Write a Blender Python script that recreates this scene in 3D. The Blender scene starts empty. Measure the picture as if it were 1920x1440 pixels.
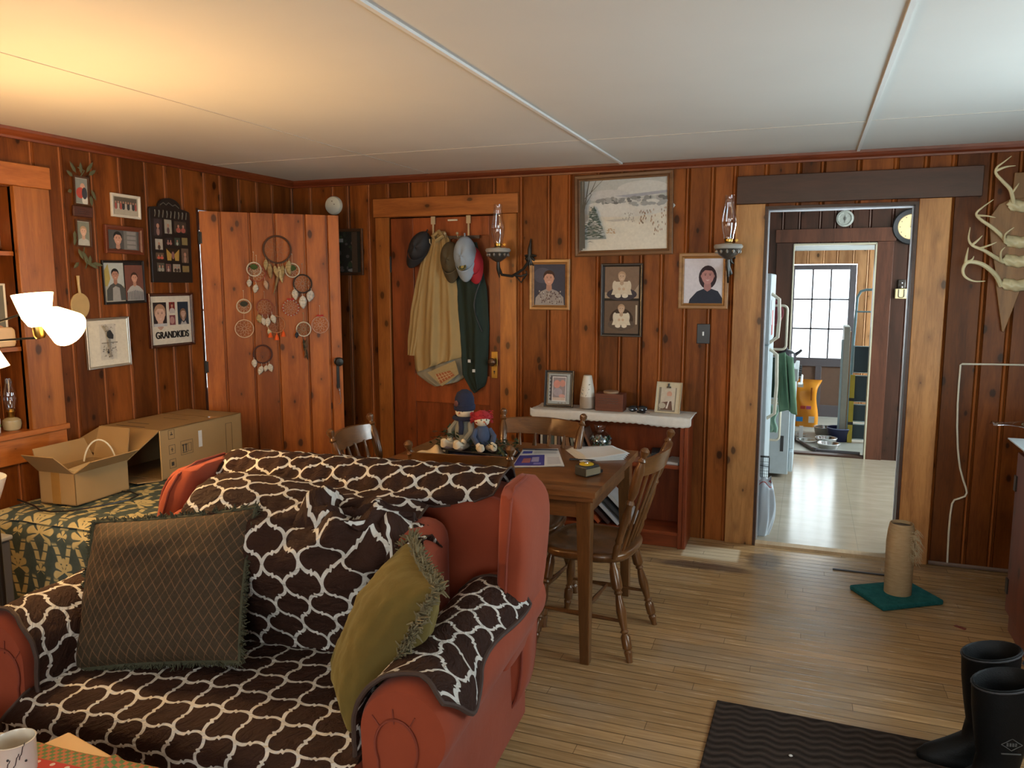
import bpy, bmesh, math, random
from math import sin, cos, pi, radians, sqrt, atan2, hypot, exp
from mathutils import Vector, Matrix, noise
random.seed(7)
S = bpy.context.scene
COL = S.collection
# ------------------------------------------------------------------ camera
cd = bpy.data.cameras.new('camera'); cam = bpy.data.objects.new('camera', cd); COL.objects.link(cam)
cd.sensor_width = 36; cd.sensor_fit = 'HORIZONTAL'; cd.lens = 36 * 1463.65 / 1920; cd.clip_start = .05
_r = Vector((.93513702, .35428443, -.00113695)); _u = Vector((-.04498485, .12191986, .99152)); _f = Vector((-.35141871, .92715592, -.12994921))
cam.matrix_world = Matrix(((_r.x, _u.x, -_f.x, 0), (_r.y, _u.y, -_f.y, 0), (_r.z, _u.z, -_f.z, 1.6), (0, 0, 0, 1)))
S.camera = cam
# ------------------------------------------------------------------ world, colour management
S.view_settings.view_transform = 'Standard'; S.view_settings.look = 'None'
S.view_settings.exposure = 0.0; S.view_settings.gamma = 1.0; S.view_settings.use_curve_mapping = False
W_ = bpy.data.worlds.new('overcast'); S.world = W_; W_.use_nodes = True
_n = W_.node_tree; _bg = _n.nodes['Background']
_tc = _n.nodes.new('ShaderNodeTexCoord'); _sp = _n.nodes.new('ShaderNodeSeparateXYZ'); _cr = _n.nodes.new('ShaderNodeValToRGB')
_n.links.new(_tc.outputs['Generated'], _sp.inputs[0]); _n.links.new(_sp.outputs['Z'], _cr.inputs[0]); _n.links.new(_cr.outputs[0], _bg.inputs[0])
_cr.color_ramp.elements[0].position = 0; _cr.color_ramp.elements[0].color = (.86, .93, 1, 1)
_cr.color_ramp.elements[1].position = .3; _cr.color_ramp.elements[1].color = (.9, .96, 1, 1)
_bg.inputs[1].default_value = 5.0
# ------------------------------------------------------------------ large lights (daylight through the windows, plus added fill)
def area(name, loc, rot, sx, sy, power, color, spread=180):
    l = bpy.data.lights.new(name, 'AREA'); l.shape = 'RECTANGLE'; l.size = sx; l.size_y = sy; l.energy = power; l.color = color
    l.spread = radians(spread)
    o = bpy.data.objects.new(name, l); COL.objects.link(o); o.location = loc; o.rotation_euler = [radians(a) for a in rot]; return o
DAY = (.80, .93, 1.0)
area('daylight_right_window', (1.47, 2.7, 1.45), (0, 90, 0), 1.0, 1.5, 20, DAY)
area('daylight_right_snowlight', (1.46, 3.2, 1.15), (0, 128, 0), .8, 1.3, 15, (.50, .84, 1.0))
area('daylight_front_window', (.78, -2.06, 1.45), (100, 0, 0), 1.3, 1.15, 42, (.94, .97, 1.0))
area('fill_left_front', (-1.75, -2.06, 1.45), (104, 0, 0), 1.25, 1.15, 24, (1, .90, .74))  # added warm fill at an unseen window behind the camera
area('daylight_kitchen_window', (2.42, 6.5, 1.5), (0, 90, 0), 1.1, 1.3, 120, DAY)
area('fill_porch', (2.4, 9.0, 1.5), (0, 90, 0), 1.0, 1.0, 90, DAY)  # added fill for the porch, at an unseen side window
# ------------------------------------------------------------------ metrics of the place
D = 4.85; WL = -3.536; H = 2.317; XR = 1.52; YF = -2.1
# ------------------------------------------------------------------ mesh builder
class MB:
    def __init__(s):
        s.v = []; s.f = []; s.m = []; s.c = []; s.uv = []; s.mat = 0; s.col = (1, 1, 1); s.M = Matrix(); s.hascol = False; s.hasuv = False
    def setc(s, c): s.col = tuple(c[:3]); s.hascol = True; return s
    def av(s, pts):
        b = len(s.v); s.v += [tuple(s.M @ Vector(p)) for p in pts]; return b
    def af(s, idx, uv=None):
        s.f.append(tuple(idx)); s.m.append(s.mat); s.c.append(s.col); s.uv.append(uv)
        if uv: s.hasuv = True
    def poly(s, pts, uv=None): b = s.av(pts); s.af(range(b, b + len(pts)), uv)
    def box(s, x0, x1, y0, y1, z0, z1):
        b = s.av([(x, y, z) for z in (z0, z1) for y in (y0, y1) for x in (x0, x1)])
        for q in ((0, 2, 3, 1), (4, 5, 7, 6), (0, 1, 5, 4), (2, 6, 7, 3), (0, 4, 6, 2), (1, 3, 7, 5)): s.af([b + i for i in q])
        return s
    def prism(s, pts, z0, z1):
        n = len(pts); a = sum(pts[i][0] * pts[(i + 1) % n][1] - pts[(i + 1) % n][0] * pts[i][1] for i in range(n))
        if a < 0: pts = pts[::-1]
        b = s.av([(x, y, z0) for x, y in pts] + [(x, y, z1) for x, y in pts])
        s.af([b + i for i in range(n)][::-1]); s.af([b + n + i for i in range(n)])
        for i in range(n): j = (i + 1) % n; s.af([b + i, b + j, b + n + j, b + n + i])
        return s
    def lathe(s, prof, seg=16, c=(0, 0, 0)):
        b = s.av([(c[0] + r * cos(2 * pi * k / seg), c[1] + r * sin(2 * pi * k / seg), c[2] + z) for r, z in prof for k in range(seg)])
        for i in range(len(prof) - 1):
            for k in range(seg):
                k2 = (k + 1) % seg; s.af([b + i * seg + k, b + i * seg + k2, b + (i + 1) * seg + k2, b + (i + 1) * seg + k])
        if prof[0][0] > 1e-4: s.af([b + k for k in range(seg)][::-1])
        if prof[-1][0] > 1e-4: s.af([b + (len(prof) - 1) * seg + k for k in range(seg)])
        return s
    def shell(s, prof, seg=16, c=(0, 0, 0)):
        b = s.av([(c[0] + r * cos(2 * pi * k / seg), c[1] + r * sin(2 * pi * k / seg), c[2] + z) for r, z in prof for k in range(seg)])
        for i in range(len(prof) - 1):
            for k in range(seg):
                k2 = (k + 1) % seg; s.af([b + i * seg + k, b + i * seg + k2, b + (i + 1) * seg + k2, b + (i + 1) * seg + k])
        return s
    def tube(s, pts, r, seg=8, closed=False, flat=1.0):
        P = [Vector(p) for p in pts]; n = len(P); R_ = r if isinstance(r, (list, tuple)) else [r] * n
        up = None; rings = []
        for i in range(n):
            if closed: t = (P[(i + 1) % n] - P[i - 1])
            else: t = P[min(i + 1, n - 1)] - P[max(i - 1, 0)]
            t = t.normalized() if t.length > 1e-9 else Vector((0, 0, 1))
            if up is None: up = t.orthogonal().normalized()
            else:
                up = up - t * up.dot(t); up = up.normalized() if up.length > 1e-6 else t.orthogonal().normalized()
            w = t.cross(up); rings.append([P[i] + (up * cos(2 * pi * k / seg) + w * sin(2 * pi * k / seg) * flat) * R_[i] for k in range(seg)])
        b = s.av([p for rg in rings for p in rg]); m = n if closed else n - 1
        for i in range(m):
            i2 = (i + 1) % n
            for k in range(seg): k2 = (k + 1) % seg; s.af([b + i * seg + k, b + i * seg + k2, b + i2 * seg + k2, b + i2 * seg + k])
        if not closed: s.af([b + k for k in range(seg)][::-1]); s.af([b + (n - 1) * seg + k for k in range(seg)])
        return s
    def turned(s, p0, p1, prof, seg=12):
        """lathe profile [(t 0..1, r)] along the line p0-p1"""
        p0 = Vector(p0); p1 = Vector(p1); return s.tube([p0.lerp(p1, t) for t, r in prof], [r for t, r in prof], seg)
    def ell(s, c, rx, ry, rz, seg=16, rings=10):
        pr = [(-cos(pi * i / rings), max(sin(pi * i / rings), 1e-3)) for i in range(rings + 1)]
        b = s.av([(c[0] + rx * q * cos(2 * pi * k / seg), c[1] + ry * q * sin(2 * pi * k / seg), c[2] + rz * z) for z, q in pr for k in range(seg)])
        for i in range(rings):
            for k in range(seg): k2 = (k + 1) % seg; s.af([b + i * seg + k, b + i * seg + k2, b + (i + 1) * seg + k2, b + (i + 1) * seg + k])
        return s
    def grid(s, fn, nu, nv, uvf=None, cu=False):
        b = s.av([fn(i / nu, j / nv) for i in range(nu + (0 if cu else 1)) for j in range(nv + 1)]); N = nv + 1
        for i in range(nu):
            i2 = (i + 1) % nu if cu else i + 1
            for j in range(nv):
                uv = None
                if uvf: uv = [uvf(i / nu, j / nv), uvf((i + 1) / nu, j / nv), uvf((i + 1) / nu, (j + 1) / nv), uvf(i / nu, (j + 1) / nv)]
                s.af([b + i * N + j, b + i2 * N + j, b + i2 * N + j + 1, b + i * N + j + 1], uv)
        return s
    def build(s, name, mats, parent=None, smooth=True, bevel=0, sub=0, angle=35, solid=0, seg=2):
        me = bpy.data.meshes.new(name); me.from_pydata(s.v, [], s.f)
        for m in (mats if isinstance(mats, (list, tuple)) else [mats]): me.materials.append(m)
        me.polygons.foreach_set('material_index', s.m)
        if s.hascol:
            ca = me.color_attributes.new('Col', 'FLOAT_COLOR', 'CORNER'); d = []
            for p, c in zip(me.polygons, s.c): d += [c[0], c[1], c[2], 1.0] * p.loop_total
            ca.data.foreach_set('color', d)
        if s.hasuv:
            ul = me.uv_layers.new(name='UVMap'); d = []
            for p, uv in zip(me.polygons, s.uv):
                d += [a for t in (uv or [(0, 0)] * p.loop_total) for a in t]
            ul.data.foreach_set('uv', d)
        me.update(); me.validate()
        if smooth: me.shade_smooth(); me.set_sharp_from_angle(angle=radians(angle))
        o = bpy.data.objects.new(name, me); COL.objects.link(o)
        if parent: o.parent = parent
        if solid: md = o.modifiers.new('solid', 'SOLIDIFY'); md.thickness = solid; md.offset = 0
        if bevel: md = o.modifiers.new('bevel', 'BEVEL'); md.width = bevel; md.segments = seg; md.limit_method = 'ANGLE'; md.angle_limit = radians(40)
        if sub: md = o.modifiers.new('sub', 'SUBSURF'); md.levels = sub; md.render_levels = sub
        return o
def tag(o, label, cat, group=None):
    o['label'] = label; o['category'] = cat
    if group: o['group'] = group
    return o
def struct(o): o['kind'] = 'structure'; return o
def thing(name, label, cat, M=None, group=None):
    o = bpy.data.objects.new(name, None); o.empty_display_size = .05; COL.objects.link(o)
    if M is not None: o.matrix_world = M
    return tag(o, label, cat, group)
def T(x, y, z, rz=0): return Matrix.Translation((x, y, z)) @ Matrix.Rotation(radians(rz), 4, 'Z')
def onB(x, z, y=D - .004, tilt=0):   # frame on the back wall: local x right, y up, z out of the wall
    return Matrix(((1, 0, 0, x), (0, 0, -1, y), (0, 1, 0, z), (0, 0, 0, 1))) @ Matrix.Rotation(radians(tilt), 4, 'Z')
def onL(y, z, x=WL + .004, tilt=0):  # frame on the left wall
    return Matrix(((0, 0, 1, x), (1, 0, 0, y), (0, 1, 0, z), (0, 0, 0, 1))) @ Matrix.Rotation(radians(tilt), 4, 'Z')
def dup(root, M, label=None, group=None):
    r = root.copy(); COL.objects.link(r); r.matrix_world = M
    if label: r['label'] = label
    if group: r['group'] = group
    for ch in list(root.children):
        c = ch.copy(); COL.objects.link(c); c.parent = r
        for g in list(ch.children): d = g.copy(); COL.objects.link(d); d.parent = c
    return r
# ------------------------------------------------------------------ node helpers
class E:
    nt = None
    def __init__(s, v): s.v = v
    @staticmethod
    def op(o, *a, clamp=False):
        n = E.nt.nodes.new('ShaderNodeMath'); n.operation = o; n.use_clamp = clamp
        for i, x in enumerate(a):
            x = x.v if isinstance(x, E) else x
            if isinstance(x, (int, float)): n.inputs[i].default_value = x
            else: E.nt.links.new(x, n.inputs[i])
        return E(n.outputs[0])
    def __add__(s, o): return E.op('ADD', s, o)
    __radd__ = __add__
    def __sub__(s, o): return E.op('SUBTRACT', s, o)
    def __rsub__(s, o): return E.op('SUBTRACT', o, s)
    def __mul__(s, o): return E.op('MULTIPLY', s, o)
    __rmul__ = __mul__
    def __truediv__(s, o): return E.op('DIVIDE', s, o)
    def sin(s): return E.op('SINE', s)
    def cos(s): return E.op('COSINE', s)
    def abs(s): return E.op('ABSOLUTE', s)
    def frac(s): return E.op('FRACT', s)
    def lt(s, o): return E.op('LESS_THAN', s, o)
    def gt(s, o): return E.op('GREATER_THAN', s, o)
    def max(s, o): return E.op('MAXIMUM', s, o)
    def min(s, o): return E.op('MINIMUM', s, o)
    def sqrt(s): return E.op('SQRT', s)
    def clamp(s): return E.op('ADD', s, 0, clamp=True)
def smooth_(x, a, b):
    n = E.nt.nodes.new('ShaderNodeMapRange'); n.interpolation_type = 'SMOOTHSTEP'; E.nt.links.new(x.v, n.inputs[0])
    n.inputs[1].default_value = a; n.inputs[2].default_value = b; return E(n.outputs[0])
def newmat(name, rough=.5, metal=0, spec=.5):
    m = bpy.data.materials.new(name); m.use_nodes = True; nt = m.node_tree; b = nt.nodes['Principled BSDF']
    b.inputs['Roughness'].default_value = rough; b.inputs['Metallic'].default_value = metal; b.inputs['Specular IOR Level'].default_value = spec
    E.nt = nt; return m, nt, b
def nd(kind, **kw):
    n = E.nt.nodes.new(kind)
    for k, v in kw.items():
        if k.startswith('i_'): n.inputs[k[2:].replace('_', ' ')].default_value = v
        else: setattr(n, k, v)
    return n
def lk(a, b): E.nt.links.new(a.v if isinstance(a, E) else a, b)
def coord(kind='Object', sc=(1, 1, 1), off=None):
    t = nd('ShaderNodeTexCoord'); m = nd('ShaderNodeMapping'); lk(t.outputs[kind], m.inputs[0]); m.inputs['Scale'].default_value = sc
    if off is not None: lk(off, m.inputs['Location'])
    return m.outputs[0]
def noise_(vec, scale, detail=3, rough=.55, dist=0):
    n = nd('ShaderNodeTexNoise', i_Scale=scale, i_Detail=detail, i_Roughness=rough, i_Distortion=dist); lk(vec, n.inputs['Vector']); return E(n.outputs['Fac'])
def mixc(f, a, b, mode='MIX'):
    n = nd('ShaderNodeMix', data_type='RGBA', blend_type=mode)
    for s_, x in ((0, f), (6, a), (7, b)):
        if isinstance(x, E): lk(x, n.inputs[s_])
        elif isinstance(x, (tuple, list)): n.inputs[s_].default_value = (*x[:3], 1)
        elif isinstance(x, (int, float)): n.inputs[s_].default_value = x
        else: lk(x, n.inputs[s_])
    return n.outputs[2]
def bump(b, h, strength=.3, dist=.01):
    n = nd('ShaderNodeBump', i_Strength=strength, i_Distance=dist); lk(h, n.inputs['Height']); lk(n.outputs[0], b.inputs['Normal'])
def sR(*c): return tuple(((x / 255 / 12.92) if x <= 10 else ((x / 255 + .055) / 1.055) ** 2.4) for x in c)
_mc = {}
def flat(c, rough=.6, metal=0, var=.12, bmp=0, scale=20, spec=.5, name=None):
    k = (tuple(round(x, 3) for x in c), rough, metal, var, bmp, scale)
    if k in _mc: return _mc[k]
    m, nt, b = newmat(name or 'plain', rough, metal, spec)
    n = noise_(coord(), scale, 4)
    lk(mixc(n, [x * (1 - var) for x in c], [min(1, x * (1 + var)) for x in c]), b.inputs['Base Color'])
    if bmp: bump(b, noise_(coord(), scale * 4, 3), bmp, .004)
    _mc[k] = m; return m
def attr(name='Col'):
    a = nd('ShaderNodeAttribute', attribute_name=name); return a
def wood(name, dark, light, along='Z', rough=.4, knots=True, tone=.35, gs=1.0, coat=0, stain=0, spec=.5):
    m, nt, b = newmat(name, rough, 0, spec); b.inputs['Specular Tint'].default_value = (1, .86, .7, 1)
    a = attr('Col'); sep = nd('ShaderNodeSeparateColor'); lk(a.outputs['Color'], sep.inputs[0])
    tr = E(sep.outputs[0]); off = nd('ShaderNodeCombineXYZ')
    for i in range(3): lk(tr * (7.3 + i * 3.1), off.inputs[i])
    sc = {'Z': (9, 9, .9), 'X': (.9, 9, 9), 'Y': (9, .9, 9)}[along]
    v = coord('Object', tuple(x * gs for x in sc), off.outputs[0])
    n1 = noise_(v, 1.3, 4, .55, .8); n2 = noise_(v, 9, 3, .6, 1.5)
    g = (n1 * .72 + n2 * .28)
    c = mixc(smooth_(g, .30, .70), dark, light)
    if tone: c = mixc(1.0, c, mixc(tr, (1 - tone,) * 3, (1 + tone * .7,) * 3), 'MULTIPLY')
    if knots:
        sx_ = nd('ShaderNodeSeparateXYZ'); lk(coord('Object'), sx_.inputs[0]); A = [E(o) for o in sx_.outputs]; k = 'XYZ'.index(along); oth = [A[i] for i in range(3) if i != k]
        cv = nd('ShaderNodeCombineXYZ'); lk((oth[0] + oth[1]) * 6.0 + tr * 7.0, cv.inputs[0]); lk(A[k] * 3.6 + tr * 11.0, cv.inputs[1])
        vo = nd('ShaderNodeTexVoronoi', i_Scale=1.0, voronoi_dimensions='2D'); lk(cv.outputs[0], vo.inputs['Vector'])
        wn = nd('ShaderNodeTexWhiteNoise', noise_dimensions='3D'); lk(vo.outputs['Position'], wn.inputs['Vector'])
        d = E(vo.outputs['Distance']) + noise_(v, 6, 2) * .06 + E(wn.outputs['Value']) * .11
        c = mixc(smooth_(d, .34, .13) * .38, c, [x * .45 for x in dark])
        c = mixc(smooth_(d, .15, .10) * .85, c, [x * .16 for x in dark])
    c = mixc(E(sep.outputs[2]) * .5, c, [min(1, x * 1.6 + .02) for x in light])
    lk(c, b.inputs['Base Color'])
    if coat: b.inputs['Coat Weight'].default_value = coat; b.inputs['Coat Roughness'].default_value = .15
    bump(b, n2, .12, .002)
    return m
M_PINE = wood('knotty_pine_panelling', (.100, .024, .004), (.24, .068, .012), 'Z', .40, tone=.45, spec=.2)
M_PINEH = wood('knotty_pine_horizontal', (.22, .06, .010), (.44, .14, .028), 'X', .38, tone=.3)
M_PINEY = wood('knotty_pine_lengthwise', (.24, .065, .010), (.44, .14, .028), 'Y', .38, tone=.3)
M_TRIM = wood('pine_trim', (.24, .07, .012), (.46, .155, .03), 'Z', .36, tone=.3)
M_DARKTRIM = wood('dark_stained_trim', (.028, .010, .006), (.070, .024, .014), 'X', .4, knots=False)
M_CROWN = wood('crown_wood', (.07, .012, .004), (.22, .045, .014), 'X', .4, knots=False)
M_DOORW = wood('door_pine', (.13, .025, .006), (.30, .07, .016), 'Z', .32, tone=.25)
M_LEAF = wood('plank_door_pine', (.27, .062, .008), (.52, .145, .019), 'Z', .42, tone=.25, spec=.3)
M_MAPLE = wood('maple_chair_wood', (.065, .024, .007), (.165, .068, .020), 'Z', .28, knots=False, tone=.15, coat=.3)
M_MAPLEX = wood('maple_table_wood', (.10, .036, .010), (.24, .100, .032), 'X', .35, knots=False, tone=.3, coat=.2)
M_RED = wood('bookcase_wood', (.13, .022, .007), (.27, .055, .015), 'Z', .35, knots=False, tone=.15)
M_REDX = wood('bookcase_shelf_wood', (.13, .022, .007), (.27, .055, .015), 'X', .35, knots=False, tone=.15)
def print_mat(name, rough=.6):
    m, nt, b = newmat(name, rough, 0, .2); a = attr(); n = noise_(coord(), 60, 3)
    lk(mixc(1.0, a.outputs['Color'], mixc(n, (.82,) * 3, (1.12,) * 3), 'MULTIPLY'), b.inputs['Base Color']); return m
M_PRINT = print_mat('printed_paper'); M_PLUSH = print_mat('dyed_fabric', .9); M_GLOSSP = print_mat('glossy_paint', .2)
def glass(name, tint=(.95, .97, .97), a=.12):
    m, nt, b = newmat(name); nt.nodes.remove(b); out = nt.nodes['Material Output']
    t = nd('ShaderNodeBsdfTransparent'); t.inputs[0].default_value = (*tint, 1); g = nd('ShaderNodeBsdfGlossy'); g.inputs['Roughness'].default_value = .03
    f = nd('ShaderNodeLayerWeight', i_Blend=.25); mx = nd('ShaderNodeMixShader'); lk((E(f.outputs['Facing']) * .55 + a).clamp(), mx.inputs[0])
    lk(t.outputs[0], mx.inputs[1]); lk(g.outputs[0], mx.inputs[2]); lk(mx.outputs[0], out.inputs[0]); return m
M_GLASS = glass('clear_glass'); M_PANE = glass('window_pane', (.93, .97, .98), .03); M_PLASTIC = glass('clear_plastic_sheet', (.93, .94, .95), .22)
def emis(name, c, s):
    m, nt, b = newmat(name); b.inputs['Emission Color'].default_value = (*c, 1); b.inputs['Emission Strength'].default_value = s; b.inputs['Base Color'].default_value = (*c, 1); return m
BLACK = flat((.012, .012, .012), .35, name='black_metal'); IRON = flat((.03, .026, .02), .35, .6, name='cast_iron')
BRASS = flat((.45, .28, .07), .3, 1, name='aged_brass'); STEEL = flat((.55, .55, .55), .25, 1, name='steel'); WHITE = flat((.72, .74, .72), .35, name='white_enamel')
CREAM = flat((.62, .58, .45), .5, name='cream_plastic')
# ================================================================== the setting
rnd = random.Random(11)
def planks(mb, P, u0, u1, z0, z1, holes=(), wr=(.125, .19), bead=True, seed=1):
    """tongue-and-groove boards with a bead; P(u, d, z) -> point, d = distance out of the wall; holes = (u0, u1, z0, z1)"""
    r = random.Random(seed); u = u0
    while u < u1 - 1e-6:
        w = min(r.uniform(*wr), u1 - u)
        if u1 - u - w < .06: w = u1 - u
        mb.setc((r.random(), r.random(), 0))
        pr = [(0, -.006), (.003, 0)]
        if bead and w > .08: pr += [(w - .030, 0), (w - .026, -.005), (w - .022, .0), (w - .017, .0025), (w - .012, 0), (w - .008, -.005), (w - .004, 0), (w, -.006)]
        else: pr += [(w - .003, 0), (w, -.006)]
        cuts = sorted({h for H_ in holes for h in H_[:2] if u < h < u + w}); pts = []
        for i in range(len(pr) - 1):
            a, b_ = pr[i], pr[i + 1]; pts.append((u + a[0], a[1]))
            for c in cuts:
                if u + a[0] < c < u + b_[0]: t = (c - u - a[0]) / (b_[0] - a[0]); pts.append((c, a[1] + (b_[1] - a[1]) * t))
        pts.append((u + w, pr[-1][1]))
        for (ua, da), (ub, db) in zip(pts, pts[1:]):
            mid = (ua + ub) / 2; iv = [(z0, z1)]
            for h in holes:
                if h[0] < mid < h[1]:
                    iv = [x for (a, b_) in iv for x in ((a, min(b_, h[2])), (max(a, h[3]), b_)) if x[1] - x[0] > 1e-4]
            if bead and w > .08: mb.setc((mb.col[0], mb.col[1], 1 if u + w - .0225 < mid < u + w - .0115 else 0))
            for a, b_ in iv: mb.poly([P(ua, da, a), P(ub, db, a), P(ub, db, b_), P(ua, da, b_)])
        u += w
def tonebox(mb, *a): mb.setc((rnd.random(), rnd.random(), 0)); mb.box(*a); return mb
# back wall, with the closet opening (backed) and the kitchen opening
DW = (-.262, .535, 0, 2.03); CL = (-2.74, -1.915, 0, 2.04)
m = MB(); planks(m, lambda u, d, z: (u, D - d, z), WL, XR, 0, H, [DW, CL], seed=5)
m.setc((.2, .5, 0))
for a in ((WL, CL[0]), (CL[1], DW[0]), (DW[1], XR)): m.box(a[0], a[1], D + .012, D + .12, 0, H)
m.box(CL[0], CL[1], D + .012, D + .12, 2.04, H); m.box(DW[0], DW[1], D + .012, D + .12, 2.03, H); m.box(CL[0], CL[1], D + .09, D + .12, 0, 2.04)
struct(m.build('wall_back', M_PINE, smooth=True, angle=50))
# left wall, opening behind the plank door, niche
LD = (3.885, 4.72, 0, 2.04); NI = (1.3, 2.675, .88, 2.045)
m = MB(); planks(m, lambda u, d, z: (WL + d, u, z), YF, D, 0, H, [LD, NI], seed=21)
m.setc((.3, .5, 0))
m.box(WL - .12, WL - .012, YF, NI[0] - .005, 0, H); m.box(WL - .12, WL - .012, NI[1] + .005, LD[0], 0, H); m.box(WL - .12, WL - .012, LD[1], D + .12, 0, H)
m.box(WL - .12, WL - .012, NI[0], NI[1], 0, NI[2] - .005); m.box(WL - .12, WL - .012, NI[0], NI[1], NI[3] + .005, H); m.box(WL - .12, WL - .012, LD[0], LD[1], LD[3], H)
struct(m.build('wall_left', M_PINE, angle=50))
# right and front walls (out of view), with windows
m = MB(); WR = (2.0, 3.5, .8, 2.0)
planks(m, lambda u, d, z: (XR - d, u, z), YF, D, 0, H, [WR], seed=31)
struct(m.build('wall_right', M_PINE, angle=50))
m = MB(); WF1 = (.1, 1.45, .85, 2.05); WF2 = (-2.4, -1.1, .85, 2.05)
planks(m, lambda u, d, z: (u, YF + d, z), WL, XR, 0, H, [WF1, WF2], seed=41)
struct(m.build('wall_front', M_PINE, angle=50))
def window(name, P, a, b, z0, z1, nx=3, nz=3):
    """sash with muntins in the plane P(u, d, z)"""
    def bar(m, u0, u1, za, zb, d0=-.05, d1=.0):
        q = [P(u, d, z) for z in (za, zb) for d in (d0, d1) for u in (u0, u1)]; i = m.av(q)
        for f in ((0, 2, 3, 1), (4, 5, 7, 6), (0, 1, 5, 4), (2, 6, 7, 3), (0, 4, 6, 2), (1, 3, 7, 5)): m.af([i + k for k in f])
    m = MB(); m.setc((.5, .5, 0)); t = .09
    bar(m, a - t, a, z0 - t, z1 + t, -.05, .02); bar(m, b, b + t, z0 - t, z1 + t, -.05, .02); bar(m, a, b, z0 - t, z0, -.05, .02); bar(m, a, b, z1, z1 + t, -.05, .02)
    o = struct(m.build(name, M_TRIM, smooth=False))
    g = MB(); g.setc((.5, .5, 0)); s = .045
    bar(g, a, a + s, z0, z1); bar(g, b - s, b, z0, z1); bar(g, a + s, b - s, z0, z0 + s); bar(g, a + s, b - s, z1 - s, z1)
    for i in range(1, nx): u = a + (b - a) * i / nx; bar(g, u - .009, u + .009, z0 + s, z1 - s, -.035, -.01)
    for i in range(1, nz): z = z0 + (z1 - z0) * i / nz; bar(g, a + s, b - s, z - .009, z + .009, -.035, -.01)
    g.build('sash', M_TRIM, o, smooth=False)
    p = MB(); bar(p, a + s, b - s, z0 + s, z1 - s, -.024, -.02); p.build('pane', M_PANE, o, smooth=False)
    return o
window('window_1', lambda u, d, z: (XR - d, u, z), *WR)
window('window_2', lambda u, d, z: (u, YF + d, z), *WF1)
window('window_3', lambda u, d, z: (u, YF + d, z), *WF2)  # unseen window added for the left front fill
# floor: narrow strips running across the room
m_, nt, b = newmat('worn_strip_floor', .34)
v = coord('Object'); tx = nd('ShaderNodeSeparateXYZ'); lk(v, tx.inputs[0]); X_, Y_ = E(tx.outputs[0]), E(tx.outputs[1])
bw = .057; row = E.op('FLOOR', Y_ / bw); rr = (row * 12.9898).sin() * 43758.5; rr = rr.frac()
xs = X_ / 1.15 + rr * 7.0; fx = xs.frac(); bid = (E.op('FLOOR', xs) * 3.7 + row * 1.31).sin() * 917.3; bid = bid.frac()
fy = (Y_ / bw).frac()
gn = noise_(coord('Object', (1.6, 22, 1)), 3, 5, .6, .4)
base = mixc(smooth_(gn, .2, .8), (.29, .168, .070), (.49, .305, .138))
base = mixc(1.0, base, mixc(bid, (.80,) * 3, (1.15,) * 3), 'MULTIPLY')
wear = noise_(coord('Object', (1, 1.3, 1)), 1.6, 4, .6)
base = mixc(smooth_(wear, .45, .7) * .45, base, (.36, .29, .21))
gap = (smooth_(fy, .075, .0) + smooth_(fy, .945, 1.0) + smooth_((fx - .5).abs(), .4985, .5)).clamp()
patch = smooth_((X_ + .48).abs(), .17, .15) * smooth_((Y_ - 4.60).abs(), .12, .10)
base = mixc(patch * .85, base, (.66, .56, .38))
st = noise_(coord('Object', (1, 2, 1)), 6, 4)
dk = smooth_(((X_ + .50) * (X_ + .50) * 5.5 + (Y_ - 4.36) * (Y_ - 4.36) * 130 + (st - .5) * 1.2), .8, .15)
base = mixc(dk * .72, base, (.035, .024, .025))
dk2 = smooth_(((X_ + .17) * (X_ + .17) * 60 + (Y_ - 4.58) * (Y_ - 4.58) * 25 + (st - .5) * 1.4), .9, .2)
base = mixc(dk2 * .6, base, (.06, .045, .035))
base = mixc(gap * .85, base, (.04, .022, .010))
lk(base, b.inputs['Base Color'])
rg = nd('ShaderNodeMapRange'); lk(gn, rg.inputs[0]); rg.inputs[3].default_value = .17; rg.inputs[4].default_value = .33; lk(rg.outputs[0], b.inputs['Roughness'])
bump(b, (1 - gap) + gn * .25 + noise_(coord('Object', (.6, 14, 1)), 2, 2) * .8, .25, .0025)
struct(MB().box(WL - .12, XR + .1, YF - .1, D + .02, -.06, 0).build('floor', m_, smooth=False))
# ceiling boards, painted
m_, nt, b = newmat('painted_ceiling', .75)
lk(mixc(noise_(coord(), 1.3, 3), (.60, .58, .53), (.70, .68, .62)), b.inputs['Base Color'])
m = MB(); m.box(WL - .12, XR + .1, YF - .1, D + .12, H, H + .05)
struct(m.build('ceiling', m_, smooth=False))
m = MB()
for x in (-1.108, .215): m.box(x - .008, x + .008, YF, D, H - .009, H + .001)
m_, nt, b = newmat('painted_batten', .6); b.inputs['Base Color'].default_value = (.72, .71, .67, 1)
struct(m.build('trim_1', m_, smooth=False))
m = MB()
for x0, x1, y in ((WL, -1.116, 3.975), (-1.1, .207, 3.985), (.223, XR, 3.965)): m.box(x0, x1, y - .003, y + .003, H - .002, H + .001)
m.box(-2.4145, -2.4095, YF, D, H - .002, H + .001)
struct(m.build('trim_15', flat((.50, .45, .38), .7, name='ceiling_seam'), smooth=False))
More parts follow.
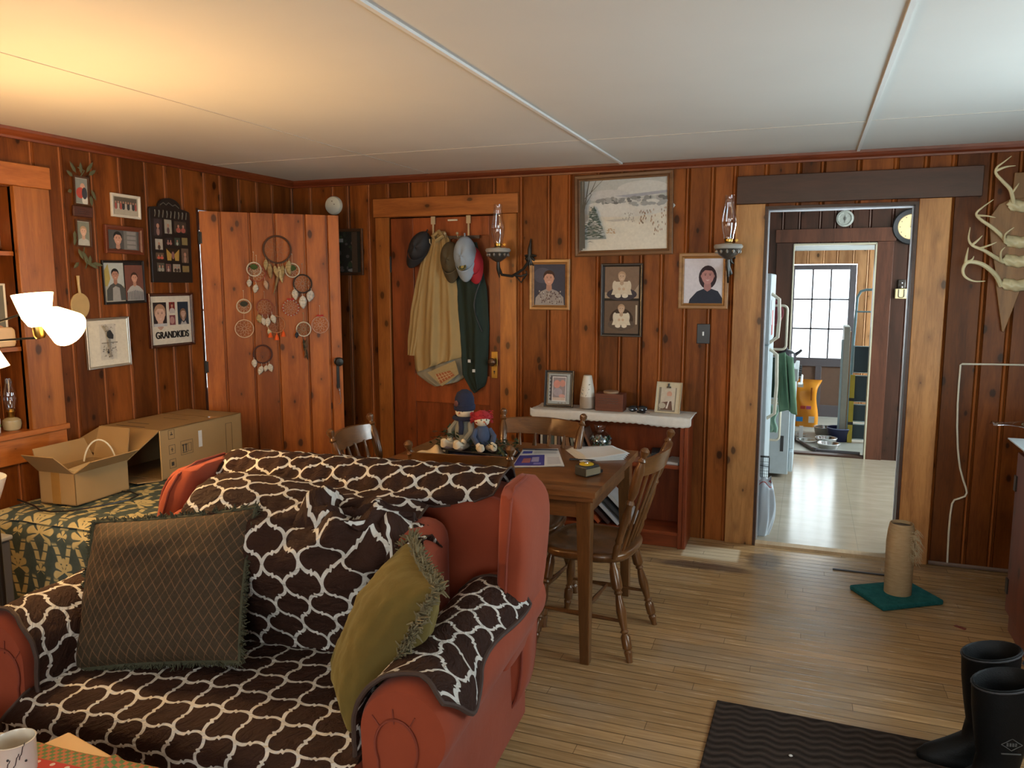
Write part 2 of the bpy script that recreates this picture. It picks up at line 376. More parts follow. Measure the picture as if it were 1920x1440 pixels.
# crown mouldings
def crown(name, f):
    pr = [(0, 0), (.018, 0), (.020, .010), (.032, .020), (.040, .034), (.042, .048), (0, .048)]   # (out, up from bottom)
    m = MB(); m.setc((.5, .3, 0)); A, B = f
    i = m.av([A(o, H - .0482 + z) for o, z in pr] + [B(o, H - .0482 + z) for o, z in pr]); n = len(pr)
    for k in range(n): j = (k + 1) % n; m.af([i + k, i + n + k, i + n + j, i + j])
    return struct(m.build(name, M_CROWN if 'back' in name else M_CROWNY, smooth=False))
M_CROWNY = wood('crown_wood_side', (.10, .018, .005), (.26, .06, .016), 'Y', .4, knots=False)
crown('trim_back', (lambda o, z: (WL, D - o, z), lambda o, z: (XR, D - o, z)))
crown('trim_left', (lambda o, z: (WL + o, YF, z), lambda o, z: (WL + o, D, z)))
# shoe moulding right of the kitchen opening
struct(MB().setc((.9, .2, 0)).tube([(.70, D - .008, .012), (XR, D - .008, .012)], .012, 6).build('baseboard_back', flat((.17, .11, .08), .6, name='worn_moulding')))
# ---- kitchen opening: casing, jamb, header, threshold
m = MB(); tonebox(m, -.425, -.262, D - .024, D, 0, 2.045); tonebox(m, .535, .690, D - .024, D, 0, 2.045)
struct(m.build('trim_2', wood('opening_casing', (.24, .09, .022), (.50, .235, .07), 'Z', .4, tone=.2), bevel=.003))
m = MB(); m.setc((.4, .2, 0)); m.box(-.425, .83, D - .03, D, 2.046, 2.205)
struct(m.build('trim_3', M_DARKTRIM, bevel=.003))
m = MB(); m.setc((.3, .6, 0)); m.box(-.262, -.245, D - .018, D + .13, 0, 2.03); m.box(.518, .535, D - .018, D + .13, 0, 2.03); m.box(-.245, .518, D - .018, D + .13, 2.013, 2.03)
struct(m.build('trim_4', M_DARKTRIM, smooth=False))
m = MB(); m.box(-.245, -.239, D + .07, D + .085, 0, 2.008); m.box(.512, .518, D + .07, D + .085, 0, 2.008); m.box(-.245, .518, D + .07, D + .085, 2.004, 2.013)
struct(m.build('trim_5', flat((.55, .60, .64), .3, .5), smooth=False))
struct(MB().setc((.8, .1, 0)).prism([(D - .035, 0), (D - .02, .014), (D + .05, .014), (D + .065, 0)], -.245, .52).build('threshold', wood('threshold_wood', (.30, .19, .09), (.45, .30, .16), 'X', .45, knots=False, tone=.1))).matrix_world = Matrix(((0, 0, 1, 0), (1, 0, 0, 0), (0, 1, 0, 0), (0, 0, 0, 1)))
# ---- closet door
m = MB(); tonebox(m, -2.857, -1.787, D - .028, D, 2.042, 2.168)
struct(m.build('trim_6', M_PINEH, bevel=.003))
m = MB(); tonebox(m, -2.845, -2.74, D - .022, D, 0, 2.04); tonebox(m, -1.915, -1.800, D - .022, D, 0, 2.04)
struct(m.build('trim_7', M_TRIM, bevel=.003))
m = MB(); y0, y1 = D - .004, D + .03; x0, x1 = -2.733, -1.921
for a in ((x0, -2.560, 0, 2.032), (-1.998, x1, 0, 2.032), (-2.560, -1.998, 1.905, 2.032), (-2.560, -1.998, .765, .965), (-2.560, -1.998, 0, .17)): tonebox(m, a[0], a[1], y0, y1, a[2], a[3])
d1 = struct(m.build('door_1', M_DOORW, smooth=False, bevel=.003)); d1['label'] = 'dark pine two-panel closet door between the plank door and the framed photos'
m = MB()
for z0, z1 in ((.17, .765), (.965, 1.905)): m.setc((rnd.random(), .3, 0)); m.box(-2.56, -1.998, D + .012, D + .02, z0, z1)
m.build('door_panel', M_DOORW, d1, smooth=False)
m = MB(); m.box(-1.984, -1.940, D - .008, D - .003, .955, 1.135); m.build('knob_plate', BRASS, d1, bevel=.002)
m = MB(); m.M = Matrix.Translation((-1.962, D - .006, 1.068)) @ Matrix.Rotation(pi / 2, 4, 'X'); m.lathe([(.012, 0), (.010, .025), (.020, .034), (.028, .048), (.024, .060), (.010, .066), (.001, .067)], 20); m.build('door_knob', flat((.10, .055, .03), .25, .6), d1)
m = MB(); m.M = Matrix.Translation((-1.962, D - .0085, 1.0)) @ Matrix.Rotation(pi / 2, 4, 'X'); m.lathe([(.006, 0), (.006, .0012)], 12); m.box(-.0022, .0022, -.017, 0, 0, .0012); m.build('keyhole', BLACK, d1)
m = MB()
for z in (1.72, .28): m = MB(); m.box(-2.745, -2.731, D - .012, D - .002, z - .045, z + .045); m.lathe([(.007, -.055), (.007, .055)], 10, (-2.738, D - .01, z)); m.build('hinge', IRON, d1)
# ---- plank door standing open across the corner
M_LEAFL = wood('plank_door_pine_upright', (.27, .062, .008), (.52, .145, .019), 'Y', .4, tone=.25)
hx, hy = -3.524, 3.882; LA = 45.4
dl = bpy.data.objects.new('door_2', None); COL.objects.link(dl); struct(dl); dl['label'] = 'orange plank door standing open, hung with dreamcatchers'
LEAF = Matrix.Translation((hx, hy, .01)) @ Matrix.Rotation(radians(LA), 4, 'Z') @ Matrix(((1, 0, 0, 0), (0, 0, -1, 0), (0, 1, 0, 0), (0, 0, 0, 1)))  # local x along leaf, y up, z toward the room
dl.matrix_world = LEAF
gx = [0, .125, .300, .452, .642, .785, .857]
for i in range(6):
    m = MB(); m.setc((rnd.random(), rnd.random(), 0)); a, b_ = gx[i], gx[i + 1]
    m.box(a + .001, b_ - .015 if i < 5 else b_, 0, 2.023, -.036, 0)
    if i < 5: m.setc((m.col[0] * .3, .4, 0)); m.box(b_ - .015, b_ + .001, 0, 2.023, -.036, -.016)
    m.build('plank', M_LEAFL, dl, smooth=False, bevel=.0025)
m = MB(); m.setc((.3, .3, 0))
for z in (.25, 1.0, 1.75): m.box(.03, .83, z - .05, z + .05, -.056, -.036)
m.build('batten', M_LEAF, dl, smooth=False)
m = MB(); m.lathe([(.026, 0), (.026, .004), (.012, .008), (.011, .028), (.024, .040), (.030, .052), (.024, .064), (.001, .068)], 18, (.822, 1.062, 0)); m.build('door_knob', IRON, dl)
m = MB(); m.box(.812, .832, .88, 1.035, 0, .005); m.build('knob_plate', IRON, dl, bevel=.002)
m = MB(); m.tube([(.826, .875, .006), (.829, .85, .012), (.834, .80, .012), (.836, .785, .012), (.828, .774, .012), (.815, .775, .012)], .0018, 6); m.tube([(.826 + .006 * cos(t * pi / 4), .872 + .009 * sin(t * pi / 4), .008) for t in range(8)], .0014, 5, True); m.build('hook_latch', STEEL, dl)
m = MB()
for z in (.30, 1.06, 1.86): m = MB(); m.tube([(-.006, z - .04, .002), (-.006, z + .04, .002)], .006, 8); m.box(-.004, .012, z - .035, z + .035, 0, .002); m.build('hinge', IRON, dl)
# casing of the left opening (mostly behind the leaf)
m = MB(); tonebox(m, WL - .1, WL + .006, 3.872, 3.885, 0, 2.05); tonebox(m, WL, WL + .02, 4.72, 4.80, 0, 2.05)
struct(m.build('trim_8', M_DARKTRIM, smooth=False))
# vestibule behind the left opening, with a bright window
VX0, VX1, VY0, VY1 = -5.6, WL - .12, 3.0, 7.4
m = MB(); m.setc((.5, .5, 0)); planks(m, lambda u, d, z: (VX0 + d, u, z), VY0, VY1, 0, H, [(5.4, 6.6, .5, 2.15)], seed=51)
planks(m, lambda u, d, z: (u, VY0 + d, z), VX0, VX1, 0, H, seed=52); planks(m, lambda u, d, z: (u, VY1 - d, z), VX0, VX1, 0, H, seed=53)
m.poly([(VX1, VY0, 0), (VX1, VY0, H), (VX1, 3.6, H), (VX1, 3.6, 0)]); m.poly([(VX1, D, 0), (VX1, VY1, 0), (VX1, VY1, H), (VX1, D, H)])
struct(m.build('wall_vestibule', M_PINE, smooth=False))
m = MB(); m.box(VX0, VX1, VY0, VY1, -.05, 0); m.box(VX0, VX1, VY0, VY1, H, H + .04); struct(m.build('floor_vestibule', flat((.3, .28, .25), .6), smooth=False))
window('window_4', lambda u, d, z: (VX0 + d, u, z), 5.4, 6.6, .5, 2.15, 1, 2)
# ---- niche in the left wall
m = MB(); dx = WL - .17
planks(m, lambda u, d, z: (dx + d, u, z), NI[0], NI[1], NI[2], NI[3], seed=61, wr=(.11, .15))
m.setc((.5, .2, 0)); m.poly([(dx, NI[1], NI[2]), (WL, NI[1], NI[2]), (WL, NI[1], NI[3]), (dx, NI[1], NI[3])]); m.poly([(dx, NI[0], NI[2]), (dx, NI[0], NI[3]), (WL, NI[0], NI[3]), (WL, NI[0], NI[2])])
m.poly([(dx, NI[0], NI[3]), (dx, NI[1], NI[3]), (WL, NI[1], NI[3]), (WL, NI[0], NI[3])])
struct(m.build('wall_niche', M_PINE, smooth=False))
m = MB()
for z in (1.745, 1.292): tonebox(m, dx, WL - .01, NI[0], NI[1], z - .02, z)
struct(m.build('trim_9', M_PINEY, smooth=False))
m = MB(); tonebox(m, WL - .02, WL + .024, NI[1], 2.862, .86, 2.05)
struct(m.build('trim_10', M_TRIM, bevel=.003))
m = MB(); tonebox(m, WL - .02, WL + .03, NI[0] - .1, 2.870, 2.05, 2.155); tonebox(m, dx, WL + .035, NI[0], 2.872, .86, .888); tonebox(m, WL, WL + .022, NI[0], 2.862, .735, .86)
struct(m.build('trim_11', M_PINEY, bevel=.003))
# ================================================================== kitchen and back porch
KX0, KX1, KY = -1.6, 2.5, 7.62
m_, nt, b = newmat('kitchen_vinyl', .16)
v = coord('Object'); tx = nd('ShaderNodeSeparateXYZ'); lk(v, tx.inputs[0]); X_, Y_ = E(tx.outputs[0]), E(tx.outputs[1])
jl = (smooth_(((X_ / .46 + .26).frac() - .5).abs(), .492, .5) + smooth_(((Y_ / .46).frac() - .5).abs(), .492, .5)).clamp()
nn = noise_(coord('Object', (2, 6, 1)), 2.2, 4)
lk(mixc(jl * .5, mixc(nn, (.26, .20, .13), (.42, .36, .27)), (.2, .17, .13)), b.inputs['Base Color']); bump(b, nn, .15, .004)
struct(MB().box(KX0, KX1, D + .02, KY, -.05, .004).build('floor_kitchen', m_, smooth=False))
m = MB(); m.box(KX0, KX1, D + .12, KY + .1, H, H + .04); struct(m.build('ceiling_kitchen', flat((.62, .66, .66), .7), smooth=False))
m = MB(); m.box(KX0, KX1, KY + .1, 10.2, 1.955, 2.0); struct(m.build('ceiling_porch', flat((.70, .80, .80), .7), smooth=False))
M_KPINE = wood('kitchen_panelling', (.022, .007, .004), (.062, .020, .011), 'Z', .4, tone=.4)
KO = (-.150, .530, 0, 1.932)
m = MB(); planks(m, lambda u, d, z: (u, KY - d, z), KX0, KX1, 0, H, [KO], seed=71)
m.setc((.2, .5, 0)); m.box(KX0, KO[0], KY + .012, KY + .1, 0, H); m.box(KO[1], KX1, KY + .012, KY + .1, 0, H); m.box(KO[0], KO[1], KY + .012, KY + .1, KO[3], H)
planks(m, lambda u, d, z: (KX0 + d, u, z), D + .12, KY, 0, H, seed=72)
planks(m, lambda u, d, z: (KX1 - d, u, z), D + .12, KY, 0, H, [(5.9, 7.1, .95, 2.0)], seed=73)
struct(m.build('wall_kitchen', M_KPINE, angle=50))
window('window_5', lambda u, d, z: (KX1 - d, u, z), 5.9, 7.1, .95, 2.0, 2, 2)
m = MB()
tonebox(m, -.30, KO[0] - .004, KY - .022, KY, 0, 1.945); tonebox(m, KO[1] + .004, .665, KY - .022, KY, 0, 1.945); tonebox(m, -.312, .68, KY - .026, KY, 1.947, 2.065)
struct(m.build('trim_12', wood('kitchen_casing', (.035, .011, .006), (.085, .028, .014), 'Z', .4, knots=False), bevel=.003))
m = MB(); m.box(KO[0] - .004, KO[0] + .005, KY - .03, KY + .1, 0, KO[3]); m.box(KO[1] - .008, KO[1] + .004, KY - .03, KY + .1, 0, KO[3]); m.box(KO[0], KO[1], KY - .03, KY + .1, KO[3] - .012, KO[3] + .004)
struct(m.build('trim_13', flat((.42, .38, .26), .4), smooth=False))
m = MB(); m.setc((.2, .2, 0)); m.box(-.2, .60, KY - .02, KY + .07, .004, .022); struct(m.build('trim_14', M_DARKTRIM, bevel=.003))
# porch
PY = 9.9
m_, nt, b = newmat('porch_floor', .45); lk(mixc(noise_(coord('Object', (1, 4, 1)), 3, 4), (.30, .29, .24), (.48, .48, .42)), b.inputs['Base Color'])
struct(MB().box(KX0, KX1, KY, PY + .2, -.05, .002).build('floor_porch', m_, smooth=False))
ED = (-.30, .50, 0, 1.80)
m = MB(); planks(m, lambda u, d, z: (u, PY - d, z), KX0, KX1, 0, H, [ED], seed=81)
planks(m, lambda u, d, z: (KX0 + d, u, z), KY + .1, PY, 0, H, seed=82); planks(m, lambda u, d, z: (KX1 - d, u, z), KY + .1, PY, 0, H, [(8.5, 9.5, 1, 2)], seed=83)
struct(m.build('wall_porch', wood('porch_pine', (.30, .13, .05), (.55, .28, .12), 'Z', .45, tone=.2), angle=50))
window('window_6', lambda u, d, z: (KX1 - d, u, z), 8.5, 9.5, 1, 2, 2, 2)  # unseen window added for the porch fill
m = MB()
M_GREYD = flat((.11, .095, .10), .5, name='weathered_door')
for a in ((-.29, -.17, 0, 1.79), (.425, .495, 0, 1.79), (-.17, .425, 1.735, 1.79), (-.17, .425, .60, .70), (-.17, .425, 0, .14), (.10, .17, .14, .60)): m.box(a[0], a[1], PY - .01, PY + .035, a[2], a[3])
ed = struct(m.build('door_3', M_GREYD, smooth=False, bevel=.004))
m = MB(); m.box(-.17, .425, PY + .008, PY + .02, .14, .60); m.build('door_panel', flat((.15, .085, .055), .5, name='brown_door_panel'), ed, smooth=False)
m = MB()
for i in (1, 2): x = -.17 + .595 * i / 3; m.box(x - .009, x + .009, PY, PY + .025, .70, 1.735)
for i in (1, 2): z = .70 + 1.035 * i / 3; m.box(-.17, .425, PY, PY + .025, z - .009, z + .009)
m.build('muntin', M_GREYD, ed, smooth=False)
m = MB(); m.box(-.17, .425, PY + .01, PY + .014, .70, 1.735); m.build('pane', M_PANE, ed, smooth=False)
# snowy yard outside
m = MB(); m.box(-9, 9, PY + .3, 34, -.5, -.35); struct(m.build('ground_snow', flat((.85, .88, .92), .8), smooth=False))
# ================================================================== armchair and its quilted cover
def fbm(x, y, z=0, o=3):
    return noise.fractal(Vector((x, y, z)), 1.0, 2.0, o)
def sst(x, a, b): t = max(0, min(1, (x - a) / (b - a))); return t * t * (3 - 2 * t)
m_, nt, b = newmat('terracotta_microfibre', .85, 0, .2)
n = noise_(coord(), 5, 4); lk(mixc(n, (.20, .036, .014), (.30, .058, .023)), b.inputs['Base Color']); b.inputs['Sheen Weight'].default_value = .08; b.inputs['Sheen Roughness'].default_value = .5
bump(b, noise_(coord(), 9, 3), .25, .012); M_TERRA = m_
M_PIPE = flat((.20, .035, .015), .8, name='dark_piping')
AC = T(-1.50, 1.93, 0, 3.5)
ch = thing('armchair', 'wide terracotta fabric armchair under a brown and white quilted cover', 'armchair', AC)
def rbox(name, x0, x1, y0, y1, z0, z1, mat, par, bev=.04, sub=0, seg=4):
    m = MB(); m.box(x0, x1, y0, y1, z0, z1); return m.build(name, mat, par, bevel=bev, seg=seg)
rbox('seat_base', -.64, .64, -.42, .44, .13, .40, M_TERRA, ch, .03)
def armsec(off=0.0, n=26):
    """right arm section in (x, z), from the inner seat side over the roll to the outer bottom"""
    P = [(.512 - off, .34)]
    c = (.625, .548); r = .112 + off
    P.append((.510 - off, .48))
    for i in range(n + 1):
        a = radians(180 - i * 232 / n); P.append((c[0] + r * 1.04 * cos(a), c[1] + r * 1.03 * sin(a)))
    P += [(.662 + off, .42), (.668 + off, .30), (.668 + off, .12)]
    return P
ARM0 = -.455
for sx in (1, -1):
    m = MB(); sec = armsec() + [(.53, .12), (.513, .2)]; m.M = Matrix.Translation((0 if sx > 0 else -.025, 0, 0))
    def ring(y, k): return [(sx * (.58 + (x - .58) * k), y, .40 + (z - .40) * (k if z > .2 else 1)) for x, z in sec]
    st = [(ARM0, .94), (ARM0 + .012, .98), (ARM0 + .03, 1), (.25, 1), (.42, 1.0)]
    rs = [ring(y, k) for y, k in st]; bidx = [m.av(r_) for r_ in rs]; n_ = len(sec)
    for a, b2 in zip(bidx, bidx[1:]):
        for i in range(n_): j = (i + 1) % n_; m.af([a + i, a + j, b2 + j, b2 + i] if sx < 0 else [a + i, b2 + i, b2 + j, a + j])
    m.af([bidx[0] + i for i in range(n_)][::-sx]); arm = m.build('arm', M_TERRA, ch, angle=50)
    m = MB(); y = ARM0 - .004       # scroll seam with gathered pleats on the front face
    P = [(sx * (.607 + .055 * cos(a)), y, .505 + .072 * sin(a)) for a in [radians(d) for d in range(-30, 211, 12)]]
    m.tube([(sx * .660, y, .15)] + [(sx * .655, y, .38)] + P + [(sx * .558, y, .36), (sx * .556, y, .15)], .0032, 6)
    for d in (60, 95, 130): a = radians(d); m.tube([(sx * (.607 + q * cos(a)), y + .002, .50 + q * 1.05 * sin(a)) for q in (.062, .08, .098)], .0018, 5)
    m.build('piping', M_PIPE, arm)
# back frame: tall padded slab with rounded shoulders, leaning back
m = MB(); out = []
for i in range(40):
    a = 2 * pi * i / 40
    ex = lambda c, p: (abs(c) ** p) * (1 if c > 0 else -1)
    out.append((-.025 + .735 * ex(cos(a), .22), .54 + .39 * ex(sin(a), .36)))
def backring(y, k, dz): return [(x * k, y + max(0, z - .3) * .12, z * (1 if z < .5 else k) + dz) for x, z in out]
st = [(.255, .93, 0), (.262, .965, 0), (.29, 1.0, 0), (.40, 1.0, 0), (.43, .965, 0), (.44, .92, 0)]
bi = [m.av(backring(*s)) for s in st]; n_ = len(out)
for a, b2 in zip(bi, bi[1:]):
    for i in range(n_): j = (i + 1) % n_; m.af([a + i, b2 + i, b2 + j, a + j])
m.af([bi[0] + i for i in range(n_)]); m.af([bi[-1] + i for i in range(n_)][::-1])
bk_ = m.build('back_frame', M_TERRA, ch, angle=60)
m = MB()
for k_, y in ((.985, .268), (.985, .432)):
    m.tube([(x * k_, y + max(0, z - .3) * .12, z * (1 if z < .5 else k_) + .001) for x, z in out], .005, 6, True)
m.build('piping', M_PIPE, bk_)
for sx in (-1, 1):      # padded wings standing forward of the back at both ends
    ox = .022 if sx > 0 else .065
    m = MB(); m.M = Matrix.Translation((ox, 0, 0)); st = [(.42, .12, .42, .60, .68), (.55, .14, .44, .595, .715), (.75, .165, .49, .59, .725), (.86, .175, .51, .585, .725), (.91, .185, .51, .580, .708), (.945, .21, .495, .585, .675), (.958, .26, .46, .60, .65)]
    if sx < 0: st = [(.42, .12, .42, .58, .70), (.55, .14, .44, .575, .725), (.72, .16, .48, .565, .722), (.83, .17, .50, .555, .700), (.90, .185, .51, .545, .668), (.94, .21, .50, .54, .635), (.955, .26, .46, .54, .60)]
    else: st = [(z, a, c_, max(b2, .618), d) for z, a, c_, b2, d in st]
    bs = []
    for z, ya, yb, xa, xb in st:
        P_ = []; cx, cy, rx, ry = (xa + xb) / 2, (ya + yb) / 2, (xb - xa) / 2, (yb - ya) / 2
        for k in range(28): a = 2 * pi * k / 28; P_.append((sx * (cx + rx * (abs(cos(a)) ** .45) * (1 if cos(a) > 0 else -1)), cy + ry * (abs(sin(a)) ** .45) * (1 if sin(a) > 0 else -1), z))
        bs.append(m.av(P_))
    for a, c_ in zip(bs, bs[1:]):
        for k in range(28): k2 = (k + 1) % 28; m.af([a + k, a + k2, c_ + k2, c_ + k] if sx > 0 else [a + k, c_ + k, c_ + k2, a + k2])
    m.af([bs[-1] + k for k in range(28)][::sx]); wg = m.build('wing', M_TERRA, ch, angle=80, bevel=.02, seg=4, sub=1)
    MB().tube([(sx * .66 + ox, .120, .46), (sx * .662 + ox, .138, .58), (sx * .662 + ox, .163, .76), ((.668 if sx > 0 else -.632) + ox, .176, .87), ((.666 if sx > 0 else -.605) + ox, .197, .928), ((.655 if sx > 0 else -.585) + ox, .27, .958), ((.65 if sx > 0 else -.58) + ox, .42, .958)], .005, 6).build('piping', M_PIPE, wg)
m = MB(); m.box(-.47, .475, .00, .27, .42, .855); m.build('back_cushion', M_TERRA, ch, bevel=.07, seg=5)
m = MB(); m.tube([(.455, .03 + .0, z) for z in (.47, .60, .78)] + [(.44, .05, .83), (.40, .08, .85)], .005, 6); m.build('piping', M_PIPE, ch)
m = MB(); m.box(-.50, .505, -.48, .04, .30, .445); m.build('seat_cushion', M_TERRA, ch, bevel=.05, seg=4)
for sx in (-1, 1):
    for y in (-.36, .37): MB().lathe([(.018, 0), (.030, .012), (.038, .04), (.034, .07), (.045, .10), (.046, .135)], 18, (sx * .58, y, 0)).build('leg', M_MAPLE, ch)
# ---- quilted trellis cover
m_, nt, b = newmat('quilted_trellis_cloth', .8, 0, .2)
uvn = nd('ShaderNodeUVMap'); tx = nd('ShaderNodeSeparateXYZ'); lk(uvn.outputs[0], tx.inputs[0]); U, V = E(tx.outputs[0]), E(tx.outputs[1])
wob = noise_(uvn.outputs[0], 9, 2); u = U / .062 + (wob - .5) * .22; v = V / .068 + (wob - .5) * .22
def fam(s, t):
    tt = ((t + 1) / 2).frac() * 2 - 1
    g = tt * (1 - tt.abs()) * .66 - ((tt / .17) * pi).sin() * .085 * tt.abs().lt(.17)
    d = ((s - 1 - g) / 2 + .5).frac() * 2 - 1
    k = (1 - tt.abs() * 2) * .6
    return d.abs() / (k * k + 1).sqrt()
dl_ = fam(u + v, u - v).min(fam(u - v, u + v))
line = smooth_(dl_, .125, .095)
crk = noise_(uvn.outputs[0], 55, 3)
c = mixc(line, mixc(noise_(uvn.outputs[0], 14, 4), (.018, .007, .004), (.046, .018, .010)), mixc(crk, (.50, .48, .43), (.70, .68, .62)))
lk(c, b.inputs['Base Color'])
q = noise_(coord('UV', (14, 34, 1)), 1.0, 4, .6, 1.2)
bump(b, q + crk * .25, 1.0, .018); M_QUILT = m_
M_BIND = flat((.045, .024, .016), .8, name='cover_binding')
cov = thing('chair_cover', 'brown quilted slipcover with white trellis pattern draped over the terracotta armchair', 'chair cover', AC)
# back panel: behind the frame, over its top, across the cushion and down its front
def prof_back():
    return [(.52, .72), (.53, .84), (.525, .925), (.50, .965), (.44, .972), (.37, .958), (.325, .925), (.29, .90), (.24, .895), (.16, .905), (.07, .895), (-.005, .86), (-.045, .80), (-.062, .72), (-.06, .62), (-.045, .54), (-.025, .485), (-.02, .462)]
PB = prof_back(); Ls = [0]
for a, b2 in zip(PB, PB[1:]): Ls.append(Ls[-1] + hypot(b2[0] - a[0], b2[1] - a[1]))
def pb(v):
    L = v * Ls[-1]
    for i in range(len(PB) - 1):
        if L <= Ls[i + 1] + 1e-9:
            t = (L - Ls[i]) / (Ls[i + 1] - Ls[i]); t2 = t; return PB[i][0] + (PB[i + 1][0] - PB[i][0]) * t2, PB[i][1] + (PB[i + 1][1] - PB[i][1]) * t2
def fback(u_, v_):
    y, z = pb(v_); w = sst(v_, .36, .46)      # 0 on the frame top, 1 on the cushion
    xl = -.49 * (1 - w) + -.405 * w; xr = .60 * (1 - w) + .385 * w
    x = xl + (xr - xl) * u_
    e = min(1, min(u_, 1 - u_) / .10)
    puff = (1 - (2 * u_ - 1) ** 4)
    hump = w * sst(v_, .40, .55) * (1 - sst(v_, .75, .95))
    left = exp(-((x + .27) / .22) ** 2)
    y -= hump * (.055 * puff) ; z += w * (1 - sst(v_, .58, .75)) * (.050 * left + .01 * puff)
    if w > 0: y += (1 - e) * .05 * w; z -= (1 - e) * .03 * w
    # bunched folds toward the right shoulder
    bz = w * exp(-((x - .30) / .16) ** 2) * exp(-((v_ - .60) / .13) ** 2)
    y -= bz * .045 * sin(26 * x + 40 * v_ + 2); z += bz * .030 * sin(60 * v_ - 20 * x)
    n1 = fbm(x * 6, v_ * 9, 1) * .010 * (.4 + w); n2 = fbm(x * 22, v_ * 30, 4) * .0035
    # ripples on the top strip
    n2 += (1 - w) * .004 * sin(95 * x + 3 * fbm(x * 5, v_ * 4))
    y -= n1 + n2; z += (n1 + n2) * .8
    return (x, y, z)
rot = radians(10)
def uvb(u_, v_): p = fback(u_, v_); L = v_ * Ls[-1]; return (p[0] * cos(rot) - L * sin(rot) + .02, p[0] * sin(rot) + L * cos(rot))
m = MB(); m.grid(fback, 110, 110, uvb); bp = m.build('back_panel', M_QUILT, cov, angle=180)
m = MB(); m.tube([fback(1, t / 40) for t in range(17, 41)], .005, 6); m.tube([fback(0, t / 40) for t in range(17, 41)], .005, 6); m.tube([fback(1, t / 40) for t in range(0, 17)], .004, 6); m.build('binding', M_BIND, cov)
# a loose gathered fold lying over the right end of the cushion
def ffold(u_, v_):
    x = .06 + .42 * u_; a = v_ * pi
    y = .13 - .16 * v_ + .03 * sin(9 * u_ + 4 * v_); z = .905 - .05 * u_ * u_ * 2 - .10 * sst(v_, .6, 1) + .030 * sin(a) * (1 + .8 * sin(13 * u_)) + .016 * sin(30 * u_ + 9 * v_)
    n1 = fbm(x * 18, v_ * 5, 9) * .012
    return (x, y - n1, z + n1)
m = MB(); m.grid(ffold, 50, 40, lambda a, b_: (a * .42 + .1, b_ * .25 + .33)); m.build('gathered_fold', M_QUILT, cov, angle=180, solid=.004)
# seat panel: seat, rounded front edge and front drop
def fseat(u_, v_):
    L = v_ * 1.0
    if L < .47: y = .0 - L; z = .456 + .012 * sin(pi * L / .47)
    else:
        t = (L - .47) / .12
        if t < 1: a = t * pi / 2; y = -.47 - .055 * sin(a); z = .456 - .055 * (1 - cos(a))
        else: y = -.525 - .02 * sst(t, 1, 3); z = .401 - (L - .59) * .78
    fl = sst(L, .50, .75); xl = -.525 - .10 * fl; xr = .508 + .005 * fl
    x = xl + (xr - xl) * u_; e = min(u_, 1 - u_)
    z += (1 - sst(L, .4, .55)) * .02 * (1 - (2 * u_ - 1) ** 2) + (1 - sst(e, 0, .06)) * .016 * (1 - sst(L, .4, .5))
    n1 = fbm(x * 5, L * 6, 2) * .008 + fbm(x * 25, L * 22, 5) * .003
    if L > .59: y += n1 - .012 * sin(14 * x)
    else: z += n1
    return (x, y, z)
rot2 = radians(48)
m = MB(); m.grid(fseat, 90, 90, lambda a, b_: ((fseat(a, b_)[0]) * cos(rot2) - b_ * sin(rot2), fseat(a, b_)[0] * sin(rot2) + b_ * cos(rot2) + .02)); m.build('seat_panel', M_QUILT, cov, angle=180)
m = MB(); m.tube([fseat(0, .45 + t * .55 / 24) for t in range(25)], .005, 6); m.build('binding', M_BIND, cov)
# arm flaps follow the roll with a wavy lower edge
SEC = armsec(.010, 40); SL = [0]
for a, b2 in zip(SEC, SEC[1:]): SL.append(SL[-1] + hypot(b2[0] - a[0], b2[1] - a[1]))
def secpt(L):
    for i in range(len(SEC) - 1):
        if L <= SL[i + 1]: t = (L - SL[i]) / (SL[i + 1] - SL[i]); return SEC[i][0] + (SEC[i + 1][0] - SEC[i][0]) * t, SEC[i][1] + (SEC[i + 1][1] - SEC[i][1]) * t
    return SEC[-1]
for sx in (1, -1):
    def farm(u_, v_, off=0):
        y = ARM0 + .004 + .665 * u_ + (.035 * sin(v_ * pi * 1.0) if u_ < .15 else 0) * (1 - u_ / .15) * 0
        # lower edge: dips down near the front, rises to the back
        end = .50 + .085 * exp(-((u_ - .17) / .13) ** 2) + .03 * sin(pi * u_) + .05 * sst(u_, .5, 1)
        L = .10 + (end - .10) * v_; x, z = secpt(L)
        yf = .03 * (sst(v_, .45, .75) - sst(v_, .8, 1.0)) * (1 - u_) ** 3
        n1 = fbm(u_ * 4, v_ * 4, 3 + sx) * .007 + fbm(u_ * 16, v_ * 14, 7) * .0025 + .004 + off
        c = (.625, .50); d = Vector((x - c[0], z - c[1])); d.normalize()
        return (sx * (x + d.x * n1), y - .012 * (1 - sst(u_, 0, .05)) * 0 + yf, z + d.y * n1)
    m = MB(); m.grid(farm, 70, 60, (lambda a, b_: (a * .66 * cos(.35) - b_ * .5 * sin(.35), a * .66 * sin(.35) + b_ * .5 * cos(.35))) if sx > 0 else (lambda a, b_: ((b_ * .5 + a * .66) * .707, (a * .66 - b_ * .5) * .707)))
    fl_ = m.build('arm_flap', M_QUILT, cov, angle=180, solid=.005)
    m = MB(); m.tube([farm(0, 0.04 + .96 * t / 30, .002) for t in range(31)] + [farm(t / 40, 1, .002) for t in range(1, 41)] + [farm(1, 1 - t / 20, .002) for t in range(1, 20)], .0065, 6); m.build('binding', M_BIND, fl_)
